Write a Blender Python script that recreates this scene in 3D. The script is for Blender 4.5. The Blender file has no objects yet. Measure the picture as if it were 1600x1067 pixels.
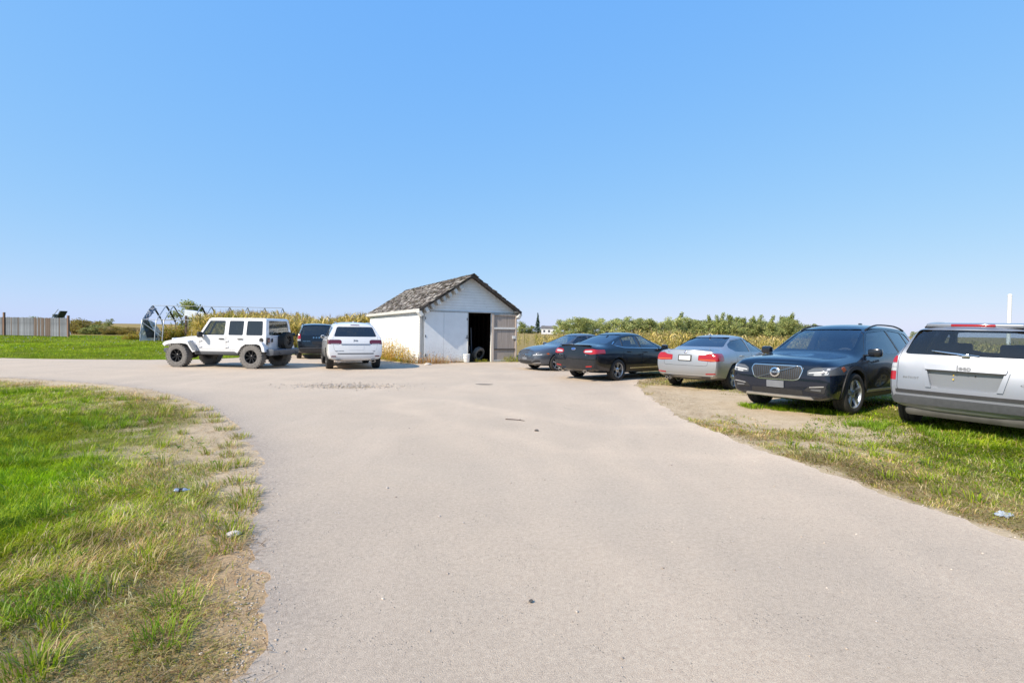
import bpy, bmesh, math, random, time
import numpy as np
from mathutils import Vector, Matrix, noise
from mathutils.bvhtree import BVHTree
from mathutils.geometry import delaunay_2d_cdt

# ------------------------------------------------------------------ camera, sky, sun, exposure
SC = bpy.context.scene
COL = SC.collection
R = math.radians
CAM_H, FOCAL_PX, PITCH, ROLL = 1.469, 766.3, 1.196, 0.748
cam_data = bpy.data.cameras.new('camera')
cam = bpy.data.objects.new('camera', cam_data)
COL.objects.link(cam)
cam_data.sensor_width = 36.0
cam_data.sensor_fit = 'HORIZONTAL'
cam_data.lens = FOCAL_PX / 1600 * 36.0
cam_data.clip_start, cam_data.clip_end = 0.05, 12000
cam.matrix_world = Matrix.Translation((0, 0, CAM_H)) @ Matrix.Rotation(R(90 - PITCH), 4, 'X') @ Matrix.Rotation(R(ROLL), 4, 'Z')
SC.camera = cam

SUN_DIR = Vector((-0.787, -0.617, 0)).normalized() * math.cos(R(39)) + Vector((0, 0, math.sin(R(39))))
world = bpy.data.worlds.new('World')
SC.world = world
world.use_nodes = True
wn = world.node_tree
wn.nodes.clear()
w_out = wn.nodes.new('ShaderNodeOutputWorld')
w_bg = wn.nodes.new('ShaderNodeBackground')
w_sky = wn.nodes.new('ShaderNodeTexSky')
w_sky.sky_type = 'NISHITA'
w_sky.sun_disc = False
w_sky.sun_elevation = R(39)
w_sky.sun_rotation = math.atan2(SUN_DIR.x, SUN_DIR.y)
w_sky.altitude = 0
w_sky.air_density = 1.0
w_sky.dust_density = 0.3
w_sky.ozone_density = 3.0
w_bg.inputs['Strength'].default_value = 0.1
# the photograph's tone response on the sky: one power curve per colour channel, the same in every direction
w_sep = wn.nodes.new('ShaderNodeSeparateColor'); w_com = wn.nodes.new('ShaderNodeCombineColor')
wn.links.new(w_sky.outputs[0], w_sep.inputs[0])
SKY_CURVE = ((0.635, 0.63), (0.640, 0.326), (0.745, 0.02))
for k, (mul, gam) in enumerate(SKY_CURVE):
    q0 = wn.nodes.new('ShaderNodeMath'); q0.operation = 'MULTIPLY'; q0.inputs[1].default_value = 0.1
    q1 = wn.nodes.new('ShaderNodeMath'); q1.operation = 'POWER'; q1.inputs[1].default_value = gam
    q2 = wn.nodes.new('ShaderNodeMath'); q2.operation = 'MULTIPLY'; q2.inputs[1].default_value = mul / 0.1
    wn.links.new(w_sep.outputs[k], q0.inputs[0]); wn.links.new(q0.outputs[0], q1.inputs[0]); wn.links.new(q1.outputs[0], q2.inputs[0])
    wn.links.new(q2.outputs[0], w_com.inputs[k])
wn.links.new(w_com.outputs[0], w_bg.inputs[0])
wn.links.new(w_bg.outputs[0], w_out.inputs[0])

sun_data = bpy.data.lights.new('sun', 'SUN')
sun_data.energy = 5.0
sun_data.angle = R(0.53)
sun_data.color = (1.0, 0.89, 0.74)
sun = bpy.data.objects.new('sun', sun_data)
COL.objects.link(sun)
sun.rotation_euler = SUN_DIR.to_track_quat('Z', 'Y').to_euler()

SC.view_settings.view_transform = 'Standard'
SC.view_settings.look = 'None'
SC.view_settings.gamma = 1.0
SC.view_settings.use_curve_mapping = False
SC.view_settings.exposure = 0.4
SC.cycles.max_bounces = 8
SC.cycles.transparent_max_bounces = 12
SC.cycles.caustics_reflective = False
SC.cycles.caustics_refractive = False
SC.render.film_transparent = False

RNG = np.random.default_rng(7)

# ------------------------------------------------------------------ small helpers
def ss(a, b, x):
    t = np.clip((np.asarray(x, float) - a) / (b - a), 0, 1)
    return t * t * (3 - 2 * t)

def tag(o, label=None, cat=None, group=None, kind=None):
    if label: o['label'] = label
    if cat: o['category'] = cat
    if group: o['group'] = group
    if kind: o['kind'] = kind
    return o

def empty(name, loc=(0, 0, 0), rz=0.0, label=None, cat=None, group=None):
    o = bpy.data.objects.new(name, None)
    o.empty_display_size = 0.2
    COL.objects.link(o)
    o.location = loc
    o.rotation_euler = (0, 0, rz)
    return tag(o, label, cat, group)

def link_mesh(name, me, mat=None, parent=None, loc=None, rot=None):
    o = bpy.data.objects.new(name, me)
    COL.objects.link(o)
    if mat is not None and len(me.materials) == 0:
        me.materials.append(mat)
    if parent is not None: o.parent = parent
    if loc is not None: o.location = loc
    if rot is not None: o.rotation_euler = rot
    return o

def mesh_np(name, V, F, smooth=False):
    """V n x 3 array; F list of polygons or an m x k int array"""
    me = bpy.data.meshes.new(name)
    V = np.asarray(V, np.float32)
    if isinstance(F, np.ndarray):
        m, k = F.shape
        me.vertices.add(len(V)); me.vertices.foreach_set('co', V.ravel())
        me.loops.add(m * k); me.loops.foreach_set('vertex_index', F.astype(np.int32).ravel())
        me.polygons.add(m)
        me.polygons.foreach_set('loop_start', np.arange(0, m * k, k, dtype=np.int32))
        me.polygons.foreach_set('loop_total', np.full(m, k, np.int32))
        me.update(calc_edges=True)
    else:
        me.from_pydata([tuple(map(float, v)) for v in V], [], F)
        me.update()
    if smooth: me.polygons.foreach_set('use_smooth', np.ones(len(me.polygons), bool))
    return me

def bm_mesh(name, bm, smooth=None):
    me = bpy.data.meshes.new(name)
    bmesh.ops.recalc_face_normals(bm, faces=bm.faces[:])
    bm.to_mesh(me); bm.free()
    if smooth is not None:
        me.polygons.foreach_set('use_smooth', np.ones(len(me.polygons), bool))
        me.set_sharp_from_angle(angle=R(smooth))
    return me

def bm_box(bm, c, s, rot=None, bevel=0.0):
    """box centred c with full sizes s"""
    r = bmesh.ops.create_cube(bm, size=1.0)
    vs = r['verts']
    M = Matrix.Translation(c) @ (rot.to_4x4() if rot is not None else Matrix()) @ Matrix.Diagonal((s[0], s[1], s[2], 1))
    bmesh.ops.transform(bm, matrix=M, verts=vs)
    if bevel > 0:
        es = list({e for v in vs for e in v.link_edges})
        bmesh.ops.bevel(bm, geom=es, offset=bevel, segments=2, affect='EDGES', profile=0.5)

def bm_tube(bm, pts, r, n=8, cap=True, taper=None):
    pts = [Vector(p) for p in pts]
    rings = []
    for i, p in enumerate(pts):
        a = pts[max(i - 1, 0)]; b = pts[min(i + 1, len(pts) - 1)]
        t = (b - a).normalized()
        ref = Vector((0, 0, 1)) if abs(t.z) < 0.9 else Vector((1, 0, 0))
        u = t.cross(ref).normalized(); w = t.cross(u)
        rr = r if taper is None else r * (1 + (taper - 1) * i / max(1, len(pts) - 1))
        rings.append([bm.verts.new(p + (u * math.cos(2 * math.pi * k / n) + w * math.sin(2 * math.pi * k / n)) * rr) for k in range(n)])
    for a, b in zip(rings[:-1], rings[1:]):
        for k in range(n):
            bm.faces.new((a[k], a[(k + 1) % n], b[(k + 1) % n], b[k]))
    if cap:
        bm.faces.new(rings[0][::-1]); bm.faces.new(rings[-1])

def bm_lathe(bm, prof, n=32, axis='y', M=None):
    """prof: (radius, along) closed or open profile spun round an axis"""
    rings = []
    for r, t in prof:
        ring = []
        for k in range(n):
            a = 2 * math.pi * k / n
            if axis == 'y': p = Vector((r * math.cos(a), t, r * math.sin(a)))
            elif axis == 'z': p = Vector((r * math.cos(a), r * math.sin(a), t))
            else: p = Vector((t, r * math.cos(a), r * math.sin(a)))
            if M is not None: p = M @ p
            ring.append(bm.verts.new(p))
        rings.append(ring)
    for a, b in zip(rings[:-1], rings[1:]):
        for k in range(n):
            bm.faces.new((a[k], a[(k + 1) % n], b[(k + 1) % n], b[k]))
    return rings

def round_poly(pts, r=0.03, n=4):
    """2-D polygon with rounded corners"""
    out = []
    m = len(pts)
    for i in range(m):
        p = Vector(pts[i]).to_2d(); a = Vector(pts[i - 1]).to_2d(); b = Vector(pts[(i + 1) % m]).to_2d()
        da, db = (a - p), (b - p)
        k = min(r, da.length * 0.45, db.length * 0.45)
        if k < 1e-4:
            out.append(tuple(p)); continue
        s, e = p + da.normalized() * k, p + db.normalized() * k
        for j in range(n + 1):
            t = j / n
            q = s * (1 - t) ** 2 + p * 2 * t * (1 - t) + e * t * t
            out.append((q.x, q.y))
    return out

def inset_poly(pts, d):
    """shrink a 2-D polygon by d (positive inwards)"""
    P = [Vector(p).to_2d() for p in pts]
    area = sum(P[i - 1].x * P[i].y - P[i].x * P[i - 1].y for i in range(len(P)))
    sg = 1 if area > 0 else -1
    out = []
    for i in range(len(P)):
        a, p, b = P[i - 1], P[i], P[(i + 1) % len(P)]
        e1, e2 = (p - a), (b - p)
        if e1.length < 1e-9 or e2.length < 1e-9:
            out.append((p.x, p.y)); continue
        e1.normalize(); e2.normalize()
        n1, n2 = Vector((-e1.y, e1.x)) * sg, Vector((-e2.y, e2.x)) * sg
        nn = n1 + n2
        if nn.length < 1e-6: nn = n1
        else: nn = nn / max(nn.length_squared, 0.5) * 2 * 0.5 * 2 * 0.5 * 2
        q = p + (n1 + n2) / max(0.6, (n1 + n2).length_squared) * 2 * d
        out.append((q.x, q.y))
    return out

# ------------------------------------------------------------------ materials
def new_mat(name):
    m = bpy.data.materials.new(name)
    m.use_nodes = True
    nt = m.node_tree
    b = nt.nodes['Principled BSDF']
    return m, nt, b

def setp(b, **k):
    names = {'col': 'Base Color', 'rough': 'Roughness', 'metal': 'Metallic', 'coat': 'Coat Weight', 'coatr': 'Coat Roughness',
             'ior': 'IOR', 'trans': 'Transmission Weight', 'spec': 'Specular IOR Level', 'alpha': 'Alpha', 'sub': 'Subsurface Weight'}
    for q, v in k.items():
        s = b.inputs[names[q]]
        s.default_value = (v[0], v[1], v[2], 1) if q == 'col' else v

def N(nt, typ, **kw):
    n = nt.nodes.new(typ)
    for k, v in kw.items():
        if k.startswith('i_'):
            key = k[2:]
            n.inputs[int(key) if key.isdigit() else key].default_value = v
        else: setattr(n, k, v)
    return n

def ramp(nt, src, stops):
    r = nt.nodes.new('ShaderNodeValToRGB')
    el = r.color_ramp.elements
    while len(el) < len(stops): el.new(0.5)
    for e, (p, c) in zip(el, stops):
        e.position = p
        e.color = (c[0], c[1], c[2], 1) if not isinstance(c, (int, float)) else (c, c, c, 1)
    nt.links.new(src, r.inputs[0])
    return r.outputs[0]

def mixc(nt, fac, a, b, typ='MIX'):
    m = nt.nodes.new('ShaderNodeMix')
    m.data_type = 'RGBA'; m.blend_type = typ
    for s, v in ((m.inputs[0], fac), (m.inputs[6], a), (m.inputs[7], b)):
        if hasattr(v, 'is_linked'): nt.links.new(v, s)
        elif isinstance(v, (int, float)): s.default_value = v
        else: s.default_value = (v[0], v[1], v[2], 1)
    return m.outputs[2]

def tex_noise(nt, scale, detail=4, rough=0.55, coord='Object', stretch=None):
    tc = nt.nodes.new('ShaderNodeTexCoord')
    src = tc.outputs[coord]
    if stretch:
        mp = nt.nodes.new('ShaderNodeMapping')
        mp.inputs['Scale'].default_value = stretch
        nt.links.new(src, mp.inputs[0]); src = mp.outputs[0]
    n = nt.nodes.new('ShaderNodeTexNoise')
    n.inputs['Scale'].default_value = scale
    n.inputs['Detail'].default_value = detail
    n.inputs['Roughness'].default_value = rough
    nt.links.new(src, n.inputs['Vector'])
    return n.outputs['Fac']

def bump(nt, b, h, strength=0.3, dist=0.01):
    bp = nt.nodes.new('ShaderNodeBump')
    bp.inputs['Strength'].default_value = strength
    bp.inputs['Distance'].default_value = dist
    nt.links.new(h, bp.inputs['Height'])
    nt.links.new(bp.outputs[0], b.inputs['Normal'])

def simple(name, col, rough=0.6, metal=0.0, var=0.15, scale=8, bumps=0.0, coat=0.0, spec=0.5, dust=0.0):
    m, nt, b = new_mat(name)
    setp(b, rough=rough, metal=metal, coat=coat, spec=spec)
    f = tex_noise(nt, scale, 5)
    lo = [c * (1 - var) for c in col]; hi = [min(1, c * (1 + var)) for c in col]
    c = ramp(nt, f, [(0.3, lo), (0.7, hi)])
    nt.links.new(c, b.inputs['Base Color'])
    if bumps > 0: bump(nt, b, tex_noise(nt, scale * 6, 4), bumps, 0.004)
    return m

def car_paint(name, col, metal=0.0, rough=0.35, flake=0.0, dust=0.12, dustcol=(0.42, 0.37, 0.31)):
    m, nt, b = new_mat(name)
    setp(b, metal=metal, rough=rough, coat=1.0, coatr=0.03, spec=0.2)
    # road dust: more of it low on the body, broken up by noise
    tc = nt.nodes.new('ShaderNodeTexCoord')
    sx = nt.nodes.new('ShaderNodeSeparateXYZ'); nt.links.new(tc.outputs['Object'], sx.inputs[0])
    mr = N(nt, 'ShaderNodeMapRange'); mr.inputs[1].default_value = 1.0; mr.inputs[2].default_value = 0.25
    mr.inputs[3].default_value = 0.12; mr.inputs[4].default_value = 1.0
    nt.links.new(sx.outputs[2], mr.inputs[0])
    f = tex_noise(nt, 3.5, 6, 0.65)
    f2 = ramp(nt, f, [(0.35, 0.0), (0.75, 1.0)])
    mu = N(nt, 'ShaderNodeMath', operation='MULTIPLY'); nt.links.new(mr.outputs[0], mu.inputs[0]); nt.links.new(f2, mu.inputs[1])
    mu2 = N(nt, 'ShaderNodeMath', operation='MULTIPLY', i_1=dust); nt.links.new(mu.outputs[0], mu2.inputs[0])
    base = col
    if flake > 0:
        v = N(nt, 'ShaderNodeTexVoronoi'); v.inputs['Scale'].default_value = 900
        nt.links.new(tc.outputs['Object'], v.inputs['Vector'])
        base = mixc(nt, flake, col, v.outputs['Color'], 'OVERLAY')
    c = mixc(nt, mu2.outputs[0], base, dustcol)
    nt.links.new(c, b.inputs['Base Color'])
    rr = N(nt, 'ShaderNodeMapRange'); rr.inputs[3].default_value = 0.03; rr.inputs[4].default_value = 0.5
    nt.links.new(mu2.outputs[0], rr.inputs[0]); nt.links.new(rr.outputs[0], b.inputs['Coat Roughness'])
    return m

def glass_mat(name, tint=(0.25, 0.28, 0.3), refl=0.07, base=0.03):
    """thin tinted car glass: tinted see-through plus a mirror layer that grows at grazing angles"""
    m = bpy.data.materials.new(name); m.use_nodes = True
    nt = m.node_tree; nt.nodes.clear()
    out = nt.nodes.new('ShaderNodeOutputMaterial')
    tr = nt.nodes.new('ShaderNodeBsdfTransparent'); tr.inputs[0].default_value = (*tint, 1)
    gl = nt.nodes.new('ShaderNodeBsdfGlossy'); gl.inputs['Roughness'].default_value = 0.02
    gl.inputs['Color'].default_value = (0.9, 0.95, 1, 1)
    # mirror layer on the outer surface of the pane only: 4 % head on, all of it at grazing angles
    lw = nt.nodes.new('ShaderNodeLayerWeight'); lw.inputs['Blend'].default_value = 0.5
    pw = N(nt, 'ShaderNodeMath', operation='POWER', i_1=2.8); nt.links.new(lw.outputs['Facing'], pw.inputs[0])
    ma = N(nt, 'ShaderNodeMath', operation='MULTIPLY_ADD', i_1=0.80, i_2=refl); nt.links.new(pw.outputs[0], ma.inputs[0])
    geo = nt.nodes.new('ShaderNodeNewGeometry')
    inv = N(nt, 'ShaderNodeMath', operation='SUBTRACT', i_0=1.0); nt.links.new(geo.outputs['Backfacing'], inv.inputs[1])
    mu = N(nt, 'ShaderNodeMath', operation='MULTIPLY'); nt.links.new(ma.outputs[0], mu.inputs[0]); nt.links.new(inv.outputs[0], mu.inputs[1])
    mx = nt.nodes.new('ShaderNodeMixShader')
    di = nt.nodes.new('ShaderNodeBsdfDiffuse'); di.inputs[0].default_value = (0.35, 0.33, 0.3, 1)
    mx2 = nt.nodes.new('ShaderNodeMixShader'); mx2.inputs[0].default_value = base
    nt.links.new(tr.outputs[0], mx2.inputs[1]); nt.links.new(di.outputs[0], mx2.inputs[2])
    nt.links.new(mu.outputs[0], mx.inputs[0]); nt.links.new(mx2.outputs[0], mx.inputs[1]); nt.links.new(gl.outputs[0], mx.inputs[2])
    nt.links.new(mx.outputs[0], out.inputs[0])
    return m

def lamp_mat(name, col, rough=0.12):
    m, nt, b = new_mat(name)
    setp(b, col=col, rough=rough, coat=1.0, coatr=0.02)
    return m

M = {}
def build_mats():
    M['white_paint'] = car_paint('white_car_paint', (0.68, 0.69, 0.71), 0, 0.4, 0, 0.22)
    M['silver_paint'] = car_paint('silver_car_paint', (0.36, 0.38, 0.41), 0.65, 0.38, 0.10, 0.15)
    M['pale_silver_paint'] = car_paint('pale_silver_car_paint', (0.245, 0.265, 0.305), 0.5, 0.42, 0.08, 0.12)
    M['black_paint'] = car_paint('black_car_paint', (0.006, 0.008, 0.014), 0, 0.25, 0, 0.03)
    M['blueblack_paint'] = car_paint('blue_black_car_paint', (0.004, 0.009, 0.022), 0.2, 0.25, 0.02, 0.03)
    M['navy_paint'] = car_paint('dark_navy_car_paint', (0.009, 0.012, 0.018), 0.3, 0.3, 0.02, 0.05)
    M['grey_paint'] = car_paint('dark_grey_car_paint', (0.10, 0.112, 0.135), 0.6, 0.35, 0.05, 0.08)
    M['black_plastic'] = simple('black_plastic', (0.022, 0.022, 0.024), 0.55, 0, 0.2, 20, 0.1)
    M['grey_plastic'] = simple('grey_plastic', (0.058, 0.062, 0.07), 0.6, 0, 0.15, 20, 0.1)
    M['steel_bumper'] = simple('grey_powder_coated_steel', (0.09, 0.10, 0.12), 0.5, 0.3, 0.15, 10, 0.1)
    M['chrome'] = simple('chrome', (0.75, 0.76, 0.78), 0.12, 1.0, 0.05, 8)
    M['dusty_bumper'] = simple('dusty_grey_bumper', (0.085, 0.083, 0.078), 0.55, 0.1, 0.25, 6)
    M['dark_chrome'] = simple('dark_chrome', (0.24, 0.245, 0.255), 0.25, 1.0, 0.1, 8)
    M['brushed'] = simple('silver_skid_plate', (0.55, 0.55, 0.55), 0.4, 0.7, 0.1, 8)
    M['alloy'] = simple('silver_alloy', (0.55, 0.56, 0.58), 0.3, 0.8, 0.12, 10)
    M['dark_alloy'] = simple('black_alloy', (0.02, 0.02, 0.022), 0.35, 0.4, 0.2, 10)
    M['tyre'] = simple('tyre_rubber', (0.028, 0.027, 0.026), 0.85, 0, 0.3, 14, 0.3)
    M['dusty_tyre'] = simple('dusty_tyre_rubber', (0.16, 0.15, 0.14), 0.9, 0, 0.3, 14, 0.3)
    M['interior'] = simple('dark_interior', (0.035, 0.035, 0.038), 0.8, 0, 0.2, 8)
    M['seat'] = simple('grey_seat_cloth', (0.06, 0.06, 0.065), 0.9, 0, 0.2, 30)
    M['under'] = simple('car_underside', (0.012, 0.012, 0.012), 0.8, 0, 0.2, 8)
    M['glass'] = glass_mat('tinted_glass', (0.72, 0.77, 0.80), base=0.015)
    M['dark_glass'] = glass_mat('dark_tinted_glass', (0.22, 0.24, 0.27), refl=0.09)
    M['clear_glass'] = glass_mat('windscreen_glass', (0.92, 0.95, 0.94), base=0.006)
    M['red_lamp'] = lamp_mat('red_lamp_lens', (0.34, 0.006, 0.008))
    M['dark_red_lamp'] = lamp_mat('dark_red_lamp_lens', (0.11, 0.006, 0.012))
    M['white_lamp'] = lamp_mat('clear_lamp_lens', (0.42, 0.43, 0.45))
    M['smoke_lamp'] = lamp_mat('smoked_lamp_lens', (0.10, 0.105, 0.115), 0.05)
    M['amber_lamp'] = lamp_mat('amber_lamp_lens', (0.5, 0.10, 0.015))
    M['plate_grey'] = simple('bare_grey_plate', (0.16, 0.17, 0.19), 0.5, 0, 0.08, 10)
    M['plate_white'] = simple('white_plate', (0.72, 0.73, 0.72), 0.5, 0, 0.05, 10)
    M['blue_enamel'] = simple('blue_enamel', (0.02, 0.08, 0.35), 0.3, 0, 0.05, 10)
    M['white_enamel'] = simple('white_enamel', (0.75, 0.75, 0.75), 0.3, 0, 0.05, 10)
    M['yellow_clip'] = simple('yellow_clip', (0.6, 0.42, 0.05), 0.5)
# ------------------------------------------------------------------ the lie of the land
def H(x, y):
    x = np.asarray(x, float); y = np.asarray(y, float)
    z = 0.34 * ss(23, 50, y) * ss(-11, -24, x)
    z = z + 3.2 * ss(75, 420, y) * ss(-20, -130, x)
    z = z + 0.085 * np.exp(-((x - 7.0) / 2.6) ** 2 - ((y - 9.2) / 3.2) ** 2)
    z = z - 0.08 * np.exp(-((x - 2.4) / 2.5) ** 2 - ((y - 20.4) / 2.5) ** 2)
    return z

ASPHALT = [(4.6, -14), (4.0, -4), (3.86, 1.0), (3.80, 2.6), (3.73, 3.52), (3.65, 3.95), (3.55, 4.48), (3.39, 5.14), (3.24, 6.15), (2.95, 7.6), (2.9, 8.6), (3.05, 10.2), (3.11, 11.26), (3.4, 13.2), (3.72, 14.6),
           (4.3, 16.2), (4.6, 18.5), (4.0, 21.4), (2.4, 23.2), (0.3, 23.6), (-1.2, 22.9), (-2.6, 22.1), (-4.1, 21.35), (-5.2, 21.9), (-7.0, 24.6), (-8.3, 28.2), (-10.5, 28.6), (-12.6, 26.4), (-13.2, 23.6), (-14.36, 21.7),
           (-18.5, 21.15), (-22.2, 21.25), (-32, 22.0), (-80, 34), (-80, 29.5), (-32, 17.9), (-22, 15.4), (-14.16, 13.55), (-11.73, 12.82), (-9.43, 12.04), (-6.85, 10.29), (-4.76, 8.11), (-3.11, 5.97), (-2.27, 4.52),
           (-1.45, 2.88), (-0.99, 2.0), (-0.65, 0.6), (-0.4, -3), (-0.3, -14)]
_AP = np.array(ASPHALT)

def fbm2(x, y, s, o=4, seed=0):
    """cheap value noise on arrays"""
    x = np.asarray(x, float) * s + seed * 17.3; y = np.asarray(y, float) * s - seed * 9.1
    out = 0; amp = 0.5; tot = 0
    for k in range(o):
        xi, yi = np.floor(x), np.floor(y); fx, fy = x - xi, y - yi
        def h(a, b):
            t = np.sin(a * 127.1 + b * 311.7 + k * 74.7 + seed) * 43758.5453
            return t - np.floor(t)
        u, v = fx * fx * (3 - 2 * fx), fy * fy * (3 - 2 * fy)
        out = out + amp * ((h(xi, yi) * (1 - u) + h(xi + 1, yi) * u) * (1 - v) + (h(xi, yi + 1) * (1 - u) + h(xi + 1, yi + 1) * u) * v)
        tot += amp; amp *= 0.5; x = x * 2.03; y = y * 2.03
    return out / tot

def sdf_asphalt(x, y):
    """signed distance to the edge of the driveway, negative on it"""
    x = np.asarray(x, float).ravel(); y = np.asarray(y, float).ravel()
    d2 = np.full(x.shape, 1e9); inside = np.zeros(x.shape, bool)
    n = len(_AP)
    for i in range(n):
        ax, ay = _AP[i]; bx, by = _AP[(i + 1) % n]
        ex, ey = bx - ax, by - ay
        t = np.clip(((x - ax) * ex + (y - ay) * ey) / (ex * ex + ey * ey), 0, 1)
        d2 = np.minimum(d2, (x - ax - t * ex) ** 2 + (y - ay - t * ey) ** 2)
        c = ((ay > y) != (by > y)) & (x < (bx - ax) * (y - ay) / (by - ay + 1e-12) + ax)
        inside ^= c
    d = np.sqrt(d2)
    return np.where(inside, -d, d)

def bareness(x, y, sd=None):
    """0 thick grass .. 1 bare pale dirt"""
    shape = np.asarray(x).shape
    x = np.asarray(x, float).ravel(); y = np.asarray(y, float).ravel()
    if sd is None: sd = sdf_asphalt(x, y)
    n1 = fbm2(x, y, 1.3, 4, 3); n2 = fbm2(x, y, 4.5, 3, 5)
    # a bare strip along the driveway, wide on the inside of the bend
    wid = np.where(x < 0, 0.24 + 0.78 * np.exp(-((y - 5.7) / 2.1) ** 2) + 0.55 * ss(8, 12, y), 0.12)
    wid = np.where((x < 0) & (y > 20), 0.15, wid)
    b = 1 - ss(wid * 0.35, wid * 1.5, sd + (n1 - 0.5) * 0.9 * np.minimum(1, 0.3 + wid) + (n2 - 0.5) * 0.35)
    # the worn patch where cars turn in on the far side
    px, py = x - 4.3, y - 10.4
    d = np.sqrt((px / 1.9) ** 2 + (py / 4.6) ** 2)
    b2 = 1 - ss(0.55, 1.15, d + (n1 - 0.5) * 0.9 + (n2 - 0.5) * 0.5)
    d3 = np.sqrt(((x - 4.9) / 1.7) ** 2 + ((y - 7.6) / 1.3) ** 2)
    b3 = 0.9 * (1 - ss(0.5, 1.2, d3 + (n1 - 0.5) * 0.9 + (n2 - 0.5) * 0.6))
    # scattered bald spots in the near lawn
    b4 = ss(0.66, 0.74, n1) * (x < 0) * (y < 20) * 0.75 * ss(3.2, 0.5, sd)
    d5 = np.sqrt(((x + 2.6) / 1.0) ** 2 + ((y - 1.9) / 0.5) ** 2)
    b5 = 0.55 * (1 - ss(0.4, 1.2, d5 + (n1 - 0.5) * 1.2 + (n2 - 0.5) * 0.8))
    b6 = (1 - ss(0.0, 0.6, sd)) * (y > 15) * (x > -13)
    out = np.clip(np.maximum.reduce([b * (x < 0) + b * 0.8 * (x >= 0), b2, b3, b4, b5, b6]), 0, 1)
    return np.where(sd < -0.03, 1.0, out).reshape(shape)

def dryness(x, y, sd):
    """0 fresh green .. 1 straw"""
    n = fbm2(x, y, 0.55, 4, 11); n2 = fbm2(x, y, 2.2, 3, 13)
    near = ss(2.6, 0.3, sd) * (x < 0) * (y < 20)
    low = .75 * ss(4.2, 2.0, y) * (x < 0) * (y < 20) * ss(-4.2, -2.2, x)
    rv = (x > 0) * (0.28 + 0.45 * ss(3.2, 0.2, sd) + 0.5 * ss(9.5, 12.5, y))
    return np.clip(near * 0.85 + low * 0.55 + rv + (n - 0.5) * 1.1 + (n2 - 0.5) * 0.6, 0, 1)

def build_ground():
    def axis(lo, hi, step, far_lo, far_hi, g=1.16):
        c = list(np.arange(lo, hi + 1e-6, step))
        s = step; v = hi
        while v < far_hi: s *= g; v += s; c.append(v)
        s = step; v = lo; pre = []
        while v > far_lo: s *= g; v -= s; pre.append(v)
        return np.array(pre[::-1] + c)
    xs = axis(-13, 10, 0.13, -4000, 4000); ys = axis(0.5, 25, 0.13, -120, 6000)
    X, Y = np.meshgrid(xs, ys)
    sd = sdf_asphalt(X, Y)
    Z = H(X, Y).ravel() + (fbm2(X, Y, 2.5, 3, 2).ravel() - 0.5) * 0.035 * ss(0.2, 0.9, sd) * (Y.ravel() < 40) - 0.012 * (sd < -0.10)
    V = np.stack([X.ravel(), Y.ravel(), Z], 1)
    ny, nx = X.shape
    i = np.arange(ny * nx).reshape(ny, nx)
    F = np.stack([i[:-1, :-1].ravel(), i[:-1, 1:].ravel(), i[1:, 1:].ravel(), i[1:, :-1].ravel()], 1)
    me = mesh_np('ground', V, F, True)
    b = bareness(X, Y, sd).ravel()
    a = me.attributes.new('bare', 'FLOAT', 'POINT'); a.data.foreach_set('value', b.astype(np.float32))
    d = dryness(X.ravel(), Y.ravel(), sd)
    a = me.attributes.new('dry', 'FLOAT', 'POINT'); a.data.foreach_set('value', d.astype(np.float32))
    # darker, browner earth on the inside of the bend than on the trodden far verge
    a = me.attributes.new('loam', 'FLOAT', 'POINT'); a.data.foreach_set('value', (ss(1.0, -.5, X.ravel()) * ss(4.4, 3.0, Y.ravel())).astype(np.float32))
    # farmland beyond the yard: stubble and standing crops
    fx, fy = X.ravel(), Y.ravel()
    far = np.maximum(ss(52, 60, fy) * (fx < -10), ss(25, 30, fy) * (fx > -10))
    a = me.attributes.new('farm', 'FLOAT', 'POINT'); a.data.foreach_set('value', far.astype(np.float32))
    m, nt, bs = new_mat('ground_soil_and_turf')
    setp(bs, rough=0.95, spec=0.03)
    def attr(nm):
        q = nt.nodes.new('ShaderNodeAttribute'); q.attribute_name = nm; return q.outputs['Fac']
    nz = tex_noise(nt, 3.0, 6, 0.7); nf = tex_noise(nt, 40, 4, 0.7)
    dirt = ramp(nt, nz, [(0.25, (0.34, 0.255, 0.16)), (0.5, (0.50, 0.39, 0.26)), (0.75, (0.60, 0.49, 0.35))])
    dirt = mixc(nt, 0.5, dirt, ramp(nt, nf, [(0.3, (0.30, 0.225, 0.14)), (0.65, (0.60, 0.49, 0.35))]))
    dirt = mixc(nt, attr('loam'), dirt, mixc(nt, 1.0, dirt, (0.80, 0.72, 0.64), 'MULTIPLY'))
    green = ramp(nt, nz, [(0.3, (0.075, 0.10, 0.008)), (0.7, (0.14, 0.18, 0.012))])  # turf green held dark to imitate shade in the gaps between blades
    straw = ramp(nt, nf, [(0.3, (0.18, 0.135, 0.06)), (0.7, (0.36, 0.28, 0.13))])
    turf = mixc(nt, attr('dry'), green, straw)
    field = ramp(nt, tex_noise(nt, 0.02, 5, 0.6, stretch=(1, 0.35, 1)), [(0.35, (0.24, 0.18, 0.075)), (0.65, (0.33, 0.25, 0.11))])
    c = mixc(nt, attr('farm'), turf, field)
    c = mixc(nt, attr('bare'), c, dirt)
    nt.links.new(c, bs.inputs['Base Color'])
    bump(nt, bs, nf, 0.6, 0.02)
    o = link_mesh('ground', me, m)
    tag(o, 'lawn and bare dirt ground running out to flat fields', kind='structure')

def resample(poly, step):
    out = []
    for a, b in zip(poly, poly[1:] + poly[:1]):
        L = math.dist(a, b); n = max(1, int(L / step))
        for k in range(n): out.append((a[0] + (b[0] - a[0]) * k / n, a[1] + (b[1] - a[1]) * k / n))
    return out

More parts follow.
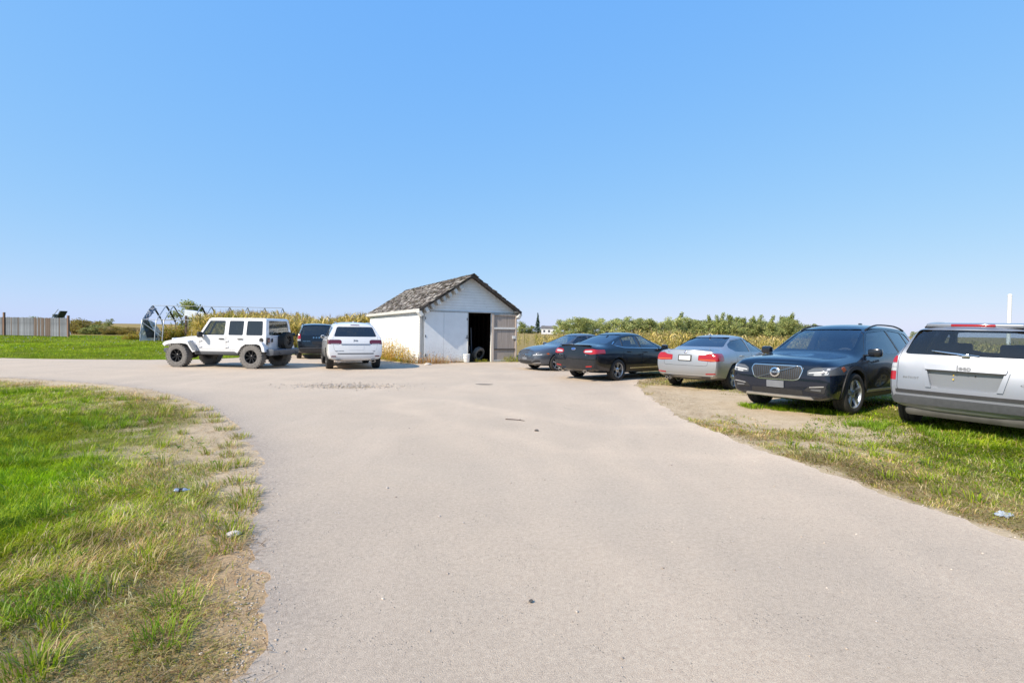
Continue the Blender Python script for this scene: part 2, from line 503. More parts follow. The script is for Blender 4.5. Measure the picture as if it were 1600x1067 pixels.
def smooth_poly(poly, it=2):
    for _ in range(it):
        q = []
        for a, b in zip(poly, poly[1:] + poly[:1]):
            q.append((a[0] * .75 + b[0] * .25, a[1] * .75 + b[1] * .25)); q.append((a[0] * .25 + b[0] * .75, a[1] * .25 + b[1] * .75))
        poly = q
    return poly

def build_driveway():
    P = smooth_poly(ASPHALT, 2)
    near = []
    for (x, y) in resample(P, 0.035):
        near.append((x, y))
    pts = []
    last = None
    for x, y in near:      # fine steps near the camera, coarse ones far away
        st = 0.03 if y < 8 and y > 0.5 else 0.07 if 0 < y < 16 else 0.3
        if last is None or math.dist(last, (x, y)) >= st: pts.append((x, y)); last = (x, y)
    A = np.array(pts)
    T = np.roll(A, -1, 0) - np.roll(A, 1, 0); T /= np.linalg.norm(T, axis=1)[:, None] + 1e-9
    Nn = np.stack([T[:, 1], -T[:, 0]], 1)
    n = (fbm2(A[:, 0], A[:, 1], 1.1, 3, 21) - 0.5) * 0.26 + (fbm2(A[:, 0], A[:, 1], 6, 3, 23) - 0.5) * 0.17 + (fbm2(A[:, 0], A[:, 1], 22, 2, 25) - 0.5) * 0.05
    n = np.where(A[:, 1] > 18, n * 2, n)
    A = A + Nn * n[:, None]
    nb = len(A)
    inner = []
    for gy in np.concatenate([np.arange(-13, 0, 0.6), np.arange(0, 16, 0.2), np.arange(16, 26, 0.5), np.arange(26, 34, 1.0)]):
        for gx in np.arange(-30 if gy > 10 else -8, 5, 0.6 if gy < 0 else 0.2 if gy < 16 else 0.6): inner.append((gx + RNG.uniform(-.05, .05), gy))
    inner = np.array(inner); inner = inner[sdf_asphalt(inner[:, 0], inner[:, 1]) < -0.3]
    allp = [Vector(p) for p in A] + [Vector(p) for p in inner]
    vo, _, fo, *_ = delaunay_2d_cdt(allp, [(i, (i + 1) % nb) for i in range(nb)], [list(range(nb))], 1, 1e-6)
    X = np.array([v.x for v in vo]); Y = np.array([v.y for v in vo])
    Z = H(X, Y) + 0.006
    # the broken hollow in front of the parked cars
    d = np.sqrt(((X + 4.2) / 1.1) ** 2 + ((Y - 12.6) / 0.55) ** 2)
    Z -= 0.02 * (1 - ss(0.5, 1.1, d))
    cnt = {}
    F = [list(f) for f in fo]
    for f in F:
        for a, b in zip(f, f[1:] + f[:1]): cnt[(a, b)] = 1
    k = len(X); V = [(x, y, z) for x, y, z in zip(X, Y, Z)]
    low = {}
    for (a, b) in list(cnt):
        if (b, a) not in cnt:
            for q in (a, b):
                if q not in low: low[q] = len(V); V.append((X[q], Y[q], Z[q] - 0.014))
            F.append([b, a, low[a], low[b]])
    me = mesh_np('driveway', V, F)
    # dust: carried in along the edges and laid in soft bands where cars roll
    VX = np.array(V); vx, vy = VX[:, 0], VX[:, 1]
    sdv = -sdf_asphalt(vx, vy)
    dust = np.where(vx > 0, .75, .12) * np.exp(-np.clip(sdv, 0, None) / 0.35) * (.4 + fbm2(vx, vy, 1.2, 3, 71))
    # the ravelled, coarser margin on the inside of the bend
    coarse = (vx < .6) * (vy < 14) * np.exp(-np.clip(sdv, 0, None) / 0.42) * np.clip(.25 + 1.3 * fbm2(vx, vy, 2.1, 3, 73), 0, 1)
    at = me.attributes.new('coarse', 'FLOAT', 'POINT'); at.data.foreach_set('value', np.clip(coarse, 0, 1).astype(np.float32))
    paths = [[(1.9, -6), (1.6, 1.5), (.6, 6), (-2.2, 11), (-7, 15), (-14, 17.3), (-34, 20)], [(1.5, -6), (1.5, 3), (.9, 10), (-.3, 16), (-1.2, 22)], [(4.2, 9.8), (2.7, 8.3), (1.9, 5.5), (1.9, 1), (2, -6)], [(4.4, 8.0), (2.9, 6.6), (1.0, 6.8), (-1.5, 9.5)]]
    for pi_, pth in enumerate(paths):
        pl = np.array(resample(pth + pth[::-1][1:-1], .4)) if False else np.array([p for a, b in zip(pth[:-1], pth[1:]) for p in [(a[0] + (b[0] - a[0]) * t, a[1] + (b[1] - a[1]) * t) for t in np.linspace(0, 1, 14)]])
        wob = (fbm2(vx, vy, .5, 3, 80 + pi_) - .5) * .9
        d = np.sqrt(((vx[:, None] - pl[None, :, 0]) ** 2 + (vy[:, None] - pl[None, :, 1]) ** 2).min(1)) + wob
        w_ = .20 if pi_ < 2 else .16
        for off in (.75,): dust = dust + (.20 if pi_ < 2 else .38) * np.exp(-((np.abs(d) - off) / w_) ** 2) * (.35 + 1.0 * fbm2(vx, vy, .8, 3, 90 + pi_))
    at = me.attributes.new('dust', 'FLOAT', 'POINT'); at.data.foreach_set('value', np.clip(dust, 0, 1).astype(np.float32))
    m, nt, bs = new_mat('dusty_worn_asphalt')
    setp(bs, rough=0.9, spec=0.25)
    big = tex_noise(nt, 0.55, 6, 0.6)
    c = ramp(nt, big, [(0.30, (0.475, 0.387, 0.300)), (0.52, (0.515, 0.418, 0.320)), (0.72, (0.56, 0.452, 0.342))])
    # pale dusty sweeps where tyres carry the dirt
    sw = tex_noise(nt, 0.8, 5, 0.6, stretch=(1.6, 0.35, 1))
    c = mixc(nt, ramp(nt, sw, [(0.52, 0.0), (0.72, 0.55)]), c, (0.60, 0.485, 0.372))
    da = nt.nodes.new('ShaderNodeAttribute'); da.attribute_name = 'dust'
    c = mixc(nt, da.outputs['Fac'], c, (0.64, 0.515, 0.385))
    ca = nt.nodes.new('ShaderNodeAttribute'); ca.attribute_name = 'coarse'
    c = mixc(nt, ca.outputs['Fac'], c, ramp(nt, tex_noise(nt, 30, 4, .8), [(.35, (.33, .27, .22)), (.65, (.47, .39, .315))]))
    blu = tex_noise(nt, 0.35, 4, 0.5, stretch=(0.5, 1, 1))
    c = mixc(nt, ramp(nt, blu, [(0.5, 0.0), (0.75, 0.32)]), c, (0.44, 0.385, 0.322))
    fine = tex_noise(nt, 170, 3, 0.8)
    c = mixc(nt, 0.75, c, ramp(nt, fine, [(0.25, 0.20), (0.5, 0.5), (0.75, 0.78)]), 'OVERLAY')
    mid = tex_noise(nt, 38, 5, 0.8)
    c = mixc(nt, 0.55, c, ramp(nt, mid, [(0.3, 0.33), (0.7, 0.66)]), 'OVERLAY')
    tc = nt.nodes.new('ShaderNodeTexCoord')
    # pits between the stones, thicker in some areas
    vo1 = N(nt, 'ShaderNodeTexVoronoi'); vo1.inputs['Scale'].default_value = 46; nt.links.new(tc.outputs['Object'], vo1.inputs['Vector'])
    pit = ramp(nt, vo1.outputs['Distance'], [(0.14, 1.0), (0.26, 0.0)])
    pm = ramp(nt, tex_noise(nt, 5, 4, 0.7), [(0.50, 0.0), (0.68, 0.85)])
    mu = N(nt, 'ShaderNodeMath', operation='MULTIPLY'); nt.links.new(pit, mu.inputs[0]); nt.links.new(pm, mu.inputs[1])
    c = mixc(nt, mu.outputs[0], c, (0.13, 0.115, 0.10))
    # hairline cracks
    vc = N(nt, 'ShaderNodeTexVoronoi', feature='DISTANCE_TO_EDGE'); vc.inputs['Scale'].default_value = 0.45
    wz = N(nt, 'ShaderNodeVectorMath', operation='ADD')
    ns = nt.nodes.new('ShaderNodeTexNoise'); ns.inputs['Scale'].default_value = 1.3; ns.inputs['Detail'].default_value = 6
    nt.links.new(tc.outputs['Object'], ns.inputs['Vector']); nt.links.new(ns.outputs['Color'], wz.inputs[1]); nt.links.new(tc.outputs['Object'], wz.inputs[0])
    nt.links.new(wz.outputs[0], vc.inputs['Vector'])
    ck = ramp(nt, vc.outputs['Distance'], [(0.0, 1.0), (0.006, 0.0)])
    cm = ramp(nt, tex_noise(nt, 0.6, 3), [(0.58, 0.0), (0.66, 0.55)])
    mu2 = N(nt, 'ShaderNodeMath', operation='MULTIPLY'); nt.links.new(ck, mu2.inputs[0]); nt.links.new(cm, mu2.inputs[1])
    c = mixc(nt, mu2.outputs[0], c, (0.16, 0.14, 0.12))
    nt.links.new(c, bs.inputs['Base Color'])
    hsum = N(nt, 'ShaderNodeMath', operation='SUBTRACT'); nt.links.new(fine, hsum.inputs[0]); nt.links.new(mu.outputs[0], hsum.inputs[1])
    bump(nt, bs, hsum.outputs[0], 0.7, 0.010)
    o = link_mesh('driveway', me, m)
    tag(o, 'pale dusty worn asphalt driveway sweeping round to the shed', kind='structure')
# ------------------------------------------------------------------ car machinery
TMPN = 0
def boolean(obj_me, op_me, op, link=True):
    """mesh boolean through the modifier; returns a new mesh"""
    global TMPN
    a = bpy.data.objects.new('tmp_a', obj_me); b = bpy.data.objects.new('tmp_b', op_me)
    COL.objects.link(a); COL.objects.link(b)
    md = a.modifiers.new('b', 'BOOLEAN')
    md.operation = op; md.object = b; md.solver = SOLVER
    md.material_mode = 'TRANSFER' if SOLVER != 'FAST' else md.material_mode
    dg = bpy.context.evaluated_depsgraph_get()
    me = bpy.data.meshes.new_from_object(a.evaluated_get(dg), preserve_all_data_layers=False, depsgraph=dg)
    bpy.data.objects.remove(a); bpy.data.objects.remove(b)
    return me
SOLVER = 'MANIFOLD'

def prism(poly, axis, lo, hi, mat=None):
    """2-D outline pushed along an axis: axis 'x' -> poly is (y,z), 'y' -> (x,z), 'z' -> (x,y)"""
    bm = bmesh.new()
    def P(p, t):
        return {'x': (t, p[0], p[1]), 'y': (p[0], t, p[1]), 'z': (p[0], p[1], t)}[axis]
    a = [bm.verts.new(P(p, lo)) for p in poly]; b = [bm.verts.new(P(p, hi)) for p in poly]
    n = len(poly)
    bm.faces.new(a); bm.faces.new(b[::-1])
    for i in range(n): bm.faces.new((a[i], b[i], b[(i + 1) % n], a[(i + 1) % n]))
    bmesh.ops.triangulate(bm, faces=[f for f in bm.faces if len(f.verts) > 4])
    me = bm_mesh('prism', bm)
    if mat: me.materials.append(mat)
    return me

def loft(stations, mat, crease=None, level=2, cap_bulge=(0.06, 0.05)):
    """stations: rear-to-front list of half sections, each a list of 8 (x, y, z); mirrored, capped, subdivided"""
    bm = bmesh.new()
    cl = bm.edges.layers.float.new('crease_edge')
    rings = []
    nH = len(stations[0])
    for st in stations:
        right = [bm.verts.new(p) for p in st]
        left = [bm.verts.new((p[0], -p[1], p[2])) for p in st[1:-1]]
        rings.append((right, [right[0]] + left + [right[-1]]))
    for (r0, l0), (r1, l1) in zip(rings[:-1], rings[1:]):
        for i in range(nH - 1):
            bm.faces.new((r0[i], r0[i + 1], r1[i + 1], r1[i]))
            bm.faces.new((l0[i + 1], l0[i], l1[i], l1[i + 1]))
    for end, sgn, bulge in ((0, -1, cap_bulge[0]), (-1, 1, cap_bulge[1])):
        r, l = rings[end]
        # ladder with columns at y = +w, +w/2, 0, -w/2, -w
        cols = []
        for i in range(1, nH - 1):
            a, b = r[i].co, l[i].co
            mids = []
            for t, k in ((0.22, 0.72), (0.5, 1.0), (0.78, 0.72)):
                p = a.lerp(b, t); p.x += sgn * bulge * k
                mids.append(bm.verts.new(p))
            cols.append([r[i]] + mids + [l[i]])
        for c0, c1 in zip(cols[:-1], cols[1:]):
            for k in range(4): bm.faces.new((c0[k], c0[k + 1], c1[k + 1], c1[k]))
        c = cols[0]
        bm.faces.new((r[0], c[0], c[1], c[2])); bm.faces.new((r[0], c[2], c[3], c[4]))
        c = cols[-1]
        bm.faces.new((r[-1], c[2], c[1], c[0])); bm.faces.new((r[-1], c[4], c[3], c[2]))
        for i in range(1, nH - 2):
            for s in (r, l):
                e = bm.edges.get((s[i], s[i + 1]))
                if e: e[cl] = 0.42
        for c_ in (cols[-1],):
            for k in range(4):
                e = bm.edges.get((c_[k], c_[k + 1]))
                if e: e[cl] = 0.55
    if crease:
        for i, v in crease.items():
            for (r0, l0), (r1, l1) in zip(rings[:-1], rings[1:]):
                for a, b in ((r0, r1), (l0, l1)):
                    e = bm.edges.get((a[i], b[i]))
                    if e: e[cl] = v
    me = bm_mesh('body', bm)
    o = bpy.data.objects.new('tmp', me); COL.objects.link(o)
    s = o.modifiers.new('s', 'SUBSURF'); s.levels = level; s.render_levels = level
    t = o.modifiers.new('t', 'TRIANGULATE')
    dg = bpy.context.evaluated_depsgraph_get()
    out = bpy.data.meshes.new_from_object(o.evaluated_get(dg), preserve_all_data_layers=False, depsgraph=dg)
    bpy.data.objects.remove(o)
    out.materials.clear(); out.materials.append(mat)
    return out

def fit_box(me, lo, hi):
    """stretch a mesh so that its bounds equal lo..hi"""
    n = len(me.vertices); co = np.empty(n * 3, np.float32); me.vertices.foreach_get('co', co); co = co.reshape(-1, 3)
    a, b = co.min(0), co.max(0)
    lo, hi = np.array(lo), np.array(hi)
    co = lo + (co - a) / (b - a) * (hi - lo)
    me.vertices.foreach_set('co', co.astype(np.float32).ravel()); me.update()
    return (a, b)

def smooth_me(me, ang=28):
    me.polygons.foreach_set('use_smooth', np.ones(len(me.polygons), bool))
    me.set_sharp_from_angle(angle=R(ang))
    me.update()
    return me

def bvh_of(me):
    vs = [v.co.copy() for v in me.vertices]; ps = [tuple(p.vertices) for p in me.polygons]
    return BVHTree.FromPolygons(vs, ps)

AX = {'front': (Vector((1, 0, 0)), lambda p: Vector((0, p[0], p[1]))), 'rear': (Vector((-1, 0, 0)), lambda p: Vector((0, p[0], p[1]))),
      'left': (Vector((0, 1, 0)), lambda p: Vector((p[0], 0, p[1]))), 'right': (Vector((0, -1, 0)), lambda p: Vector((p[0], 0, p[1]))),
      'top': (Vector((0, 0, 1)), lambda p: Vector((p[0], p[1], 0)))}

def panel(bvh, poly, side, off=0.004, thick=0.012, res=0.09):
    """an outline laid on the body's surface as a thin solid that follows it"""
    d, f = AX[side]
    q = []
    for a, b in zip(poly, list(poly[1:]) + [poly[0]]):
        L_ = math.dist(a, b); m_ = max(1, int(L_ / res + .5))
        for k in range(m_): q.append((a[0] + (b[0] - a[0]) * k / m_, a[1] + (b[1] - a[1]) * k / m_))
    poly = [Vector(p).to_2d() for p in q]
    n = len(poly)
    pts = list(poly); edges = [(i, (i + 1) % n) for i in range(n)]
    x0, x1 = min(p.x for p in poly), max(p.x for p in poly); y0, y1 = min(p.y for p in poly), max(p.y for p in poly)
    nx, ny = int((x1 - x0) / res), int((y1 - y0) / res)
    for i in range(1, nx + 1):
        for j in range(1, ny + 1):
            pts.append(Vector((x0 + (x1 - x0) * i / (nx + 1), y0 + (y1 - y0) * j / (ny + 1))))
    vo, _, fo, *_ = delaunay_2d_cdt(pts, edges, [list(range(n))], 1, 1e-5)
    top, nor = [], []
    for p in vo:
        o = f(p) + d * 5
        h = bvh.ray_cast(o, -d)
        if h[0] is None:
            q = bvh.find_nearest(f(p) + d * 2)
            top.append(q[0]); nor.append(d)
        else:
            nn = h[1] if h[1].dot(d) > 0 else -h[1]
            top.append(h[0]); nor.append((nn + d * 0.5).normalized())
    V = [t + m * off for t, m in zip(top, nor)] + [t + m * (off - thick) for t, m in zip(top, nor)]
    k = len(vo)
    F = []
    cnt = {}
    for fc in fo:
        fc = list(fc)
        F.append(fc); F.append([q + k for q in fc[::-1]])
        for a, b in zip(fc, fc[1:] + fc[:1]): cnt[(a, b)] = 1
    for (a, b) in cnt:
        if (b, a) not in cnt: F.append([b, a, a + k, b + k])
    bm = bmesh.new()
    vs = [bm.verts.new(v) for v in V]
    for fc in F:
        try: bm.faces.new([vs[q] for q in fc])
        except ValueError: pass
    me = bm_mesh('panel', bm)
    return smooth_me(me, 35)

def strip_poly(pts, w):
    """thin outline round a polyline"""
    P = [Vector(p).to_2d() for p in pts]
    L, Rr = [], []
    for i, p in enumerate(P):
        a, b = P[max(0, i - 1)], P[min(len(P) - 1, i + 1)]
        t = (b - a).normalized(); nrm = Vector((-t.y, t.x))
        L.append(tuple(p + nrm * w / 2)); Rr.append(tuple(p - nrm * w / 2))
    return L + Rr[::-1]

def text_mesh(body, size, depth=0.004, shear=0.0, spacing=1.0, bold=0.0):
    cu = bpy.data.curves.new('txt', 'FONT')
    cu.body = body; cu.size = size; cu.extrude = depth; cu.align_x = 'CENTER'; cu.align_y = 'CENTER'; cu.shear = shear
    cu.space_character = spacing; cu.offset = bold; cu.resolution_u = 3
    o = bpy.data.objects.new('tmp', cu); COL.objects.link(o)
    dg = bpy.context.evaluated_depsgraph_get()
    me = bpy.data.meshes.new_from_object(o.evaluated_get(dg), depsgraph=dg)
    bpy.data.objects.remove(o)
    me.materials.clear()
    return me

def on_face(me, bvh, s, z, side, off=0.003):
    """move a flat (x right, y up, z out) mesh onto the body at (s, z) as seen from one side"""
    d, f = AX[side]
    h = bvh.ray_cast(f((s, z)) + d * 5, -d)
    nrm = h[1] if h[1].dot(d) > 0 else -h[1]
    nrm = (nrm + d * 0.2).normalized()
    up = Vector((0, 0, 1)); up = (up - nrm * up.dot(nrm)).normalized()
    rt = up.cross(nrm)
    Mx = Matrix((rt, up, nrm)).transposed().to_4x4()
    me.transform(Matrix.Translation(h[0] + nrm * off) @ Mx)
    return me

def wheel_meshes(r, w, rim_r, spokes=5, double=False, style='plain', spoke_w=0.05, dish=0.02):
    """tyre, rim, hub meshes about the origin, axle along y, outer face towards +y"""
    h = w / 2
    bm = bmesh.new()
    prof = [(rim_r - 0.004, -h * 0.80), (rim_r + 0.012, -h * 0.92), (rim_r + (r - rim_r) * 0.45, -h * 1.0), (r - 0.028, -h * 0.93), (r - 0.008, -h * 0.80),
            (r, -h * 0.55), (r, -h * 0.30), (r - 0.010, -h * 0.27), (r - 0.010, -h * 0.20), (r, -h * 0.17), (r, h * 0.17), (r - 0.010, h * 0.20), (r - 0.010, h * 0.27),
            (r, h * 0.30), (r, h * 0.55), (r - 0.008, h * 0.80), (r - 0.028, h * 0.93), (rim_r + (r - rim_r) * 0.45, h * 1.0), (rim_r + 0.012, h * 0.92), (rim_r - 0.004, h * 0.80)]
    bm_lathe(bm, prof, 40)
    if style == 'mud':      # tread blocks
        for k in range(30):
            a = 2 * math.pi * k / 30
            for sgn in (-1, 1):
                c = Vector((math.cos(a) * (r - 0.002), sgn * h * 0.74, math.sin(a) * (r - 0.002)))
                bm_box(bm, c, (0.03, h * 0.42, 0.045), Matrix.Rotation(-a + sgn * 0.15, 3, 'Y'))
    tyre = bm_mesh('tyre', bm, 32)
    bm = bmesh.new()
    ro = rim_r + 0.008
    bm_lathe(bm, [(rim_r - 0.05, -h * 0.8), (ro - 0.02, -h * 0.8), (ro - 0.03, h * 0.2), (ro - 0.022, h * 0.74), (ro - 0.012, h * 0.86), (ro, h * 0.86), (ro, h * 0.74), (ro - 0.012, h * 0.2), (ro - 0.008, -h * 0.85)], 40)
    yf = h * 0.80 - dish
    bm_lathe(bm, [(0.0005, yf + 0.012), (0.03, yf + 0.012), (0.055, yf + 0.004), (0.075, yf - 0.012), (0.08, yf - 0.05), (0.0005, yf - 0.05)], 20)
    rin, rout = 0.06, rim_r - 0.012
    for k in range(spokes):
        a0 = 2 * math.pi * k / spokes + 0.3
        for da in ((-0.13, 0.13) if double else (0,)):
            prs = []
            for t, wd, dy in ((0, 1.0, 0.0), (0.5, 0.85, 0.008), (1.0, 1.15, 0.02)):
                rr = rin + (rout - rin) * t
                ang = a0 + da * (0.5 + 0.9 * t if double else 1)
                u = Vector((math.cos(ang), 0, math.sin(ang))); v = Vector((-math.sin(ang), 0, math.cos(ang)))
                ww = spoke_w * wd / 2
                y1 = yf + dy; y0 = y1 - 0.035
                prs.append([bm.verts.new(u * rr + v * ww * s + Vector((0, y, 0))) for s, y in ((-1, y0), (-0.75, y1), (0.75, y1), (1, y0))])
            for p, q in zip(prs[:-1], prs[1:]):
                for i in range(4): bm.faces.new((p[i], p[(i + 1) % 4], q[(i + 1) % 4], q[i]))
            bm.faces.new(prs[0][::-1]); bm.faces.new(prs[-1])
    rim = bm_mesh('rim', bm, 30)
    bm = bmesh.new()
    bm_lathe(bm, [(0.0005, h * 0.25), (rim_r * 0.70, h * 0.25), (rim_r * 0.70, h * 0.05), (rim_r * 0.92, 0.0), (rim_r * 0.92, -h * 0.5), (0.0005, -h * 0.5)], 24)
    hub = bm_mesh('hub', bm, 30)
    return tyre, rim, hub

def add_wheels(root, wb, track_out, r, w, rim_r, tyre_m, rim_m, steer=0.0, **kw):
    ty, ri, hu = wheel_meshes(r, w, rim_r, **kw)
    for fx in (1, -1):
        for sy in (1, -1):
            hb = link_mesh('wheel', hu, M['under'], root)
            hb.location = (fx * wb / 2, sy * (track_out - w / 2), r - 0.008)
            hb.rotation_euler = (0, 0, (0 if sy > 0 else math.pi) + (steer if fx > 0 else 0))
            link_mesh('tyre', ty, tyre_m, hb); link_mesh('rim', ri, rim_m, hb)

def seat_mesh(tall=True):
    bm = bmesh.new()
    bm_box(bm, (0, 0, 0.12), (0.5, 0.48, 0.18), bevel=0.05)
    bm_box(bm, (-0.28, 0, 0.46), (0.14, 0.48, 0.62), Matrix.Rotation(-0.22, 3, 'Y'), bevel=0.05)
    bm_box(bm, (-0.37, 0, 0.86), (0.09, 0.26, 0.17), Matrix.Rotation(-0.15, 3, 'Y'), bevel=0.035)
    return bm_mesh('seat', bm, 40)

class Car:
    def __init__(s, name, loc, yaw, label, cat, paint, sections, length, width, zlo, height, wb, tyre_r, tyre_w, arch_pad=0.05, cabin=None, crease=None, xr=None, level=2, bulge=(0.06, 0.05), group='vehicles parked around the driveway', body_me=None):
        s.paint = paint
        c, sn = math.cos(yaw), math.sin(yaw)
        zs = [0.004 + float(H(loc[0] + a * c - b * sn, loc[1] + a * sn + b * c)) for a in (wb / 2, -wb / 2) for b in (0.8, -0.8)]
        # rest the four wheels on the slope of the ground
        zf, zr, zl, zg = (zs[0] + zs[1]) / 2, (zs[2] + zs[3]) / 2, (zs[0] + zs[2]) / 2, (zs[1] + zs[3]) / 2
        s.root = empty(name, (loc[0], loc[1], (zf + zr) / 2), 0, label, cat, group)
        s.root.rotation_mode = 'XYZ'
        pitch = -math.atan2(zf - zr, wb); roll = math.atan2(zl - zg, 1.6)
        s.root.rotation_euler = (Matrix.Rotation(yaw, 3, 'Z') @ Matrix.Rotation(pitch, 3, 'Y') @ Matrix.Rotation(roll, 3, 'X')).to_euler()
        s.sections = sections
        if body_me is None:
            body = loft(sections, paint, crease, level, bulge)
            fit_box(body, (xr[0], -width / 2, zlo), (xr[1], width / 2, height))
        else: body = body_me
        s.body0 = body
        s.bvh = bvh_of(body)
        s.body = body
        # wheel wells
        bm = bmesh.new()
        for fx in (1, -1):
            for sy in (1, -1):
                Mx = Matrix.Translation((fx * wb / 2, sy * (width / 2), tyre_r - 0.005))
                rr = tyre_r + arch_pad
                y0, y1 = (-tyre_w - 0.14, 0.3) if sy > 0 else (-0.3, tyre_w + 0.14)
                ra = bm_lathe(bm, [(rr, y0), (rr, y1)], 40, 'y', Mx)
                for ring in ra: bm.faces.new(ring)
        wells = bm_mesh('wells', bm); wells.materials.append(M['under'])
        s.body = boolean(s.body, wells, 'DIFFERENCE')
        if cabin:
            s.cut_cabin(cabin)
    def cut_cabin(s, cb):
        """cb: stations (x_floor, x_top, zfloor, zbelt, wbelt, ztop_edge, wtop, ztop) from rear to front"""
        bm = bmesh.new(); rings = []
        for xf, xt, zf, zb, wb_, ze, we, zt in cb:
            xm = xf + (xt - xf) * 0.0
            half = [(xf, 0, zf), (xf, wb_, zf), (xm, wb_, zb), (xt, we, ze), (xt, 0, zt)]
            rr = [bm.verts.new(p) for p in half] + [bm.verts.new((p[0], -p[1], p[2])) for p in half[-2:0:-1]]
            rings.append(rr)
        for a, b in zip(rings[:-1], rings[1:]):
            n = len(a)
            for i in range(n): bm.faces.new((a[i], a[(i + 1) % n], b[(i + 1) % n], b[i]))
        bm.faces.new(rings[0][::-1]); bm.faces.new(rings[-1])
        bmesh.ops.triangulate(bm, faces=bm.faces[:])
        me = bm_mesh('cabin', bm); me.materials.append(M['interior'])
        s.body = boolean(s.body, me, 'DIFFERENCE')
    def hole(s, poly, axis, lo, hi, mat=None):
        s.body = boolean(s.body, prism(poly, axis, lo, hi, mat or M['black_plastic']), 'DIFFERENCE')
    def window(s, poly, side, glass, name='window', lo=None, hi=None, r=0.04, seal=True, res=0.14, parent=None):
        poly = round_poly(poly, r)
        ax = {'front': 'x', 'rear': 'x', 'left': 'y', 'right': 'y'}[side]
        d = {'front': (0.0, 3.0), 'rear': (-3.0, -0.6), 'left': (0.25, 1.4), 'right': (-1.4, -0.25)}[side]
        s.hole(poly, ax, lo if lo is not None else d[0], hi if hi is not None else d[1])
        me = panel(s.bvh, inset_poly(poly, -0.012), side, -0.008, 0.006, res)
        return link_mesh(name, me, glass, parent or s.root)
    def carve(s, poly, axis, lo, hi, name, mat=None, gap=0.005, parent=None, r=0.03, grow=None):
        """cut a piece of the body free along an outline and keep it as a part of its own"""
        poly = round_poly(poly, r) if r else poly
        piece = boolean(s.body, prism(inset_poly(poly, gap), axis, lo + gap, hi, mat or M['under']), 'INTERSECT')
        s.body = boolean(s.body, prism(poly, axis, lo, hi, M['under']), 'DIFFERENCE')
        if mat is not None:
            piece.materials.clear(); piece.materials.append(mat)
            piece.polygons.foreach_set('material_index', np.zeros(len(piece.polygons), np.int32))
        smooth_me(piece)
        return link_mesh(name, piece, None, parent or s.root)
    def lay(s, poly, side, name, mat, off=0.004, thick=0.012, r=0.02, res=0.09, parent=None):
        return link_mesh(name, panel(s.bvh, round_poly(poly, r) if r else poly, side, off, thick, res), mat, parent or s.root)
    def text(s, body, size, sx, z, side, mat, name='badge', parent=None, **kw):
        me = text_mesh(body, size, **kw)
        return link_mesh(name, on_face(me, s.bvh, sx, z, side), mat, parent or s.root)
    def disc(s, r, sx, z, side, mat, name='emblem', depth=0.012, parent=None, off=0.0, sxy=(1, 1)):
        bm = bmesh.new()
        bm_lathe(bm, [(0.0005, depth), (r * 0.86, depth), (r, depth * 0.5), (r, -0.01), (0.0005, -0.01)], 28, 'z')
        for v in bm.verts: v.co.x *= sxy[0]; v.co.y *= sxy[1]
        return link_mesh(name, on_face(bm_mesh('disc', bm, 40), s.bvh, sx, z, side, 0.002 + off), mat, parent or s.root)
    def finish(s, name='body'):
        smooth_me(s.body)
        return link_mesh(name, s.body, None, s.root)
    def mirror(s, x, y, z, mat, glass_back=True, parent_side=None, size=(0.13, 0.22, 0.16)):
        for sy in (1, -1):
            bm = bmesh.new()
            bm_box(bm, (x, sy * (y + 0.02), z), size, Matrix.Rotation(sy * 0.15, 3, 'Z'), bevel=0.045)
            bm_box(bm, (x + 0.03, sy * (y - 0.12), z - 0.05), (0.07, 0.16, 0.04), bevel=0.015)
            o = link_mesh('side_mirror', bm_mesh('mirror', bm, 40), mat, s.root)
            bm = bmesh.new()
            bm_box(bm, (x - size[0] / 2 - 0.012 + 0.006, sy * (y + 0.02), z), (0.01, size[1] * 0.8, size[2] * 0.72), Matrix.Rotation(sy * 0.15, 3, 'Z'), bevel=0.004)
            link_mesh('mirror_glass', bm_mesh('mirror_glass', bm, 40), M['dark_glass'], o)
    def seats(s, xs, y=0.37, z=0.34):
        me = seat_mesh()
        for x in xs:
            for sy in (1, -1):
                link_mesh('seat', me, M['seat'], s.root, (x, sy * y, z))
    def steering(s, x, y, z):
        bm = bmesh.new()
        bmesh.ops.create_circle(bm, segments=8, radius=0.001)
        bm.clear()
        pts = [(0.0, 0.18 * math.cos(a), 0.18 * math.sin(a)) for a in np.linspace(0, 2 * math.pi, 25)]
        bm_tube(bm, pts, 0.017, 6, cap=False)
        bm_box(bm, (0.0, 0, 0), (0.03, 0.34, 0.06), bevel=0.01)
        bm_tube(bm, [(0, 0, 0), (0.3, 0, -0.05)], 0.03, 8)
        link_mesh('steering_wheel', bm_mesh('wheel', bm, 40), M['interior'], s.root, (x, y, z), (0, R(-22), 0))
    def dash(s, x, z, w):
        bm = bmesh.new()
        bm_box(bm, (x, 0, z), (0.45, w, 0.22), bevel=0.07)
        link_mesh('dashboard', bm_mesh('dash', bm, 40), M['interior'], s.root)
    def handle(s, x, z, side, mat, door, L=0.2):
        sy = 1 if side == 'left' else -1
        h = s.bvh.ray_cast(Vector((x, sy * 5, z)), Vector((0, -sy, 0)))
        bm = bmesh.new()
        bm_box(bm, (x, h[0].y + sy * 0.018, z), (L, 0.028, 0.035), bevel=0.012)
        return link_mesh('handle', bm_mesh('handle', bm, 40), mat, door)
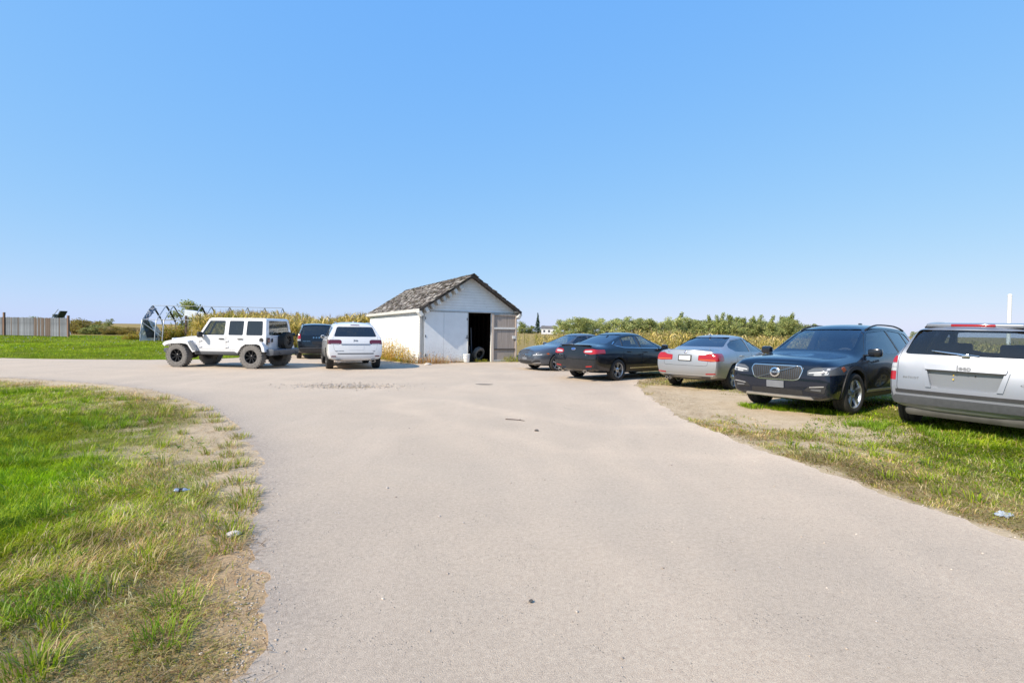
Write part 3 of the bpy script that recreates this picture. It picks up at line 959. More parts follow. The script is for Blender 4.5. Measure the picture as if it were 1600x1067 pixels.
    def arch_trim(s, wb, r0, r1, mat, fx_list=(1, -1), sides=(1, -1), a0=-8, a1=188, cz=0.35, proud=0.012):
        for fx in fx_list:
            for sy in sides:
                poly = [(fx * wb / 2 + r1 * math.cos(R(a)), cz + r1 * math.sin(R(a))) for a in np.linspace(a0, a1, 20)]
                poly += [(fx * wb / 2 + r0 * math.cos(R(a)), cz + r0 * math.sin(R(a))) for a in np.linspace(a1, a0, 20)]
                side = 'left' if sy > 0 else 'right'
                link_mesh('wheel_arch_trim', panel(s.bvh, poly, side, proud, 0.05, 0.5), mat, s.root)

def SEC(x, zb, ws, zm, wm, zsh, wsh, ze, we, zt, dx=(0, 0, 0, 0, 0, 0), zs=0.08):
    """half section of a car: floor, sill, widest line, shoulder, roof or bonnet edge, top; dx shifts each level along x"""
    return [(x + dx[0], 0, zb), (x + dx[0], ws * 0.8, zb), (x + dx[1], ws, zb + zs), (x + dx[2], wm, zm), (x + dx[3], wsh, zsh), (x + dx[4], we, ze),
            (x + dx[5], we * 0.62, zt - (zt - ze) * 0.22), (x + dx[5], 0, zt)]
# ------------------------------------------------------------------ shed, fence, hoop house
def wood_mat(name, c0, c1, streak=(30, 30, 1.2), rough=0.85, speck=0.0, speckcol=(0.3, 0.3, 0.3)):
    m, nt, b = new_mat(name)
    setp(b, rough=rough, spec=0.2)
    f = tex_noise(nt, 1.0, 6, 0.65, stretch=streak)
    c = ramp(nt, f, [(0.3, c0), (0.7, c1)])
    if speck > 0:
        g = ramp(nt, tex_noise(nt, 7, 6, 0.75), [(0.58, 0.0), (0.70, speck)])
        c = mixc(nt, g, c, speckcol)
    oi = nt.nodes.new('ShaderNodeObjectInfo')
    v = N(nt, 'ShaderNodeMapRange'); v.inputs[3].default_value = 0.72; v.inputs[4].default_value = 1.18
    nt.links.new(oi.outputs['Random'], v.inputs[0])
    mm = N(nt, 'ShaderNodeVectorMath', operation='SCALE'); nt.links.new(c, mm.inputs[0]); nt.links.new(v.outputs[0], mm.inputs['Scale'])
    nt.links.new(mm.outputs[0], b.inputs['Base Color'])
    bump(nt, b, f, 0.35, 0.006)
    return m

def vcol_mat(name, rough=0.85, attr='tint', trans=0.0, var=0.0, bumps=0.0):
    m, nt, b = new_mat(name)
    setp(b, rough=rough, spec=0.25)
    a = nt.nodes.new('ShaderNodeAttribute'); a.attribute_name = attr
    c = a.outputs['Color']
    if var > 0:
        c = mixc(nt, var, c, ramp(nt, tex_noise(nt, 25, 5, 0.7), [(0.3, 0.25), (0.7, 0.75)]), 'OVERLAY')
    nt.links.new(c, b.inputs['Base Color'])
    if bumps: bump(nt, b, tex_noise(nt, 60, 4, 0.7), bumps, 0.01)
    if trans > 0:
        nt.nodes.remove(b)
        out = nt.nodes['Material Output']
        d = nt.nodes.new('ShaderNodeBsdfDiffuse'); t = nt.nodes.new('ShaderNodeBsdfTranslucent'); g = nt.nodes.new('ShaderNodeBsdfGlossy')
        g.inputs['Roughness'].default_value = 0.45
        mx = nt.nodes.new('ShaderNodeMixShader'); mx.inputs[0].default_value = trans
        mx2 = nt.nodes.new('ShaderNodeMixShader'); mx2.inputs[0].default_value = 0.012
        nt.links.new(c, d.inputs[0]); nt.links.new(c, t.inputs[0])
        nt.links.new(d.outputs[0], mx.inputs[1]); nt.links.new(t.outputs[0], mx.inputs[2])
        nt.links.new(mx.outputs[0], mx2.inputs[1]); nt.links.new(g.outputs[0], mx2.inputs[2])
        nt.links.new(mx2.outputs[0], out.inputs[0])
    return m

def set_tint(me, cols):
    """one colour per polygon -> corner colour attribute"""
    at = me.color_attributes.new('tint', 'FLOAT_COLOR', 'CORNER')
    lt = np.empty(len(me.polygons), np.int32); me.polygons.foreach_get('loop_total', lt)
    c = np.repeat(np.asarray(cols, np.float32), lt, axis=0)
    at.data.foreach_set('color', np.concatenate([c, np.ones((len(c), 1), np.float32)], 1).ravel())

SHED = (-4.07, 21.834); SHED_YAW = R(28.161)
def shed_pt(u, v, z=0):
    c, s = math.cos(SHED_YAW), math.sin(SHED_YAW)
    x, y = SHED[0] + u * c - v * s, SHED[1] + u * s + v * c
    return Vector((x, y, z))

def build_shed():
    W, L, EV, RG = 4.74, 10.35, 2.53, 4.07
    root = empty('garage_shed', (SHED[0], SHED[1], 0.0), SHED_YAW, 'old white clapboard shed with a mossy brown shingle roof and one door standing open', 'shed')
    white = simple('peeling_white_clapboard', (0.78, 0.79, 0.79), 0.7, 0, 0.07, 3, 0.15)
    nt = white.node_tree; b = nt.nodes['Principled BSDF']
    base = b.inputs['Base Color'].links[0].from_socket
    peel = ramp(nt, tex_noise(nt, 6, 7, 0.75), [(0.62, 0.0), (0.69, 0.75)])
    low = nt.nodes.new('ShaderNodeTexCoord'); sx = nt.nodes.new('ShaderNodeSeparateXYZ'); nt.links.new(low.outputs['Object'], sx.inputs[0])
    nt.links.new(mixc(nt, peel, base, (0.33, 0.30, 0.26)), b.inputs['Base Color'])
    sheet = simple('scuffed_white_sheet_metal', (0.76, 0.78, 0.79), 0.5, 0.0, 0.05, 2.5, 0.05)
    nt = sheet.node_tree; b = nt.nodes['Principled BSDF']
    base = b.inputs['Base Color'].links[0].from_socket
    tc = nt.nodes.new('ShaderNodeTexCoord'); sx = nt.nodes.new('ShaderNodeSeparateXYZ'); nt.links.new(tc.outputs['Object'], sx.inputs[0])
    mr = N(nt, 'ShaderNodeMapRange'); mr.inputs[1].default_value = 0.95; mr.inputs[2].default_value = 0.05; nt.links.new(sx.outputs[2], mr.inputs[0])
    spk = ramp(nt, tex_noise(nt, 14, 6, 0.8), [(0.55, 0.0), (0.62, 1.0)])
    mu = N(nt, 'ShaderNodeMath', operation='MULTIPLY'); nt.links.new(mr.outputs[0], mu.inputs[0]); nt.links.new(spk, mu.inputs[1])
    nt.links.new(mixc(nt, mu.outputs[0], base, (0.25, 0.21, 0.17)), b.inputs['Base Color'])
    inside = wood_mat('dark_old_boards', (0.035, 0.028, 0.022), (0.075, 0.060, 0.048))
    grey = wood_mat('weathered_grey_brown_wood', (0.29, 0.245, 0.215), (0.50, 0.43, 0.38), (40, 40, 1.5), speck=0.3, speckcol=(0.16, 0.12, 0.10))
    trimw = wood_mat('worn_white_trim', (0.50, 0.49, 0.46), (0.66, 0.66, 0.64), (20, 20, 1.5), speck=0.5, speckcol=(0.3, 0.27, 0.23))
    dark = wood_mat('blackened_rake_board', (0.035, 0.03, 0.028), (0.11, 0.095, 0.085), (6, 6, 6), speck=0.3, speckcol=(0.28, 0.26, 0.23))
    slope = (RG - EV) / (W / 2)
    rz = lambda u: EV + slope * min(u, W - u) - 0.08          # underside of the roof over the wall
    # sheathing: walls with thickness and a real opening
    bm = bmesh.new()
    T = 0.10
    def quadbox(u0, u1, v0, v1, z0, z1): bm_box(bm, ((u0 + u1) / 2, (v0 + v1) / 2, (z0 + z1) / 2), (u1 - u0, v1 - v0, z1 - z0))
    quadbox(0.02, T, 0.02, L - .02, -.15, 2.45); quadbox(W - T, W - .02, 0.02, L - .02, -.15, 2.45); quadbox(T, W - T, L - T, L - .02, -.15, 2.36)
    quadbox(T, 2.24, 0.05, T, -.15, 2.34); quadbox(3.50, W - T, 0.05, T, -.15, 2.34); quadbox(T, W - T, 0.045, T, 2.36, 2.44)
    for v0, v1 in ((0.03, 0.09), (L - .09, L - .03)):
        A = [bm.verts.new(p) for p in ((0.02, v0, 2.36), (W - .02, v0, 2.36), (W / 2, v0, RG - .10))]; B = [bm.verts.new((p.co.x, v1, p.co.z)) for p in A]
        bm.faces.new(A); bm.faces.new(B[::-1])
        for i in range(3): bm.faces.new((A[i], B[i], B[(i + 1) % 3], A[(i + 1) % 3]))
    quadbox(T, W - T, T, L - T, -.10, 0.02)
    link_mesh('wall_framing', bm_mesh('framing', bm), inside, root)
    bm = bmesh.new()
    for k in range(9):
        bm_box(bm, (W / 2, 1.2 * k + .4, 2.40), (W - .24, .05, .14))
    for k in range(17): bm_box(bm, (T + .045, .3 + .6 * k, 1.2), (.09, .05, 2.3)); bm_box(bm, (W - T - .045, .3 + .6 * k, 1.2), (.09, .05, 2.3))
    link_mesh('tie_beams', bm_mesh('ties', bm), inside, root)
    # clapboards, one object each
    def board(u0, v0, u1, v1, z0, z1, cut=None):
        """a lapped board between two plan points; cut(z) narrows a gable board at its top edge"""
        d = Vector((u1 - u0, v1 - v0, 0)); ln = d.length; d.normalize(); n = Vector((d.y, -d.x, 0))
        a0, a1 = (0, ln) if cut is None else cut(z0)
        b0, b1 = (0, ln) if cut is None else cut(z1)
        if b1 - b0 < 0.02: b0 = b1 = (b0 + b1) / 2
        o = Vector((u0, v0, 0))
        P = [(a0, z0, .026), (a1, z0, .026), (b1, z1, .008), (b0, z1, .008), (a0, z0, -.004), (a1, z0, -.004), (b1, z1, -.004), (b0, z1, -.004)]
        V = [tuple(o + d * t + n * q + Vector((0, 0, z))) for t, z, q in P]
        F = [(0, 1, 2, 3), (7, 6, 5, 4), (0, 4, 5, 1), (1, 5, 6, 2), (2, 6, 7, 3), (3, 7, 4, 0)]
        return link_mesh('siding_board', mesh_np('siding_board', V, F), white, root)
    st = 0.128
    for k in range(20):
        z = -.04 + st * k
        if z + st > 2.50: break
        board(0, L, 0, 0, z, z + st - .004)
        board(W, 0, W, L, z, z + st - .004)
        board(W, L, 0, L, z, z + st - .004)
        board(3.50, 0, W, 0, z, z + st - .004) if z < 2.3 else None
    k = 0
    z = 2.36
    while z < RG - .22:
        gc = lambda zz: (max(0.0, (zz - EV + .10) / slope), min(W, W - (zz - EV + .10) / slope))
        board(0, 0, W, 0, z, z + st - .004, gc); board(W, L, 0, L, z, z + st - .004, gc)
        z += st
    # corner boards, lintel, door jambs
    def bar(name, c, s, mat, rot=None, bev=.006, parent=None):
        bm = bmesh.new(); bm_box(bm, c, s, rot, bevel=bev)
        return link_mesh(name, bm_mesh(name, bm), mat, parent or root)
    bar('corner_board', (-.01, -.01, 1.15), (.10, .10, 2.38), trimw)
    bar('corner_board', (W + .01, -.01, 1.15), (.10, .10, 2.38), trimw)
    bar('lintel', (W / 2, -.035, 2.335), (W, .06, .045), trimw)
    bar('door_jamb', (3.475, -.02, 1.14), (.06, .09, 2.30), trimw)
    # ribbed strip beside the corner
    bm = bmesh.new()
    for q in range(52): bm_box(bm, (.10, -.048, .05 + .0435 * q), (.075, .022, .022), bevel=.004)
    bm_box(bm, (.10, -.034, 1.15), (.08, .012, 2.28))
    link_mesh('ribbed_strip', bm_mesh('ribbed', bm), trimw, root)
    # the two closed leaves
    for u0, u1 in ((.15, 1.06), (1.068, 2.26)):
        bm = bmesh.new(); bm_box(bm, ((u0 + u1) / 2, -.045, 1.16), (u1 - u0, .04, 2.28), bevel=.006)
        d = link_mesh('door', bm_mesh('door', bm), sheet, root)
        for zz in (.35, 1.2, 2.0):
            bm = bmesh.new(); bm_box(bm, (u0 + .05 if u0 < 1 else u1 - .06, -.072, zz), (.03, .014, .11), bevel=.003)
            link_mesh('hinge', bm_mesh('hinge', bm), dark, d)
    bar('latch', (2.20, -.075, 1.12), (.12, .03, .03), dark)
    bar('door_edge_trim', (2.245, -.07, 1.16), (.035, .03, 2.28), trimw)
    # open leaf, folded back against the wall and showing its braces
    leaf = empty('open_door', (3.50, -.085, 0), R(-3.0)); leaf.parent = root
    bm = bmesh.new(); bm_box(bm, (.62, 0, 1.145), (1.20, .025, 2.22), bevel=.004)
    link_mesh('door_sheet', bm_mesh('leaf', bm), grey, leaf)
    for nm, c, s, mt in (('stile', (.03, -.035, 1.145), (.085, .045, 2.30), grey), ('stile', (1.235, -.035, 1.145), (.075, .05, 2.30), grey), ('rail', (.63, -.033, 2.225), (1.12, .04, .06), grey),
                         ('rail', (.63, -.036, 1.60), (1.12, .045, .085), trimw), ('rail', (.63, -.033, .60), (1.12, .04, .045), dark), ('rail', (.63, -.033, .05), (1.12, .045, .09), trimw), ('latch', (1.12, -.05, 1.17), (.18, .03, .14), trimw), ('latch', (1.15, -.06, 1.07), (.12, .02, .02), dark)):
        bm = bmesh.new(); bm_box(bm, c, s, bevel=.005); link_mesh(nm, bm_mesh(nm, bm), mt, leaf)
    # roof deck, rake boards, fascia
    OH, SO = .38, .17
    for sgn in (0, 1):
        bm = bmesh.new()
        V = [(-SO, EV - slope * SO), (W / 2, RG)]
        pts = [(-SO, EV - slope * SO - .03), (W / 2, RG - .03), (W / 2, RG - .09), (-SO, EV - slope * SO - .09)]
        f = (lambda u: u) if sgn == 0 else (lambda u: W - u)
        A = [bm.verts.new((f(u), -OH, z)) for u, z in pts]; B = [bm.verts.new((f(u), L + .3, z)) for u, z in pts]
        bm.faces.new(A); bm.faces.new(B[::-1])
        for i in range(4): bm.faces.new((A[i], B[i], B[(i + 1) % 4], A[(i + 1) % 4]))
        link_mesh('roof_deck', bm_mesh('deck', bm), dark, root)
        # rake board at the gable, and white eaves fascia
        ang = math.atan(slope)
        ln = math.hypot(W / 2 + SO, RG - EV + slope * SO)
        cx, cz = (W / 2 - SO) / 2, (RG + EV - slope * SO) / 2
        for vv in (-OH - .014, L + .314):
            bm = bmesh.new(); bm_box(bm, (f(cx), vv, cz - .075), (ln, .025, .10), Matrix.Rotation(-ang if sgn == 0 else ang, 3, 'Y'), bevel=.004)
            link_mesh('rake_board', bm_mesh('rake', bm), dark if vv < 0 else dark, root)
        bar('fascia', (f(-SO - .014), L / 2 - .04, EV - slope * SO - .085), (.025, L + .66, .15), trimw)
        if sgn == 0:
            bm = bmesh.new(); bm_box(bm, (-SO / 2 - .02, L / 2 - .04, EV - slope * SO - .10), (SO + .02, L + .6, .016)); link_mesh('soffit', bm_mesh('soffit', bm), trimw, root)
    # stub blocks under the gable overhang
    for sgn in (0, 1):
        for k in range(8 if sgn == 0 else 1):
            t = -.10 + .27 * k
            u = t if sgn == 0 else W - t
            z = EV + slope * t - .235
            bar('lookout_block', (u, -OH / 2 - .01, z - .035), (.155, OH - .02, .25), trimw, Matrix.Rotation((-1 if sgn == 0 else 1) * math.atan(slope), 3, 'Y'), .02)
    bar('eave_return', (W + .02, -OH / 2 + .03, 2.40), (.24, .28, .08), trimw)
    # shingles: laid rows, many slipped, curled or broken
    V, F, C = [], [], []
    rnd = random.Random(5)
    pal = [(.075, .06, .05), (.105, .088, .075), (.15, .125, .108), (.25, .22, .195), (.045, .037, .03), (.10, .085, .05), (.42, .39, .35), (.065, .06, .035)]
    ls = math.hypot(W / 2 + SO, RG - EV + slope * SO)
    dx, dz = (W / 2 + SO) / ls, (RG - EV + slope * SO) / ls
    for sgn in (0, 1):
        f = (lambda u: u) if sgn == 0 else (lambda u: W - u)
        rows = int(ls / .145) + 1
        for r in range(rows):
            v = -OH - .05 + rnd.uniform(-.06, .06)
            while v < L + .3:
                wd = rnd.uniform(.10, .22)
                s0 = max(-.03, r * .145 + rnd.uniform(-.022, .022)); s1 = min(ls + .01, s0 + .24)
                lift = .016 + (rnd.random() < .22) * rnd.uniform(.01, .05); sk = rnd.uniform(-.02, .02)
                if rnd.random() > .05:
                    i = len(V)
                    for (s, vv, h) in ((s0, v, lift), (s0 + sk, v + wd - .012, lift + rnd.uniform(-.006, .012)), (s1, v + wd - .012, .004), (s1, v, .004)):
                        for th in (0.0, -.012):
                            hh = h + th
                            V.append((f(-SO + s * dx - dz * hh), vv, EV - slope * SO + s * dz + dx * hh - .012))
                    q = [(0, 2, 4, 6), (7, 5, 3, 1), (0, 1, 3, 2), (2, 3, 5, 4), (6, 7, 1, 0)]
                    c = pal[rnd.choice((0, 1, 1, 2, 2, 3, 3, 4, 4, 5, 6, 6, 7))]
                    k_ = rnd.uniform(.8, 1.2)
                    for p in q: F.append([i + t for t in (p if sgn == 0 else p[::-1])]); C.append([x * k_ for x in c])
                v += wd
    # ridge caps
    v = -OH - .06
    while v < L + .3:
        for sgn in (1, -1):
            i = len(V); lift = rnd.uniform(.018, .04)
            for uu, vv, zz in ((0, v, 0), (.15 * sgn, v, -.15 * slope), (.15 * sgn, v + .26, -.15 * slope - .012), (0, v + .26, -.012)):
                for th in (0, -.014): V.append((W / 2 + uu, vv, RG + lift + zz + th))
            c = pal[rnd.randrange(0, 6)]
            for p in ((0, 2, 4, 6), (7, 5, 3, 1), (0, 1, 3, 2), (2, 3, 5, 4), (6, 7, 1, 0)): F.append([i + t for t in (p if sgn < 0 else p[::-1])]); C.append(c)
        v += .22
    me = mesh_np('shingles', V, F); set_tint(me, C)
    o = link_mesh('shingles', me, vcol_mat('mossy_shingles', .95, var=.5, bumps=.4), root); o['kind'] = 'stuff'
    # what can be made out inside
    ty, ri, hu = wheel_meshes(.33, .22, .19, spokes=5, spoke_w=.07)
    p = shed_pt(3.05, .50, .37)
    t = empty('old_wheel', p, SHED_YAW, 'dusty old car wheel leaning just inside the open shed doorway', 'wheel')
    t.rotation_euler = (Matrix.Rotation(SHED_YAW + R(200), 3, 'Z') @ Matrix.Rotation(R(-22), 3, 'X')).to_euler()
    link_mesh('tyre', ty, M['dusty_tyre'], t); link_mesh('rim', ri, M['dark_alloy'], t)
    p = shed_pt(2.08, -.33, float(H(-2.1, 22.3)) + .018)
    bk = empty('white_bucket', p, 0, 'white plastic bucket standing at the edge of the open shed doorway', 'bucket')
    bm = bmesh.new()
    bm_lathe(bm, [(.0005, .004), (.125, .004), (.13, .012), (.150, .36), (.158, .365), (.158, .385), (.148, .385), (.144, .36), (.120, .02), (.0005, .02)], 28, 'z')
    bm_lathe(bm, [(.150, .30), (.160, .302), (.160, .312), (.150, .314)], 28, 'z')
    link_mesh('pail', bm_mesh('pail', bm, 40), M['plate_white'], bk)
    bm = bmesh.new(); bm_tube(bm, [(.158 * math.cos(a), -.02 - .14 * math.sin(a), .34 - .16 * math.sin(a)) for a in np.linspace(0, math.pi, 12)], .004, 6); link_mesh('handle', bm_mesh('bail', bm, 40), M['chrome'], bk)
    bm = bmesh.new(); bm_tube(bm, [shed_pt(2.96, 1.1, .03), shed_pt(2.92, 1.15, 1.62)], .03, 10)
    tag(link_mesh('pale_pipe', bm_mesh('pipe', bm, 40), M['plate_grey']), 'pale upright pipe standing in the dark shed interior', 'pipe')
    bm = bmesh.new(); pts = [shed_pt(2.45 + .16 * math.cos(a) + .03 * a / 6, .55 + .02 * a, .62 + .20 * math.sin(a)) for a in np.linspace(-1.2, 8.5, 50)]
    pts = [shed_pt(2.40, .5, .08)] + pts; bm_tube(bm, pts, .009, 6)
    tag(link_mesh('wire_coil', bm_mesh('coil', bm, 40), M['plate_grey']), 'loose grey coil of wire hanging inside the shed doorway', 'wire')
    bm = bmesh.new(); bm_box(bm, shed_pt(2.62, .75, .20), (.5, .4, .36), Matrix.Rotation(.3, 3, 'Z'), bevel=.02)
    bx = link_mesh('dark_crate', bm_mesh('crate', bm), inside); tag(bx, 'dark wooden crate on the shed floor behind the bucket', 'crate')
    bm = bmesh.new()
    for q in range(4): bm_box(bm, shed_pt(2.62, .75, .06 + .09 * q) + Vector((-.02, -.23, 0)), (.46, .02, .06), Matrix.Rotation(.3, 3, 'Z'), bevel=.004)
    link_mesh('slat', bm_mesh('slat', bm), inside, bx)
    # broken pale stone by the weeds
    return root

def build_fence():
    wood = wood_mat('silvery_grey_fence_boards', (0.045, 0.05, 0.06), (0.34, 0.36, 0.40), (14, 14, 1.6), speck=.75, speckcol=(.08, .08, .09))
    brown = wood_mat('brown_fence_boards', (0.085, 0.062, 0.05), (0.20, 0.155, 0.13), (30, 30, .9), speck=.35, speckcol=(.3, .29, .28))
    postm = wood_mat('reddish_fence_post', (0.13, 0.075, 0.055), (0.24, 0.15, 0.11), (20, 20, 1))
    A, B = Vector((-54.6, 50.7)), Vector((-42.5, 46.95))
    d = (B - A); ln = d.length; d.normalize()
    root = empty('board_fence', (A.x, A.y, 0), math.atan2(d.y, d.x), 'weathered grey board fence at the far side of the lawn', 'fence')
    rnd = random.Random(3)
    base = lambda t: float(H(A.x + d.x * t, A.y + d.y * t))
    t = 0.0; k = 0; w = .152
    bm = bmesh.new(); bm_box(bm, (0, 0, 0), (w - .008, .022, 1.0), bevel=.004); me1 = bm_mesh('plank', bm)
    me2 = me1.copy(); me1.materials.append(wood); me2.materials.append(brown)
    while t < ln - .1:
        h = 1.84 + rnd.uniform(-.03, .02) - .07 * (t / ln)
        f = t / ln
        br = (.60 < f < .80) and rnd.random() < .85 or rnd.random() < .08
        o = link_mesh('fence_board', me2 if br else me1, None, root, (t + w / 2, rnd.uniform(-.006, .006), base(t) + .07 + h / 2), (0, rnd.uniform(-.008, .008), 0))
        o.scale = (1, 1, h); t += w
    for z in (.35, 1.0, 1.6):
        bm = bmesh.new()
        segs = 6
        for q in range(segs):
            t0 = ln * q / segs; bm_box(bm, (t0 + ln / segs / 2, .045, base(t0) + z), (ln / segs - .01, .05, .09), bevel=.004)
        link_mesh('rail', bm_mesh('rail', bm), wood, root)
    for tt, h, m_ in ((3.35, 2.42, postm), (ln + .02, 2.14, postm), (.0, 2.0, postm)):
        bm = bmesh.new(); bm_box(bm, (tt, -.06 if tt < ln else 0, base(tt) + h / 2 - .05), (.19, .14, h), bevel=.012)
        link_mesh('fence_post', bm_mesh('post', bm), m_, root)

def build_hoop_house():
    metal = simple('galvanised_tube', (0.42, 0.44, 0.47), .45, .6, .2, 20)
    blackp = simple('black_plastic_film', (.018, .019, .022), .5, 0, .3, 5)
    film = bpy.data.materials.new('torn_white_film'); film.use_nodes = True
    nt = film.node_tree; nt.nodes.clear()
    out = nt.nodes.new('ShaderNodeOutputMaterial'); d1 = nt.nodes.new('ShaderNodeBsdfDiffuse'); t1 = nt.nodes.new('ShaderNodeBsdfTranslucent'); g1 = nt.nodes.new('ShaderNodeBsdfGlossy')
    c = ramp(nt, tex_noise(nt, 2.5, 6, .7), [(.3, (.50, .55, .60)), (.5, (.72, .75, .78)), (.75, (.80, .81, .82))])
    for n_ in (d1, t1): nt.links.new(c, n_.inputs[0])
    g1.inputs['Roughness'].default_value = .3
    a = nt.nodes.new('ShaderNodeMixShader'); a.inputs[0].default_value = .35; b = nt.nodes.new('ShaderNodeMixShader'); b.inputs[0].default_value = .08
    nt.links.new(d1.outputs[0], a.inputs[1]); nt.links.new(t1.outputs[0], a.inputs[2]); nt.links.new(a.outputs[0], b.inputs[1]); nt.links.new(g1.outputs[0], b.inputs[2]); nt.links.new(b.outputs[0], out.inputs[0])
    yaw = R(11)
    o = Vector((-30.8, 42.0)); zg = float(H(o.x, o.y))
    root = empty('hoop_house', (o.x, o.y, zg), yaw, 'derelict hoop house frame with torn plastic film hanging off one end', 'hoop house')
    PK, HW = 2.98, 1.9
    def hoop_pt(s, f):
        """f from -1 (near foot) over the peak at 0 to +1 (far foot)"""
        q = abs(f); sg = -1 if f < 0 else 1
        if q < .5: y, z = HW * .82 * (q / .5), PK - (PK - 1.75) * (q / .5) ** 1.12
        else: y, z = HW * (.82 + .18 * ((q - .5) / .5) ** .6), 1.75 * (1 - (q - .5) / .5)
        return Vector((s, sg * y, z))
    hoops = [0, 1.05, 1.62, 3.8, 4.6, 6.05, 7.5, 8.9, 10.4]
    for k, s in enumerate(hoops):
        bm = bmesh.new(); bm_tube(bm, [hoop_pt(s, f) for f in np.linspace(-1, 1, 25)], 0.045, 8)
        h = link_mesh('hoop', bm_mesh('hoop', bm, 50), metal, root)
        if k in (0, 1, 2, 3, 4):       # rags of black film still wrapped round the far half
            bm = bmesh.new(); bm_tube(bm, [hoop_pt(s, f) + Vector((0, .01, 0)) for f in np.linspace(.03, .42 + .10 * (k % 3), 9)], .075 if k in (0, 1, 3) else .05, 7)
            link_mesh('film_rag', bm_mesh('rag', bm, 50), blackp, h)
    for nm, f in (('ridge_pipe', 0), ('purlin', -.5), ('purlin', .5)):
        bm = bmesh.new(); bm_tube(bm, [hoop_pt(s, f) + Vector((0, 0, .03)) for s in hoops], .024, 8); link_mesh(nm, bm_mesh(nm, bm, 50), metal, root)
    bm = bmesh.new(); bm_tube(bm, [hoop_pt(0, -.55), hoop_pt(1.6, -.9)], .02, 6); bm_tube(bm, [hoop_pt(1.05, .55), hoop_pt(2.6, .95)], .02, 6); link_mesh('brace', bm_mesh('brace', bm), metal, root)
    # film hanging at the near end
    def sheet(fn, nu, nv, name, mat):
        V = [tuple(fn(i / nu, j / nv)) for j in range(nv + 1) for i in range(nu + 1)]
        F = [(j * (nu + 1) + i, j * (nu + 1) + i + 1, (j + 1) * (nu + 1) + i + 1, (j + 1) * (nu + 1) + i) for j in range(nv) for i in range(nu)]
        V2 = [(x, y + .012, z - .004) for x, y, z in V]; k = len(V)
        F2 = [tuple(q + k for q in f[::-1]) for f in F]
        me = mesh_np(name, V + V2, F + F2, True)
        return link_mesh(name, me, mat, root)
    nz = lambda u, v, s: noise.noise(Vector((u * s, v * s, 3.1)))
    def f1(u, v):      # the end sheet: from the near shoulder down to the foot, ragged inner edge
        p = hoop_pt(-.02, -.46 - .53 * v)
        w = (.85 + .65 * math.sin(v * 3.0) + 1.2 * v * v) * (1 + .3 * nz(v, 0, 6))
        return p + Vector((u * w * .45 + .16 * nz(u * 3, v * 3, 1.6), u * w * .9 + .28 * nz(u * 4 + 3, v * 2, 1.5), -.25 * u * (1 - v) + .05 * nz(u, v, 9)))
    sheet(f1, 14, 20, 'torn_film', film)
    def f2(u, v):
        p = hoop_pt(.0, -.02 - .45 * v)
        return p + Vector((u * (.34 + .25 * nz(v * 3, 1, 2)) + .10 * nz(u * 3, v * 3, 2.5), .16 * nz(u * 2, v * 4, 2.5) - .06, -.22 * u + .16 * nz(u * 3, v * 2, 4)))
    sheet(f2, 10, 16, 'film_cap', simple('grey_shade_film', (.20, .22, .26), .6, 0, .6, 3))
    def f3(u, v):
        p = hoop_pt(-.06, -.52 - .40 * v)
        return p + Vector((.12 + u * .42 + .25 * v + .06 * nz(u * 3, v * 3, 3), .10 + .85 * v * (.4 + u) + .15 * nz(u * 4, v * 3, 2) - .12, .0))
    sheet(f3, 6, 14, 'dark_film', simple('dark_folded_film', (.06, .068, .085), .45, 0, .5, 3))
    # post by the frame
    bm = bmesh.new(); bm_box(bm, (3.1, -1.2, 1.0), (.16, .16, 2.3), bevel=.015); link_mesh('end_post', bm_mesh('post', bm), wood_mat('brown_post', (.10, .07, .055), (.19, .14, .11)), root)
    # a pale tarp roof stretched over posts behind the frame
    zt = float(H(-33, 53)) 
    tr = empty('tarp_shelter', (-34.4, 52.0, zt), R(8), 'white tarp roof on poles behind the hoop house frame', 'shelter')
    me = bmesh.new()
    top = [(-.3, 0, 2.95), (3.7, 0, 2.25), (3.7, 1.8, 2.25), (-.3, 1.8, 2.95)]
    a = [me.verts.new(p) for p in top]; b = [me.verts.new((p[0], p[1] - .10 if p[1] == 0 else p[1] + .1, p[2] - .72 + (.30 if p[0] > 0 else 0))) for p in top]
    me.faces.new(a)
    for i in range(4): me.faces.new((a[i], b[i], b[(i + 1) % 4], a[(i + 1) % 4]))
    link_mesh('tarp', bm_mesh('tarp', me), simple('white_tarp', (.66, .68, .70), .5, 0, .1, 2), tr)
    for x in (0, 3.4):
        for y in (.1, 1.7):
            bm = bmesh.new(); bm_tube(bm, [(x, y, 0), (x, y, 2.2)], .03, 8); link_mesh('pole', bm_mesh('pole', bm), metal, tr)
    # tilted dark green canopy showing above the fence
    zt = float(H(-50, 55))
    cr = empty('garden_swing', (-51.6, 55.4, zt), R(-18), 'dark green tilted canopy showing above the end of the board fence', 'garden swing')
    green = simple('dark_green_canvas', (.018, .030, .022), .8, 0, .3, 4)
    for nm, c, s, ry in (('canopy_panel', (1.18, 0, 2.36), (.95, .7, .06), -50), ('canopy_panel', (.45, 0, 2.16), (.62, .7, .06), 40)):
        bm = bmesh.new(); bm_box(bm, c, s, Matrix.Rotation(R(ry), 3, 'Y'), bevel=.02); 
        bm_box(bm, (c[0], c[1] - .36, c[2] - .06), (s[0], .03, .18), Matrix.Rotation(R(ry), 3, 'Y')); link_mesh(nm, bm_mesh(nm, bm), green, cr)
    bm = bmesh.new()
    for y in (-.6, .6):
        bm_tube(bm, [(-.5, y, 0), (.55, y, 2.05), (1.6, y, 0)], .03, 8)
    bm_tube(bm, [(.55, -.6, 2.05), (.55, .6, 2.05)], .03, 8); bm_tube(bm, [(.55, -.6, 2.05), (1.6, -.6, 2.9)], .03, 8)
    bm_box(bm, (.55, 0, .5), (.5, 1.1, .06)); link_mesh('frame', bm_mesh('frame', bm), metal, cr)

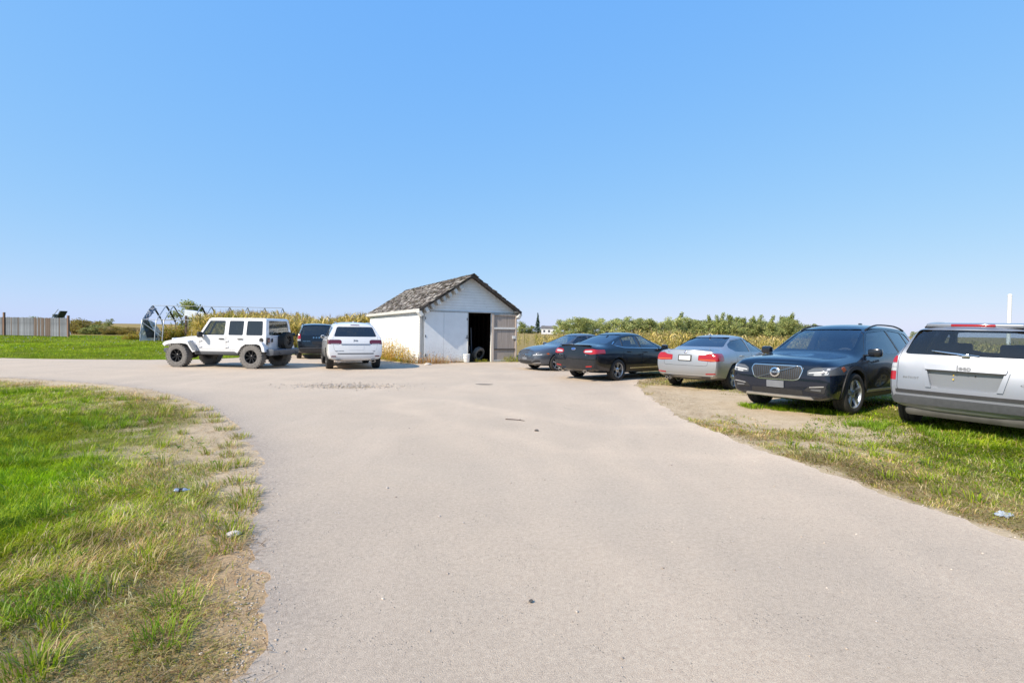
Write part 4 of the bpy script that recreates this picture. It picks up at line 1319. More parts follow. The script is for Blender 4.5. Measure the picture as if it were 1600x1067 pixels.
def build_pole_and_house():
    z0 = float(H(30.4, 30))
    bm = bmesh.new(); bm_tube(bm, [(0, 0, -.1), (0, 0, 4.05)], .10, 14); bm_lathe(bm, [(.0005, 4.14), (.09, 4.12), (.115, 4.05), (.115, 4.0)], 14, 'z')
    t = empty('white_post', (30.36, 30.0, z0), 0, 'tall white post rising behind the silver boxy off-roader', 'post')
    link_mesh('shaft', bm_mesh('post', bm, 40), M['white_enamel'], t)
    bm = bmesh.new(); bm_box(bm, (0, 0, .02), (.45, .45, .1), bevel=.01); link_mesh('base_plate', bm_mesh('bp', bm), M['plate_grey'], t)
    # small far house by the conifer
    hx, hy = 22.0, 290.0
    hs = empty('white_farmhouse', (hx, hy, 0), R(-8), 'tiny white house far off beside the dark conifer', 'house')
    wm = simple('far_white_siding', (.62, .63, .66), .7, 0, .06, 1); rm = simple('far_grey_roof', (.13, .12, .12), .9, 0, .2, 1)
    bm = bmesh.new(); bm_box(bm, (0, 0, 1.7), (9, 6, 3.4)); link_mesh('wall', bm_mesh('w', bm), wm, hs)
    bm = bmesh.new()
    A = [bm.verts.new(p) for p in ((-4.8, -3.4, 3.42), (-4.8, 3.4, 3.42), (-4.8, 0, 4.9))]; B = [bm.verts.new((4.8, p.co.y, p.co.z)) for p in A]
    bm.faces.new(A); bm.faces.new(B[::-1])
    for i in range(3): bm.faces.new((A[i], B[i], B[(i + 1) % 3], A[(i + 1) % 3]))
    link_mesh('roof', bm_mesh('r', bm), rm, hs)
    for x in (-2.8, 0, 2.8):
        bm = bmesh.new(); bm_box(bm, (x, -3.02, 1.8), (1.1, .06, 1.3)); link_mesh('window', bm_mesh('win', bm), M['dark_glass'], hs)
# ------------------------------------------------------------------ the cars
def car_black_suv():
    S = [
     SEC(-2.02, .40, .70, .62, .84, .98, .80, 1.50, .56, 1.56, dx=(.02, -.08, -.20, -.13, .02, .06)),
     SEC(-1.86, .33, .80, .60, .91, 1.02, .86, 1.54, .58, 1.60, dx=(0, -.02, -.12, -.05, 0, 0)),
     SEC(-1.35, .24, .86, .60, .93, 1.03, .90, 1.57, .61, 1.64),
     SEC(-.60, .22, .86, .60, .93, 1.02, .91, 1.59, .63, 1.67),
     SEC(.05, .22, .86, .60, .93, 1.00, .91, 1.56, .62, 1.64),
     SEC(.38, .22, .86, .60, .93, .99, .91, 1.42, .64, 1.49),
     SEC(.98, .22, .86, .60, .93, .97, .90, 1.08, .74, 1.13),
     SEC(1.10, .22, .86, .60, .93, .96, .90, 1.03, .77, 1.085),
     SEC(1.55, .22, .86, .60, .92, .93, .88, 1.00, .74, 1.05),
     SEC(1.90, .24, .86, .58, .93, .89, .90, .975, .76, 1.02),
     SEC(2.09, .26, .86, .56, .915, .84, .88, .94, .74, .985),
     SEC(2.17, .28, .80, .54, .84, .78, .81, .89, .69, .925, dx=(-.05, 0, .03, .02, -.01, -.03)),
    ]
    c = Car('black_suv', (6.66, 10.12), R(213.2), 'glossy black crossover with a chrome slatted grille facing the driveway', 'car', M['blueblack_paint'], S, 4.425, 1.86, .20, 1.64, 2.56, .372, .24,
            cabin=[(-1.75, -1.65, .42, .98, .72, 1.48, .50, 1.53), (-.6, -.6, .40, .98, .78, 1.52, .55, 1.58), (.0, .0, .40, .97, .78, 1.50, .54, 1.55), (.72, .25, .42, .95, .78, 1.33, .56, 1.38), (1.02, .98, .5, .90, .74, .99, .66, 1.02)],
            crease={4: .5, 5: .6, 2: .5}, xr=(-2.214, 2.211), arch_pad=.055)
    # windows
    c.window([(-.70, 1.115), (-.70, 1.065), (.64, 1.07), (.18, 1.46), (-.62, 1.51)][1:], 'left', M['glass'], 'front_window')
    c.window([(-.75, 1.07), (-1.42, 1.10), (-1.36, 1.47), (-.70, 1.51)], 'left', M['dark_glass'], 'rear_window')
    c.window([(-1.47, 1.11), (-1.80, 1.24), (-1.62, 1.44), (-1.42, 1.465)], 'left', M['dark_glass'], 'quarter_window')
    c.window([(-.70, 1.065), (.64, 1.07), (.18, 1.46), (-.62, 1.51)], 'right', M['glass'], 'front_window')
    c.window([(-.75, 1.07), (-1.42, 1.10), (-1.36, 1.47), (-.70, 1.51)], 'right', M['dark_glass'], 'rear_window')
    c.window([(-.70, 1.13), (.70, 1.13), (.555, 1.53), (-.555, 1.53)], 'front', M['clear_glass'], 'windscreen', r=.06)
    c.window([(-.58, 1.15), (.58, 1.15), (.48, 1.46), (-.48, 1.46)], 'rear', M['dark_glass'], 'rear_screen', r=.06)
    # doors
    for side, lo, hi in (('left', .55, 1.3), ('right', -1.3, -.55)):
        d = c.carve([(-.72, .36), (.76, .36), (.82, .70), (.76, 1.03), (.20, 1.51), (-.66, 1.545), (-.72, 1.1)], 'y', lo, hi, 'door', r=.05)
        c.handle(-.50, .93, side, M['black_paint'], d)
        d = c.carve([(-.735, .36), (-1.0, .36), (-1.12, .62), (-1.45, .86), (-1.46, 1.4), (-1.40, 1.51), (-.675, 1.545), (-.735, 1.1)], 'y', lo, hi, 'door', r=.05)
        c.handle(-1.27, .97, side, M['black_paint'], d)
    c.carve([(1.08, -.70), (1.08, .70), (1.45, .72), (1.96, .60), (2.05, .30), (2.07, 0), (2.05, -.30), (1.96, -.60), (1.45, -.72)], 'z', .80, 1.3, 'bonnet', r=.06)
    # grille in its chrome frame
    gp = [(-.43, .86), (.43, .86), (.47, .78), (.41, .62), (.31, .59), (-.31, .59), (-.41, .62), (-.47, .78)]
    c.lay(gp, 'front', 'grille_frame', M['chrome'], .010, .03, .03)
    g = c.lay(inset_poly(gp, .015), 'front', 'grille', M['black_plastic'], .014, .03, .03)
    for k in range(23):
        y = -.40 + .80 * k / 22
        zl = .61 if abs(y) < .3 else .61 + (abs(y) - .3) * .7
        c.lay([(y - .0032, zl), (y + .0032, zl), (y + .0032, .838), (y - .0032, .838)], 'front', 'grille_slat', M['dark_chrome'], .024, .02, 0, parent=g)
    c.lay(strip_poly([(-.36, .605), (-.18, .665), (0, .725), (.18, .785), (.36, .845)], .018), 'front', 'diagonal_bar', M['dark_chrome'], .030, .02, 0, parent=g)
    e = c.disc(.088, 0, .725, 'front', M['chrome'], 'emblem', .012, g, .032)
    c.disc(.066, 0, .725, 'front', M['black_paint'], 'emblem_face', .014, e, .034)
    e2 = link_mesh('emblem_band', on_face(text_mesh('VOLVO', .045, .004, bold=.0015), c.bvh, 0, .725, 'front', .052), M['chrome'], e)
    # headlights with their light bars
    for sy in (1, -1):
        hl = c.carve([(sy * .53, .70), (sy * .53, .78), (sy * .62, .835), (sy * .99, .87), (sy * .99, .72), (sy * .70, .69)], 'x', 1.50, 2.6, 'headlight', M['smoke_lamp'], .004, r=.02)
        c.lay([(sy * .56, .735), (sy * .83, .765), (sy * .83, .780), (sy * .56, .75)], 'front', 'light_bar', M['white_enamel'], .006, .01, 0, parent=hl)
        c.lay([(sy * .64, .70), (sy * .76, .71), (sy * .76, .745), (sy * .64, .732)], 'front', 'lens', M['white_lamp'], .006, .01, .01, parent=hl)
        c.lay([(sy * .80, .72), (sy * .845, .725), (sy * .855, .83), (sy * .82, .83)], 'front', 'lens', M['white_lamp'], .006, .01, .01, parent=hl)
        sd = 'left' if sy > 0 else 'right'
        c.lay([(1.64, .80), (1.73, .76), (1.80, .83), (1.70, .86)], sd, 'side_marker', M['amber_lamp'], .006, .012, .015, parent=hl)
        # lower corner intakes
        f = c.lay([(sy * .48, .43), (sy * .80, .40), (sy * .83, .53), (sy * .72, .545), (sy * .55, .50)], 'front', 'corner_intake', M['black_plastic'], .008, .02, .02)
        c.lay([(sy * .58, .49), (sy * .80, .515), (sy * .80, .53), (sy * .58, .505)], 'front', 'trim_blade', M['brushed'], .022, .012, 0, parent=f)
        c.lay([(sy * .60, .445), (sy * .76, .435), (sy * .76, .475), (sy * .60, .47)], 'front', 'fog_light', M['smoke_lamp'], .022, .012, .01, parent=f)
        tl = c.carve([(sy * .66, .86), (sy * .95, .86), (sy * .95, 1.02), (sy * .78, 1.06), (sy * .72, 1.42), (sy * .66, 1.42), (sy * .70, 1.0)], 'x', -2.6, -1.7, 'tail_light', M['red_lamp'], .004, r=.02)
    c.lay([(-.46, .335), (.46, .335), (.46, .43), (.30, .44), (-.30, .44), (-.46, .43)], 'front', 'lower_grille', M['black_plastic'], .006, .02, .02)
    c.lay([(-.62, .285), (.62, .285), (.58, .325), (-.58, .325)], 'front', 'skid_plate', M['brushed'], .014, .03, .012)
    c.lay([(-.155, .455), (.155, .455), (.155, .575), (-.155, .575)], 'front', 'number_plate', M['plate_grey'], .026, .03, .01)
    c.lay([(-.86, .215), (.86, .215), (.88, .325), (.62, .338), (-.62, .338), (-.88, .325)], 'front', 'bumper_lip', M['grey_plastic'], .006, .02, .02)
    for side in ('left', 'right'):
        c.lay([(-.92, .215), (.90, .215), (.92, .30), (.90, .355), (-.92, .355)], side, 'sill_trim', M['grey_plastic'], .012, .03, .02)
        c.lay([(-.78, .365), (.78, .365), (.74, .415), (-.74, .415)], side, 'sill_moulding', M['brushed'], .008, .012, .015)
    c.arch_trim(2.56, .425, .49, M['black_plastic'], cz=.37)
    c.mirror(.72, .98, 1.09, M['black_paint'])
    # roof rails
    for sy in (1, -1):
        bm = bmesh.new(); pts = []
        for x in np.linspace(.10, -1.72, 12):
            h = c.bvh.ray_cast(Vector((x, sy * .60, 5)), Vector((0, 0, -1)))
            e_ = min(1, 4 * min((.10 - x) / 1.82, (x + 1.72) / 1.82))
            pts.append((x, sy * .60, h[0].z + .008 + .042 * e_))
        bm_tube(bm, pts, .016, 6)
        link_mesh('roof_rail', bm_mesh('rail', bm, 40), M['black_plastic'], c.root)
    bm = bmesh.new(); bm_box(bm, (-1.2, 0, 1.66), (.13, .04, .045), bevel=.016); link_mesh('roof_antenna', bm_mesh('fin', bm, 40), M['black_paint'], c.root)
    c.seats((-.15, -1.05)); c.dash(.85, .93, 1.40); c.steering(.45, .37, .98)
    add_wheels(c.root, 2.56, .925, .372, .245, .25, M['tyre'], M['alloy'], steer=R(-2), spokes=5, spoke_w=.085, dish=.02)
    c.finish()
    return c

def sedan_sections(L0, L1, deck, roof, hood, w, tail=None, cowl=.98, rf=.12, rr=-.95, rb=-1.72, nose=.70, belt=.95, roofw=.56):
    """a four-door saloon: L0/L1 rear and front ends, deck, roof and bonnet heights"""
    h = w / 2
    return [
     SEC(L0 + .06, .30, h * .84, .60, h * .925, deck * .84, h * .90, deck - .04, h * .75, deck - .005, dx=(.05, -.02, -.05, -.02, .02, .02)),
     SEC(L0 + .15, .26, h * .89, .60, h * .98, deck * .88, h * .94, deck - .03, h * .76, deck + .005),
     SEC(L0 + .50, .22, h * .91, .58, h * .99, belt - .03, h * .94, deck - .02, h * .76, deck + .01),
     SEC(rb, .20, h * .92, .58, h, belt, h * .95, deck, h * .72, deck + .045),
     SEC(rb + .12, .20, h * .92, .58, h, belt, h * .95, deck + .06, h * .69, deck + .10),
     SEC(rr - .06, .18, h * .93, .57, h, belt, h * .96, roof - .105, roofw - .02, roof - .045),
     SEC(rr + .28, .18, h * .93, .57, h, belt - .005, h * .96, roof - .065, roofw + .02, roof),
     SEC(rf - .25, .18, h * .93, .57, h, belt - .02, h * .96, roof - .065, roofw + .03, roof + .005),
     SEC(rf, .18, h * .93, .57, h, belt - .03, h * .96, roof - .115, roofw + .02, roof - .05),
     SEC(rf + .22, .18, h * .93, .57, h, belt - .035, h * .955, roof - .22, roofw + .06, roof - .165),
     SEC(cowl, .18, h * .92, .56, h * .99, belt - .05, h * .95, hood + .0, h * .80, hood + .05),
     SEC(cowl + .12, .18, h * .92, .55, h * .99, belt - .06, h * .945, hood - .03, h * .80, hood + .01),
     SEC(cowl + .62, .18, h * .92, .54, h * .99, hood - .09, h * .93, hood - .06, h * .78, hood - .025),
     SEC(L1 - .34, .20, h * .90, .52, h * .95, nose + .055, h * .88, nose + .09, h * .72, nose + .125),
     SEC(L1 - .12, .22, h * .80, .48, h * .84, nose - .02, h * .78, nose + .04, h * .64, nose + .07),
     SEC(L1 - .03, .24, h * .66, .44, h * .68, nose - .10, h * .66, nose - .03, h * .56, nose - .0, dx=(-.05, 0, .03, .0, -.03, -.05)),
    ]

def sedan_cabin(deck, roof, hood, w, rf=.12, rr=-.95, rb=-1.72, cowl=.98, roofw=.56, belt=.95):
    h = w / 2
    return [(rb + .55, rb + .25, .36, belt - .04, h - .17, deck + .04, roofw - .02, deck + .06),
            (rr + .2, rr - .02, .30, belt - .05, h - .14, roof - .15, roofw - .08, roof - .10),
            (rr + .45, rr + .35, .30, belt - .05, h - .14, roof - .11, roofw - .06, roof - .055),
            (rf - .2, rf - .2, .30, belt - .06, h - .14, roof - .11, roofw - .05, roof - .05),
            (.55, rf + .02, .30, belt - .08, h - .14, roof - .20, roofw - .05, roof - .15),
            (cowl - .06, cowl - .14, .5, belt - .14, h - .18, hood - .01, h * .72, hood + .0)]

def car_black_saloon():
    roof, deck, hood, w = 1.478, 1.06, .99, 1.852
    S = sedan_sections(-2.49, 2.37, deck, roof, hood, w, rf=.16, rr=-.85, rb=-1.80, cowl=1.05, nose=.72, belt=.97, roofw=.54)
    c = Car('black_sedan', (3.81, 16.48), R(38.3), 'glossy black saloon with big oval red tail lights parked tail out beside the silver saloon', 'car', M['navy_paint'], S, 4.86, w, .19, roof, 2.85, .335, .235,
            cabin=sedan_cabin(deck, roof, hood, w, rf=.16, rr=-.85, rb=-1.80, cowl=1.05, roofw=.54, belt=.97), crease={4: .3, 5: .35, 2: .5}, xr=(-2.495, 2.375))
    for side in ('right', 'left'):
        c.window([(-.26, 1.005), (.78, .985), (.20, 1.345), (-.22, 1.375)], side, M['glass'], 'front_window')
        c.window([(-.32, 1.005), (-1.12, 1.03), (-.95, 1.30), (-.30, 1.375)], side, M['glass'], 'rear_window')
        c.window([(-1.17, 1.035), (-1.50, 1.10), (-1.02, 1.285)], side, M['dark_glass'], 'quarter_window', r=.03)
        c.lay(strip_poly([(.80, .968), (-1.1, 1.005), (-1.42, 1.055), (-1.54, 1.10), (-1.36, 1.185)], .016), side, 'chrome_strip', M['chrome'], .006, .012, 0)
    c.window([(-.60, 1.135), (.60, 1.135), (.49, 1.40), (-.49, 1.40)], 'rear', M['dark_glass'], 'rear_screen', r=.05)
    c.window([(-.62, 1.07), (.62, 1.07), (.50, 1.37), (-.50, 1.37)], 'front', M['clear_glass'], 'windscreen', r=.05)
    for side, lo, hi in (('right', -1.3, -.5), ('left', .5, 1.3)):
        d = c.carve([(-.28, .30), (.86, .30), (.92, .62), (.90, .95), (.22, 1.365), (-.26, 1.40)], 'y', lo, hi, 'door', r=.04)
        c.handle(-.10, .86, side, M['navy_paint'], d)
        d = c.carve([(-.30, .30), (-.86, .30), (-1.00, .58), (-1.24, .78), (-1.16, 1.02), (-1.0, 1.31), (-.28, 1.40)], 'y', lo, hi, 'door', r=.04)
        c.handle(-.92, .885, side, M['navy_paint'], d)
        c.lay(strip_poly([(-.88, .375), (.80, .375)], .03), side, 'sill_moulding', M['chrome'], .008, .012, 0)
    for sy in (1, -1):
        c.carve([(sy * .40, .88), (sy * .46, .955), (sy * .75, .97), (sy * .99, .93), (sy * .99, .84), (sy * .70, .80), (sy * .46, .83)], 'x', -2.7, -2.02, 'tail_light', M['red_lamp'], .004, r=.03)
        c.lay([(sy * .46, .86), (sy * .72, .865), (sy * .76, .905), (sy * .70, .925), (sy * .48, .91)], 'rear', 'reversing_lens', M['white_lamp'], .008, .01, .02)
        c.lay([(sy * .52, .42), (sy * .74, .44), (sy * .74, .475), (sy * .52, .455)], 'rear', 'reflector', M['red_lamp'], .012, .012, .01)
        bm = bmesh.new()
        bm_lathe(bm, [(.055, -2.40), (.055, -2.50), (.048, -2.50), (.046, -2.40)], 20, 'x', Matrix.Translation((0, sy * .52, .295)) @ Matrix.Diagonal((1, 1.5, .8, 1)))
        link_mesh('exhaust_tip', bm_mesh('ex', bm, 30), M['chrome'], c.root)
        c.carve([(sy * .42, .70), (sy * .50, .76), (sy * .98, .82), (sy * .98, .72), (sy * .6, .66)], 'x', 1.7, 2.6, 'headlight', M['smoke_lamp'], .004, r=.02)
    bl = c.carve([(-.62, .70), (.62, .70), (.66, 1.055), (-.66, 1.055)], 'x', -2.7, -2.12, 'boot_lid', None, .006, r=.05)
    c.lay([(-.30, .60), (.30, .60), (.30, .735), (-.30, .735)], 'rear', 'plate_recess', M['navy_paint'], .004, .012, .02)
    c.disc(.062, 0, .955, 'rear', M['chrome'], 'emblem', .008, bl, .0, (1.5, .62))
    c.disc(.054, 0, .955, 'rear', M['blue_enamel'], 'emblem_face', .010, bl, .002, (1.5, .6))
    link_mesh('emblem_script', on_face(text_mesh('Ford', .05, .003, shear=.2), c.bvh, 0, .955, 'rear', .016), M['chrome'], bl)
    c.text('FUSION', .045, .52, .785, 'rear', M['chrome'], 'badge', bl, depth=.003)
    c.text('SE', .045, -.52, .785, 'rear', M['chrome'], 'badge', bl, depth=.003)
    bm = bmesh.new()
    sp = [(-.62, .03), (-.30, .055), (0, .062), (.30, .055), (.62, .03)]
    for (ya, da), (yb, db) in zip(sp[:-1], sp[1:]):
        vs = [bm.verts.new(p) for p in ((-2.30, ya, 1.055), (-2.30, yb, 1.055), (-2.40 - db, yb, 1.085), (-2.40 - da, ya, 1.085), (-2.30, ya, 1.03), (-2.30, yb, 1.03), (-2.39 - db, yb, 1.065), (-2.39 - da, ya, 1.065))]
        for f in ((0, 1, 2, 3), (7, 6, 5, 4), (3, 2, 6, 7), (1, 0, 4, 5)): bm.faces.new([vs[q] for q in f])
    bmesh.ops.remove_doubles(bm, verts=bm.verts, dist=.001)
    link_mesh('spoiler', bm_mesh('spoiler', bm, 40), M['navy_paint'], c.root)
    c.lay([(-.60, .24), (.60, .24), (.70, .36), (-.70, .36)], 'rear', 'bumper_valance', M['grey_plastic'], .006, .02, .03)
    bm = bmesh.new(); bm_box(bm, (-.95, 0, 1.475), (.13, .04, .045), bevel=.016); link_mesh('roof_antenna', bm_mesh('fin', bm, 40), M['black_plastic'], c.root)
    c.mirror(.80, .97, 1.01, M['navy_paint'])
    c.seats((.0, -.85), z=.28); c.dash(.85, .86, 1.36); c.steering(.50, .37, .90)
    add_wheels(c.root, 2.85, .915, .335, .235, .222, M['tyre'], M['alloy'], spokes=5, double=True, spoke_w=.038)
    c.finish(); return c

def car_grey_saloon():
    roof, deck, hood, w = 1.459, 1.06, .985, 1.80
    S = sedan_sections(-2.40, 2.30, deck, roof, hood, w, rf=.10, rr=-.95, rb=-1.72, cowl=1.0, nose=.74, belt=.95, roofw=.55)
    c = Car('grey_sedan', (2.51, 20.34), R(209.4), 'dark grey saloon facing the driveway between the shed door and the black saloon', 'car', M['grey_paint'], S, 4.70, w, .18, roof, 2.686, .325, .215,
            cabin=sedan_cabin(deck, roof, hood, w, rf=.10, rr=-.95, rb=-1.72, cowl=1.0), crease={4: .3, 5: .35, 2: .5}, xr=(-2.40, 2.30))
    for side in ('left', 'right'):
        c.window([(-.28, .99), (.74, .97), (.15, 1.33), (-.24, 1.36)], side, M['glass'], 'front_window')
        c.window([(-.34, .99), (-1.10, 1.015), (-.98, 1.28), (-.32, 1.36)], side, M['dark_glass'], 'rear_window')
    c.window([(-.62, 1.055), (.62, 1.055), (.50, 1.36), (-.50, 1.36)], 'front', M['clear_glass'], 'windscreen', r=.05)
    c.window([(-.60, 1.135), (.60, 1.135), (.49, 1.38), (-.49, 1.38)], 'rear', M['dark_glass'], 'rear_screen', r=.05)
    for side, lo, hi in (('left', .5, 1.3), ('right', -1.3, -.5)):
        d = c.carve([(-.30, .28), (.82, .28), (.88, .60), (.86, .93), (.18, 1.35), (-.28, 1.385)], 'y', lo, hi, 'door', r=.04)
        c.handle(-.12, .84, side, M['grey_paint'], d)
        d = c.carve([(-.32, .28), (-.82, .28), (-.94, .56), (-1.18, .76), (-1.14, 1.0), (-1.0, 1.30), (-.30, 1.385)], 'y', lo, hi, 'door', r=.04)
        c.handle(-.90, .86, side, M['grey_paint'], d)
    c.carve([(1.06, -.66), (1.06, .66), (1.6, .70), (2.02, .55), (2.12, .28), (2.14, 0), (2.12, -.28), (2.02, -.55), (1.6, -.70)], 'z', .66, 1.3, 'bonnet', r=.05)
    g = c.lay([(-.46, .655), (.46, .655), (.44, .55), (-.44, .55)], 'front', 'grille', M['black_plastic'], .006, .02, .02)
    for z in (.575, .60, .625, .648): c.lay([(-.45, z - .004), (.45, z - .004), (.45, z + .004), (-.45, z + .004)], 'front', 'grille_bar', M['chrome'], .014, .012, 0, parent=g)
    c.disc(.06, 0, .60, 'front', M['chrome'], 'emblem', .010, g, .014)
    c.disc(.050, 0, .60, 'front', M['black_plastic'], 'emblem_face', .012, g, .015)
    link_mesh('emblem_letters', on_face(text_mesh('V\nW', .042, .003), c.bvh, 0, .60, 'front', .030), M['chrome'], g)
    for sy in (1, -1):
        hl = c.carve([(sy * .50, .57), (sy * .50, .65), (sy * .66, .69), (sy * .97, .72), (sy * .97, .63), (sy * .72, .575)], 'x', 1.62, 2.5, 'headlight', M['smoke_lamp'], .004, r=.02)
        c.lay([(sy * .54, .60), (sy * .80, .625), (sy * .80, .665), (sy * .54, .635)], 'front', 'lens', M['white_lamp'], .006, .01, .01, parent=hl)
        sd = 'left' if sy > 0 else 'right'
        c.lay([(1.70, .66), (1.78, .645), (1.84, .69), (1.74, .705)], sd, 'side_marker', M['amber_lamp'], .006, .012, .01, parent=hl)
        c.lay([(sy * .46, .30), (sy * .78, .36), (sy * .76, .44), (sy * .66, .44), (sy * .48, .35)], 'front', 'corner_intake', M['black_plastic'], .006, .015, .02)
        c.lay(strip_poly([(sy * .50, .30), (sy * .78, .335)], .018), 'front', 'trim_blade', M['chrome'], .012, .015, 0)
        c.carve([(sy * .45, .86), (sy * .48, .93), (sy * .96, .95), (sy * .96, .84)], 'x', -2.7, -2.05, 'tail_light', M['red_lamp'], .004, r=.02)
    c.lay([(-.42, .28), (.42, .28), (.46, .40), (-.46, .40)], 'front', 'lower_grille', M['black_plastic'], .006, .015, .02)
    c.lay([(-.16, .43), (.16, .43), (.16, .52), (-.16, .52)], 'front', 'number_plate', M['plate_grey'], .012, .015, .01)
    c.mirror(.74, .95, 1.0, M['grey_paint'])
    c.seats((.0, -.85), z=.27); c.dash(.82, .85, 1.3); c.steering(.48, .36, .88)
    add_wheels(c.root, 2.686, .895, .325, .215, .222, M['tyre'], M['alloy'], spokes=5, spoke_w=.06)
    c.finish(); return c

def car_silver_saloon():
    roof, deck, hood, w = 1.429, 1.04, .97, 1.811
    S = sedan_sections(-2.36, 2.27, deck, roof, hood, w, rf=.02, rr=-1.0, rb=-1.70, cowl=.86, nose=.70, belt=.93, roofw=.55)
    c = Car('silver_sedan', (6.29, 14.43), R(41.9), 'silver saloon with L-shaped red tail lights and a framed white number plate', 'car', M['silver_paint'], S, 4.63, w, .18, roof, 2.81, .327, .235,
            cabin=sedan_cabin(deck, roof, hood, w, rf=.02, rr=-1.0, rb=-1.70, cowl=.86, belt=.93), crease={4: .35, 5: .35, 2: .5}, xr=(-2.36, 2.27))
    for side in ('right', 'left'):
        c.window([(-.30, .965), (.62, .95), (.06, 1.30), (-.26, 1.335)], side, M['dark_glass'], 'front_window')
        c.window([(-.36, .965), (-1.20, .985), (-1.40, 1.08), (-1.30, 1.17), (-1.02, 1.27), (-.34, 1.335)], side, M['dark_glass'], 'rear_window', r=.06)
    c.window([(-.635, 1.105), (.635, 1.105), (.51, 1.36), (-.51, 1.36)], 'rear', M['dark_glass'], 'rear_screen', r=.03)
    c.window([(-.62, 1.04), (.62, 1.04), (.50, 1.33), (-.50, 1.33)], 'front', M['clear_glass'], 'windscreen', r=.05)
    for side, lo, hi in (('right', -1.3, -.5), ('left', .5, 1.3)):
        d = c.carve([(-.32, .28), (.72, .28), (.78, .60), (.76, .90), (.08, 1.325), (-.30, 1.36)], 'y', lo, hi, 'door', r=.04)
        c.handle(-.14, .85, side, M['silver_paint'], d)
        d = c.carve([(-.34, .28), (-.86, .28), (-1.0, .56), (-1.26, .76), (-1.22, .98), (-1.04, 1.29), (-.32, 1.36)], 'y', lo, hi, 'door', r=.04)
        c.handle(-.96, .87, side, M['silver_paint'], d)
    TL = [c.carve([(sy * .36, .755), (sy * .36, .895), (sy * .54, .905), (sy * .60, .945), (sy * .97, .95), (sy * .97, .76), (sy * .7, .735)], 'x', -2.7, -1.98, 'tail_light', M['red_lamp'], .004, r=.03) for sy in (1, -1)]
    bl = c.carve([(-.60, .62), (.60, .62), (.66, 1.03), (-.66, 1.03)], 'x', -2.7, -2.04, 'boot_lid', None, .006, r=.05)
    for sy in (1, -1):
        tl = TL[0 if sy > 0 else 1]
        c.lay([(sy * .40, .775), (sy * .80, .76), (sy * .80, .785), (sy * .40, .795)], 'rear', 'amber_band', M['amber_lamp'], .006, .008, .005, parent=tl)
        c.lay([(sy * .56, .405), (sy * .80, .42), (sy * .80, .45), (sy * .56, .435)], 'rear', 'reflector', M['red_lamp'], .010, .012, .01)
        c.carve([(sy * .44, .62), (sy * .50, .70), (sy * .97, .74), (sy * .97, .64), (sy * .6, .58)], 'x', 1.6, 2.5, 'headlight', M['smoke_lamp'], .004, r=.02)
    nf = c.lay([(-.185, .735), (.185, .735), (.185, .895), (-.185, .895)], 'rear', 'plate_frame', M['black_plastic'], .014, .03, .01)
    c.lay([(-.155, .76), (.155, .76), (.155, .87), (-.155, .87)], 'rear', 'number_plate', M['plate_white'], .020, .02, .008, parent=nf)
    c.disc(.042, 0, .965, 'rear', M['chrome'], 'emblem', .008, bl)
    e = c.disc(.038, 0, .965, 'rear', M['black_plastic'], 'emblem_ring', .0095, bl, .001)
    for k, mm in enumerate(('blue_enamel', 'white_enamel') * 2):
        bm = bmesh.new(); a0 = math.pi / 2 * k
        pts = [(0, 0)] + [(.024 * math.cos(a0 + t), .024 * math.sin(a0 + t)) for t in np.linspace(0, math.pi / 2, 6)]
        vs = [bm.verts.new((p[0], p[1], .0015)) for p in pts]; vb = [bm.verts.new((p[0], p[1], 0)) for p in pts]
        bm.faces.new(vs); bm.faces.new(vb[::-1])
        for i in range(len(pts)): bm.faces.new((vs[i - 1], vs[i], vb[i], vb[i - 1]))
        link_mesh('emblem_quarter', on_face(bm_mesh('q', bm), c.bvh, 0, .965, 'rear', .013), M[mm], bl)
    c.text('320i', .05, .48, .955, 'rear', M['chrome'], 'badge', bl, depth=.003)
    c.text('xDrive', .045, -.48, .955, 'rear', M['chrome'], 'badge', bl, depth=.003)
    c.lay([(-.62, .235), (.62, .235), (.66, .35), (-.66, .35)], 'rear', 'bumper_valance', M['grey_plastic'], .008, .02, .03)
    c.lay(strip_poly([(-.74, .375), (.74, .375)], .012), 'rear', 'bumper_crease', M['brushed'], .006, .012, 0)
    for yy in (.42, .52):
        bm = bmesh.new()
        bm_lathe(bm, [(.036, -2.25), (.036, -2.345), (.030, -2.345), (.029, -2.25)], 18, 'x', Matrix.Translation((0, yy, .27)))
        link_mesh('exhaust_tip', bm_mesh('ex', bm, 30), M['chrome'], c.root)
    bm = bmesh.new(); bm_box(bm, (-.98, 0, 1.425), (.13, .04, .045), bevel=.016); link_mesh('roof_antenna', bm_mesh('fin', bm, 40), M['silver_paint'], c.root)
    c.mirror(.66, .95, .98, M['silver_paint'])
    c.seats((-.1, -.9), z=.26); c.dash(.72, .84, 1.3); c.steering(.38, .37, .88)
    add_wheels(c.root, 2.81, .90, .327, .235, .232, M['tyre'], M['alloy'], spokes=5, double=True, spoke_w=.03)
    c.finish(); return c

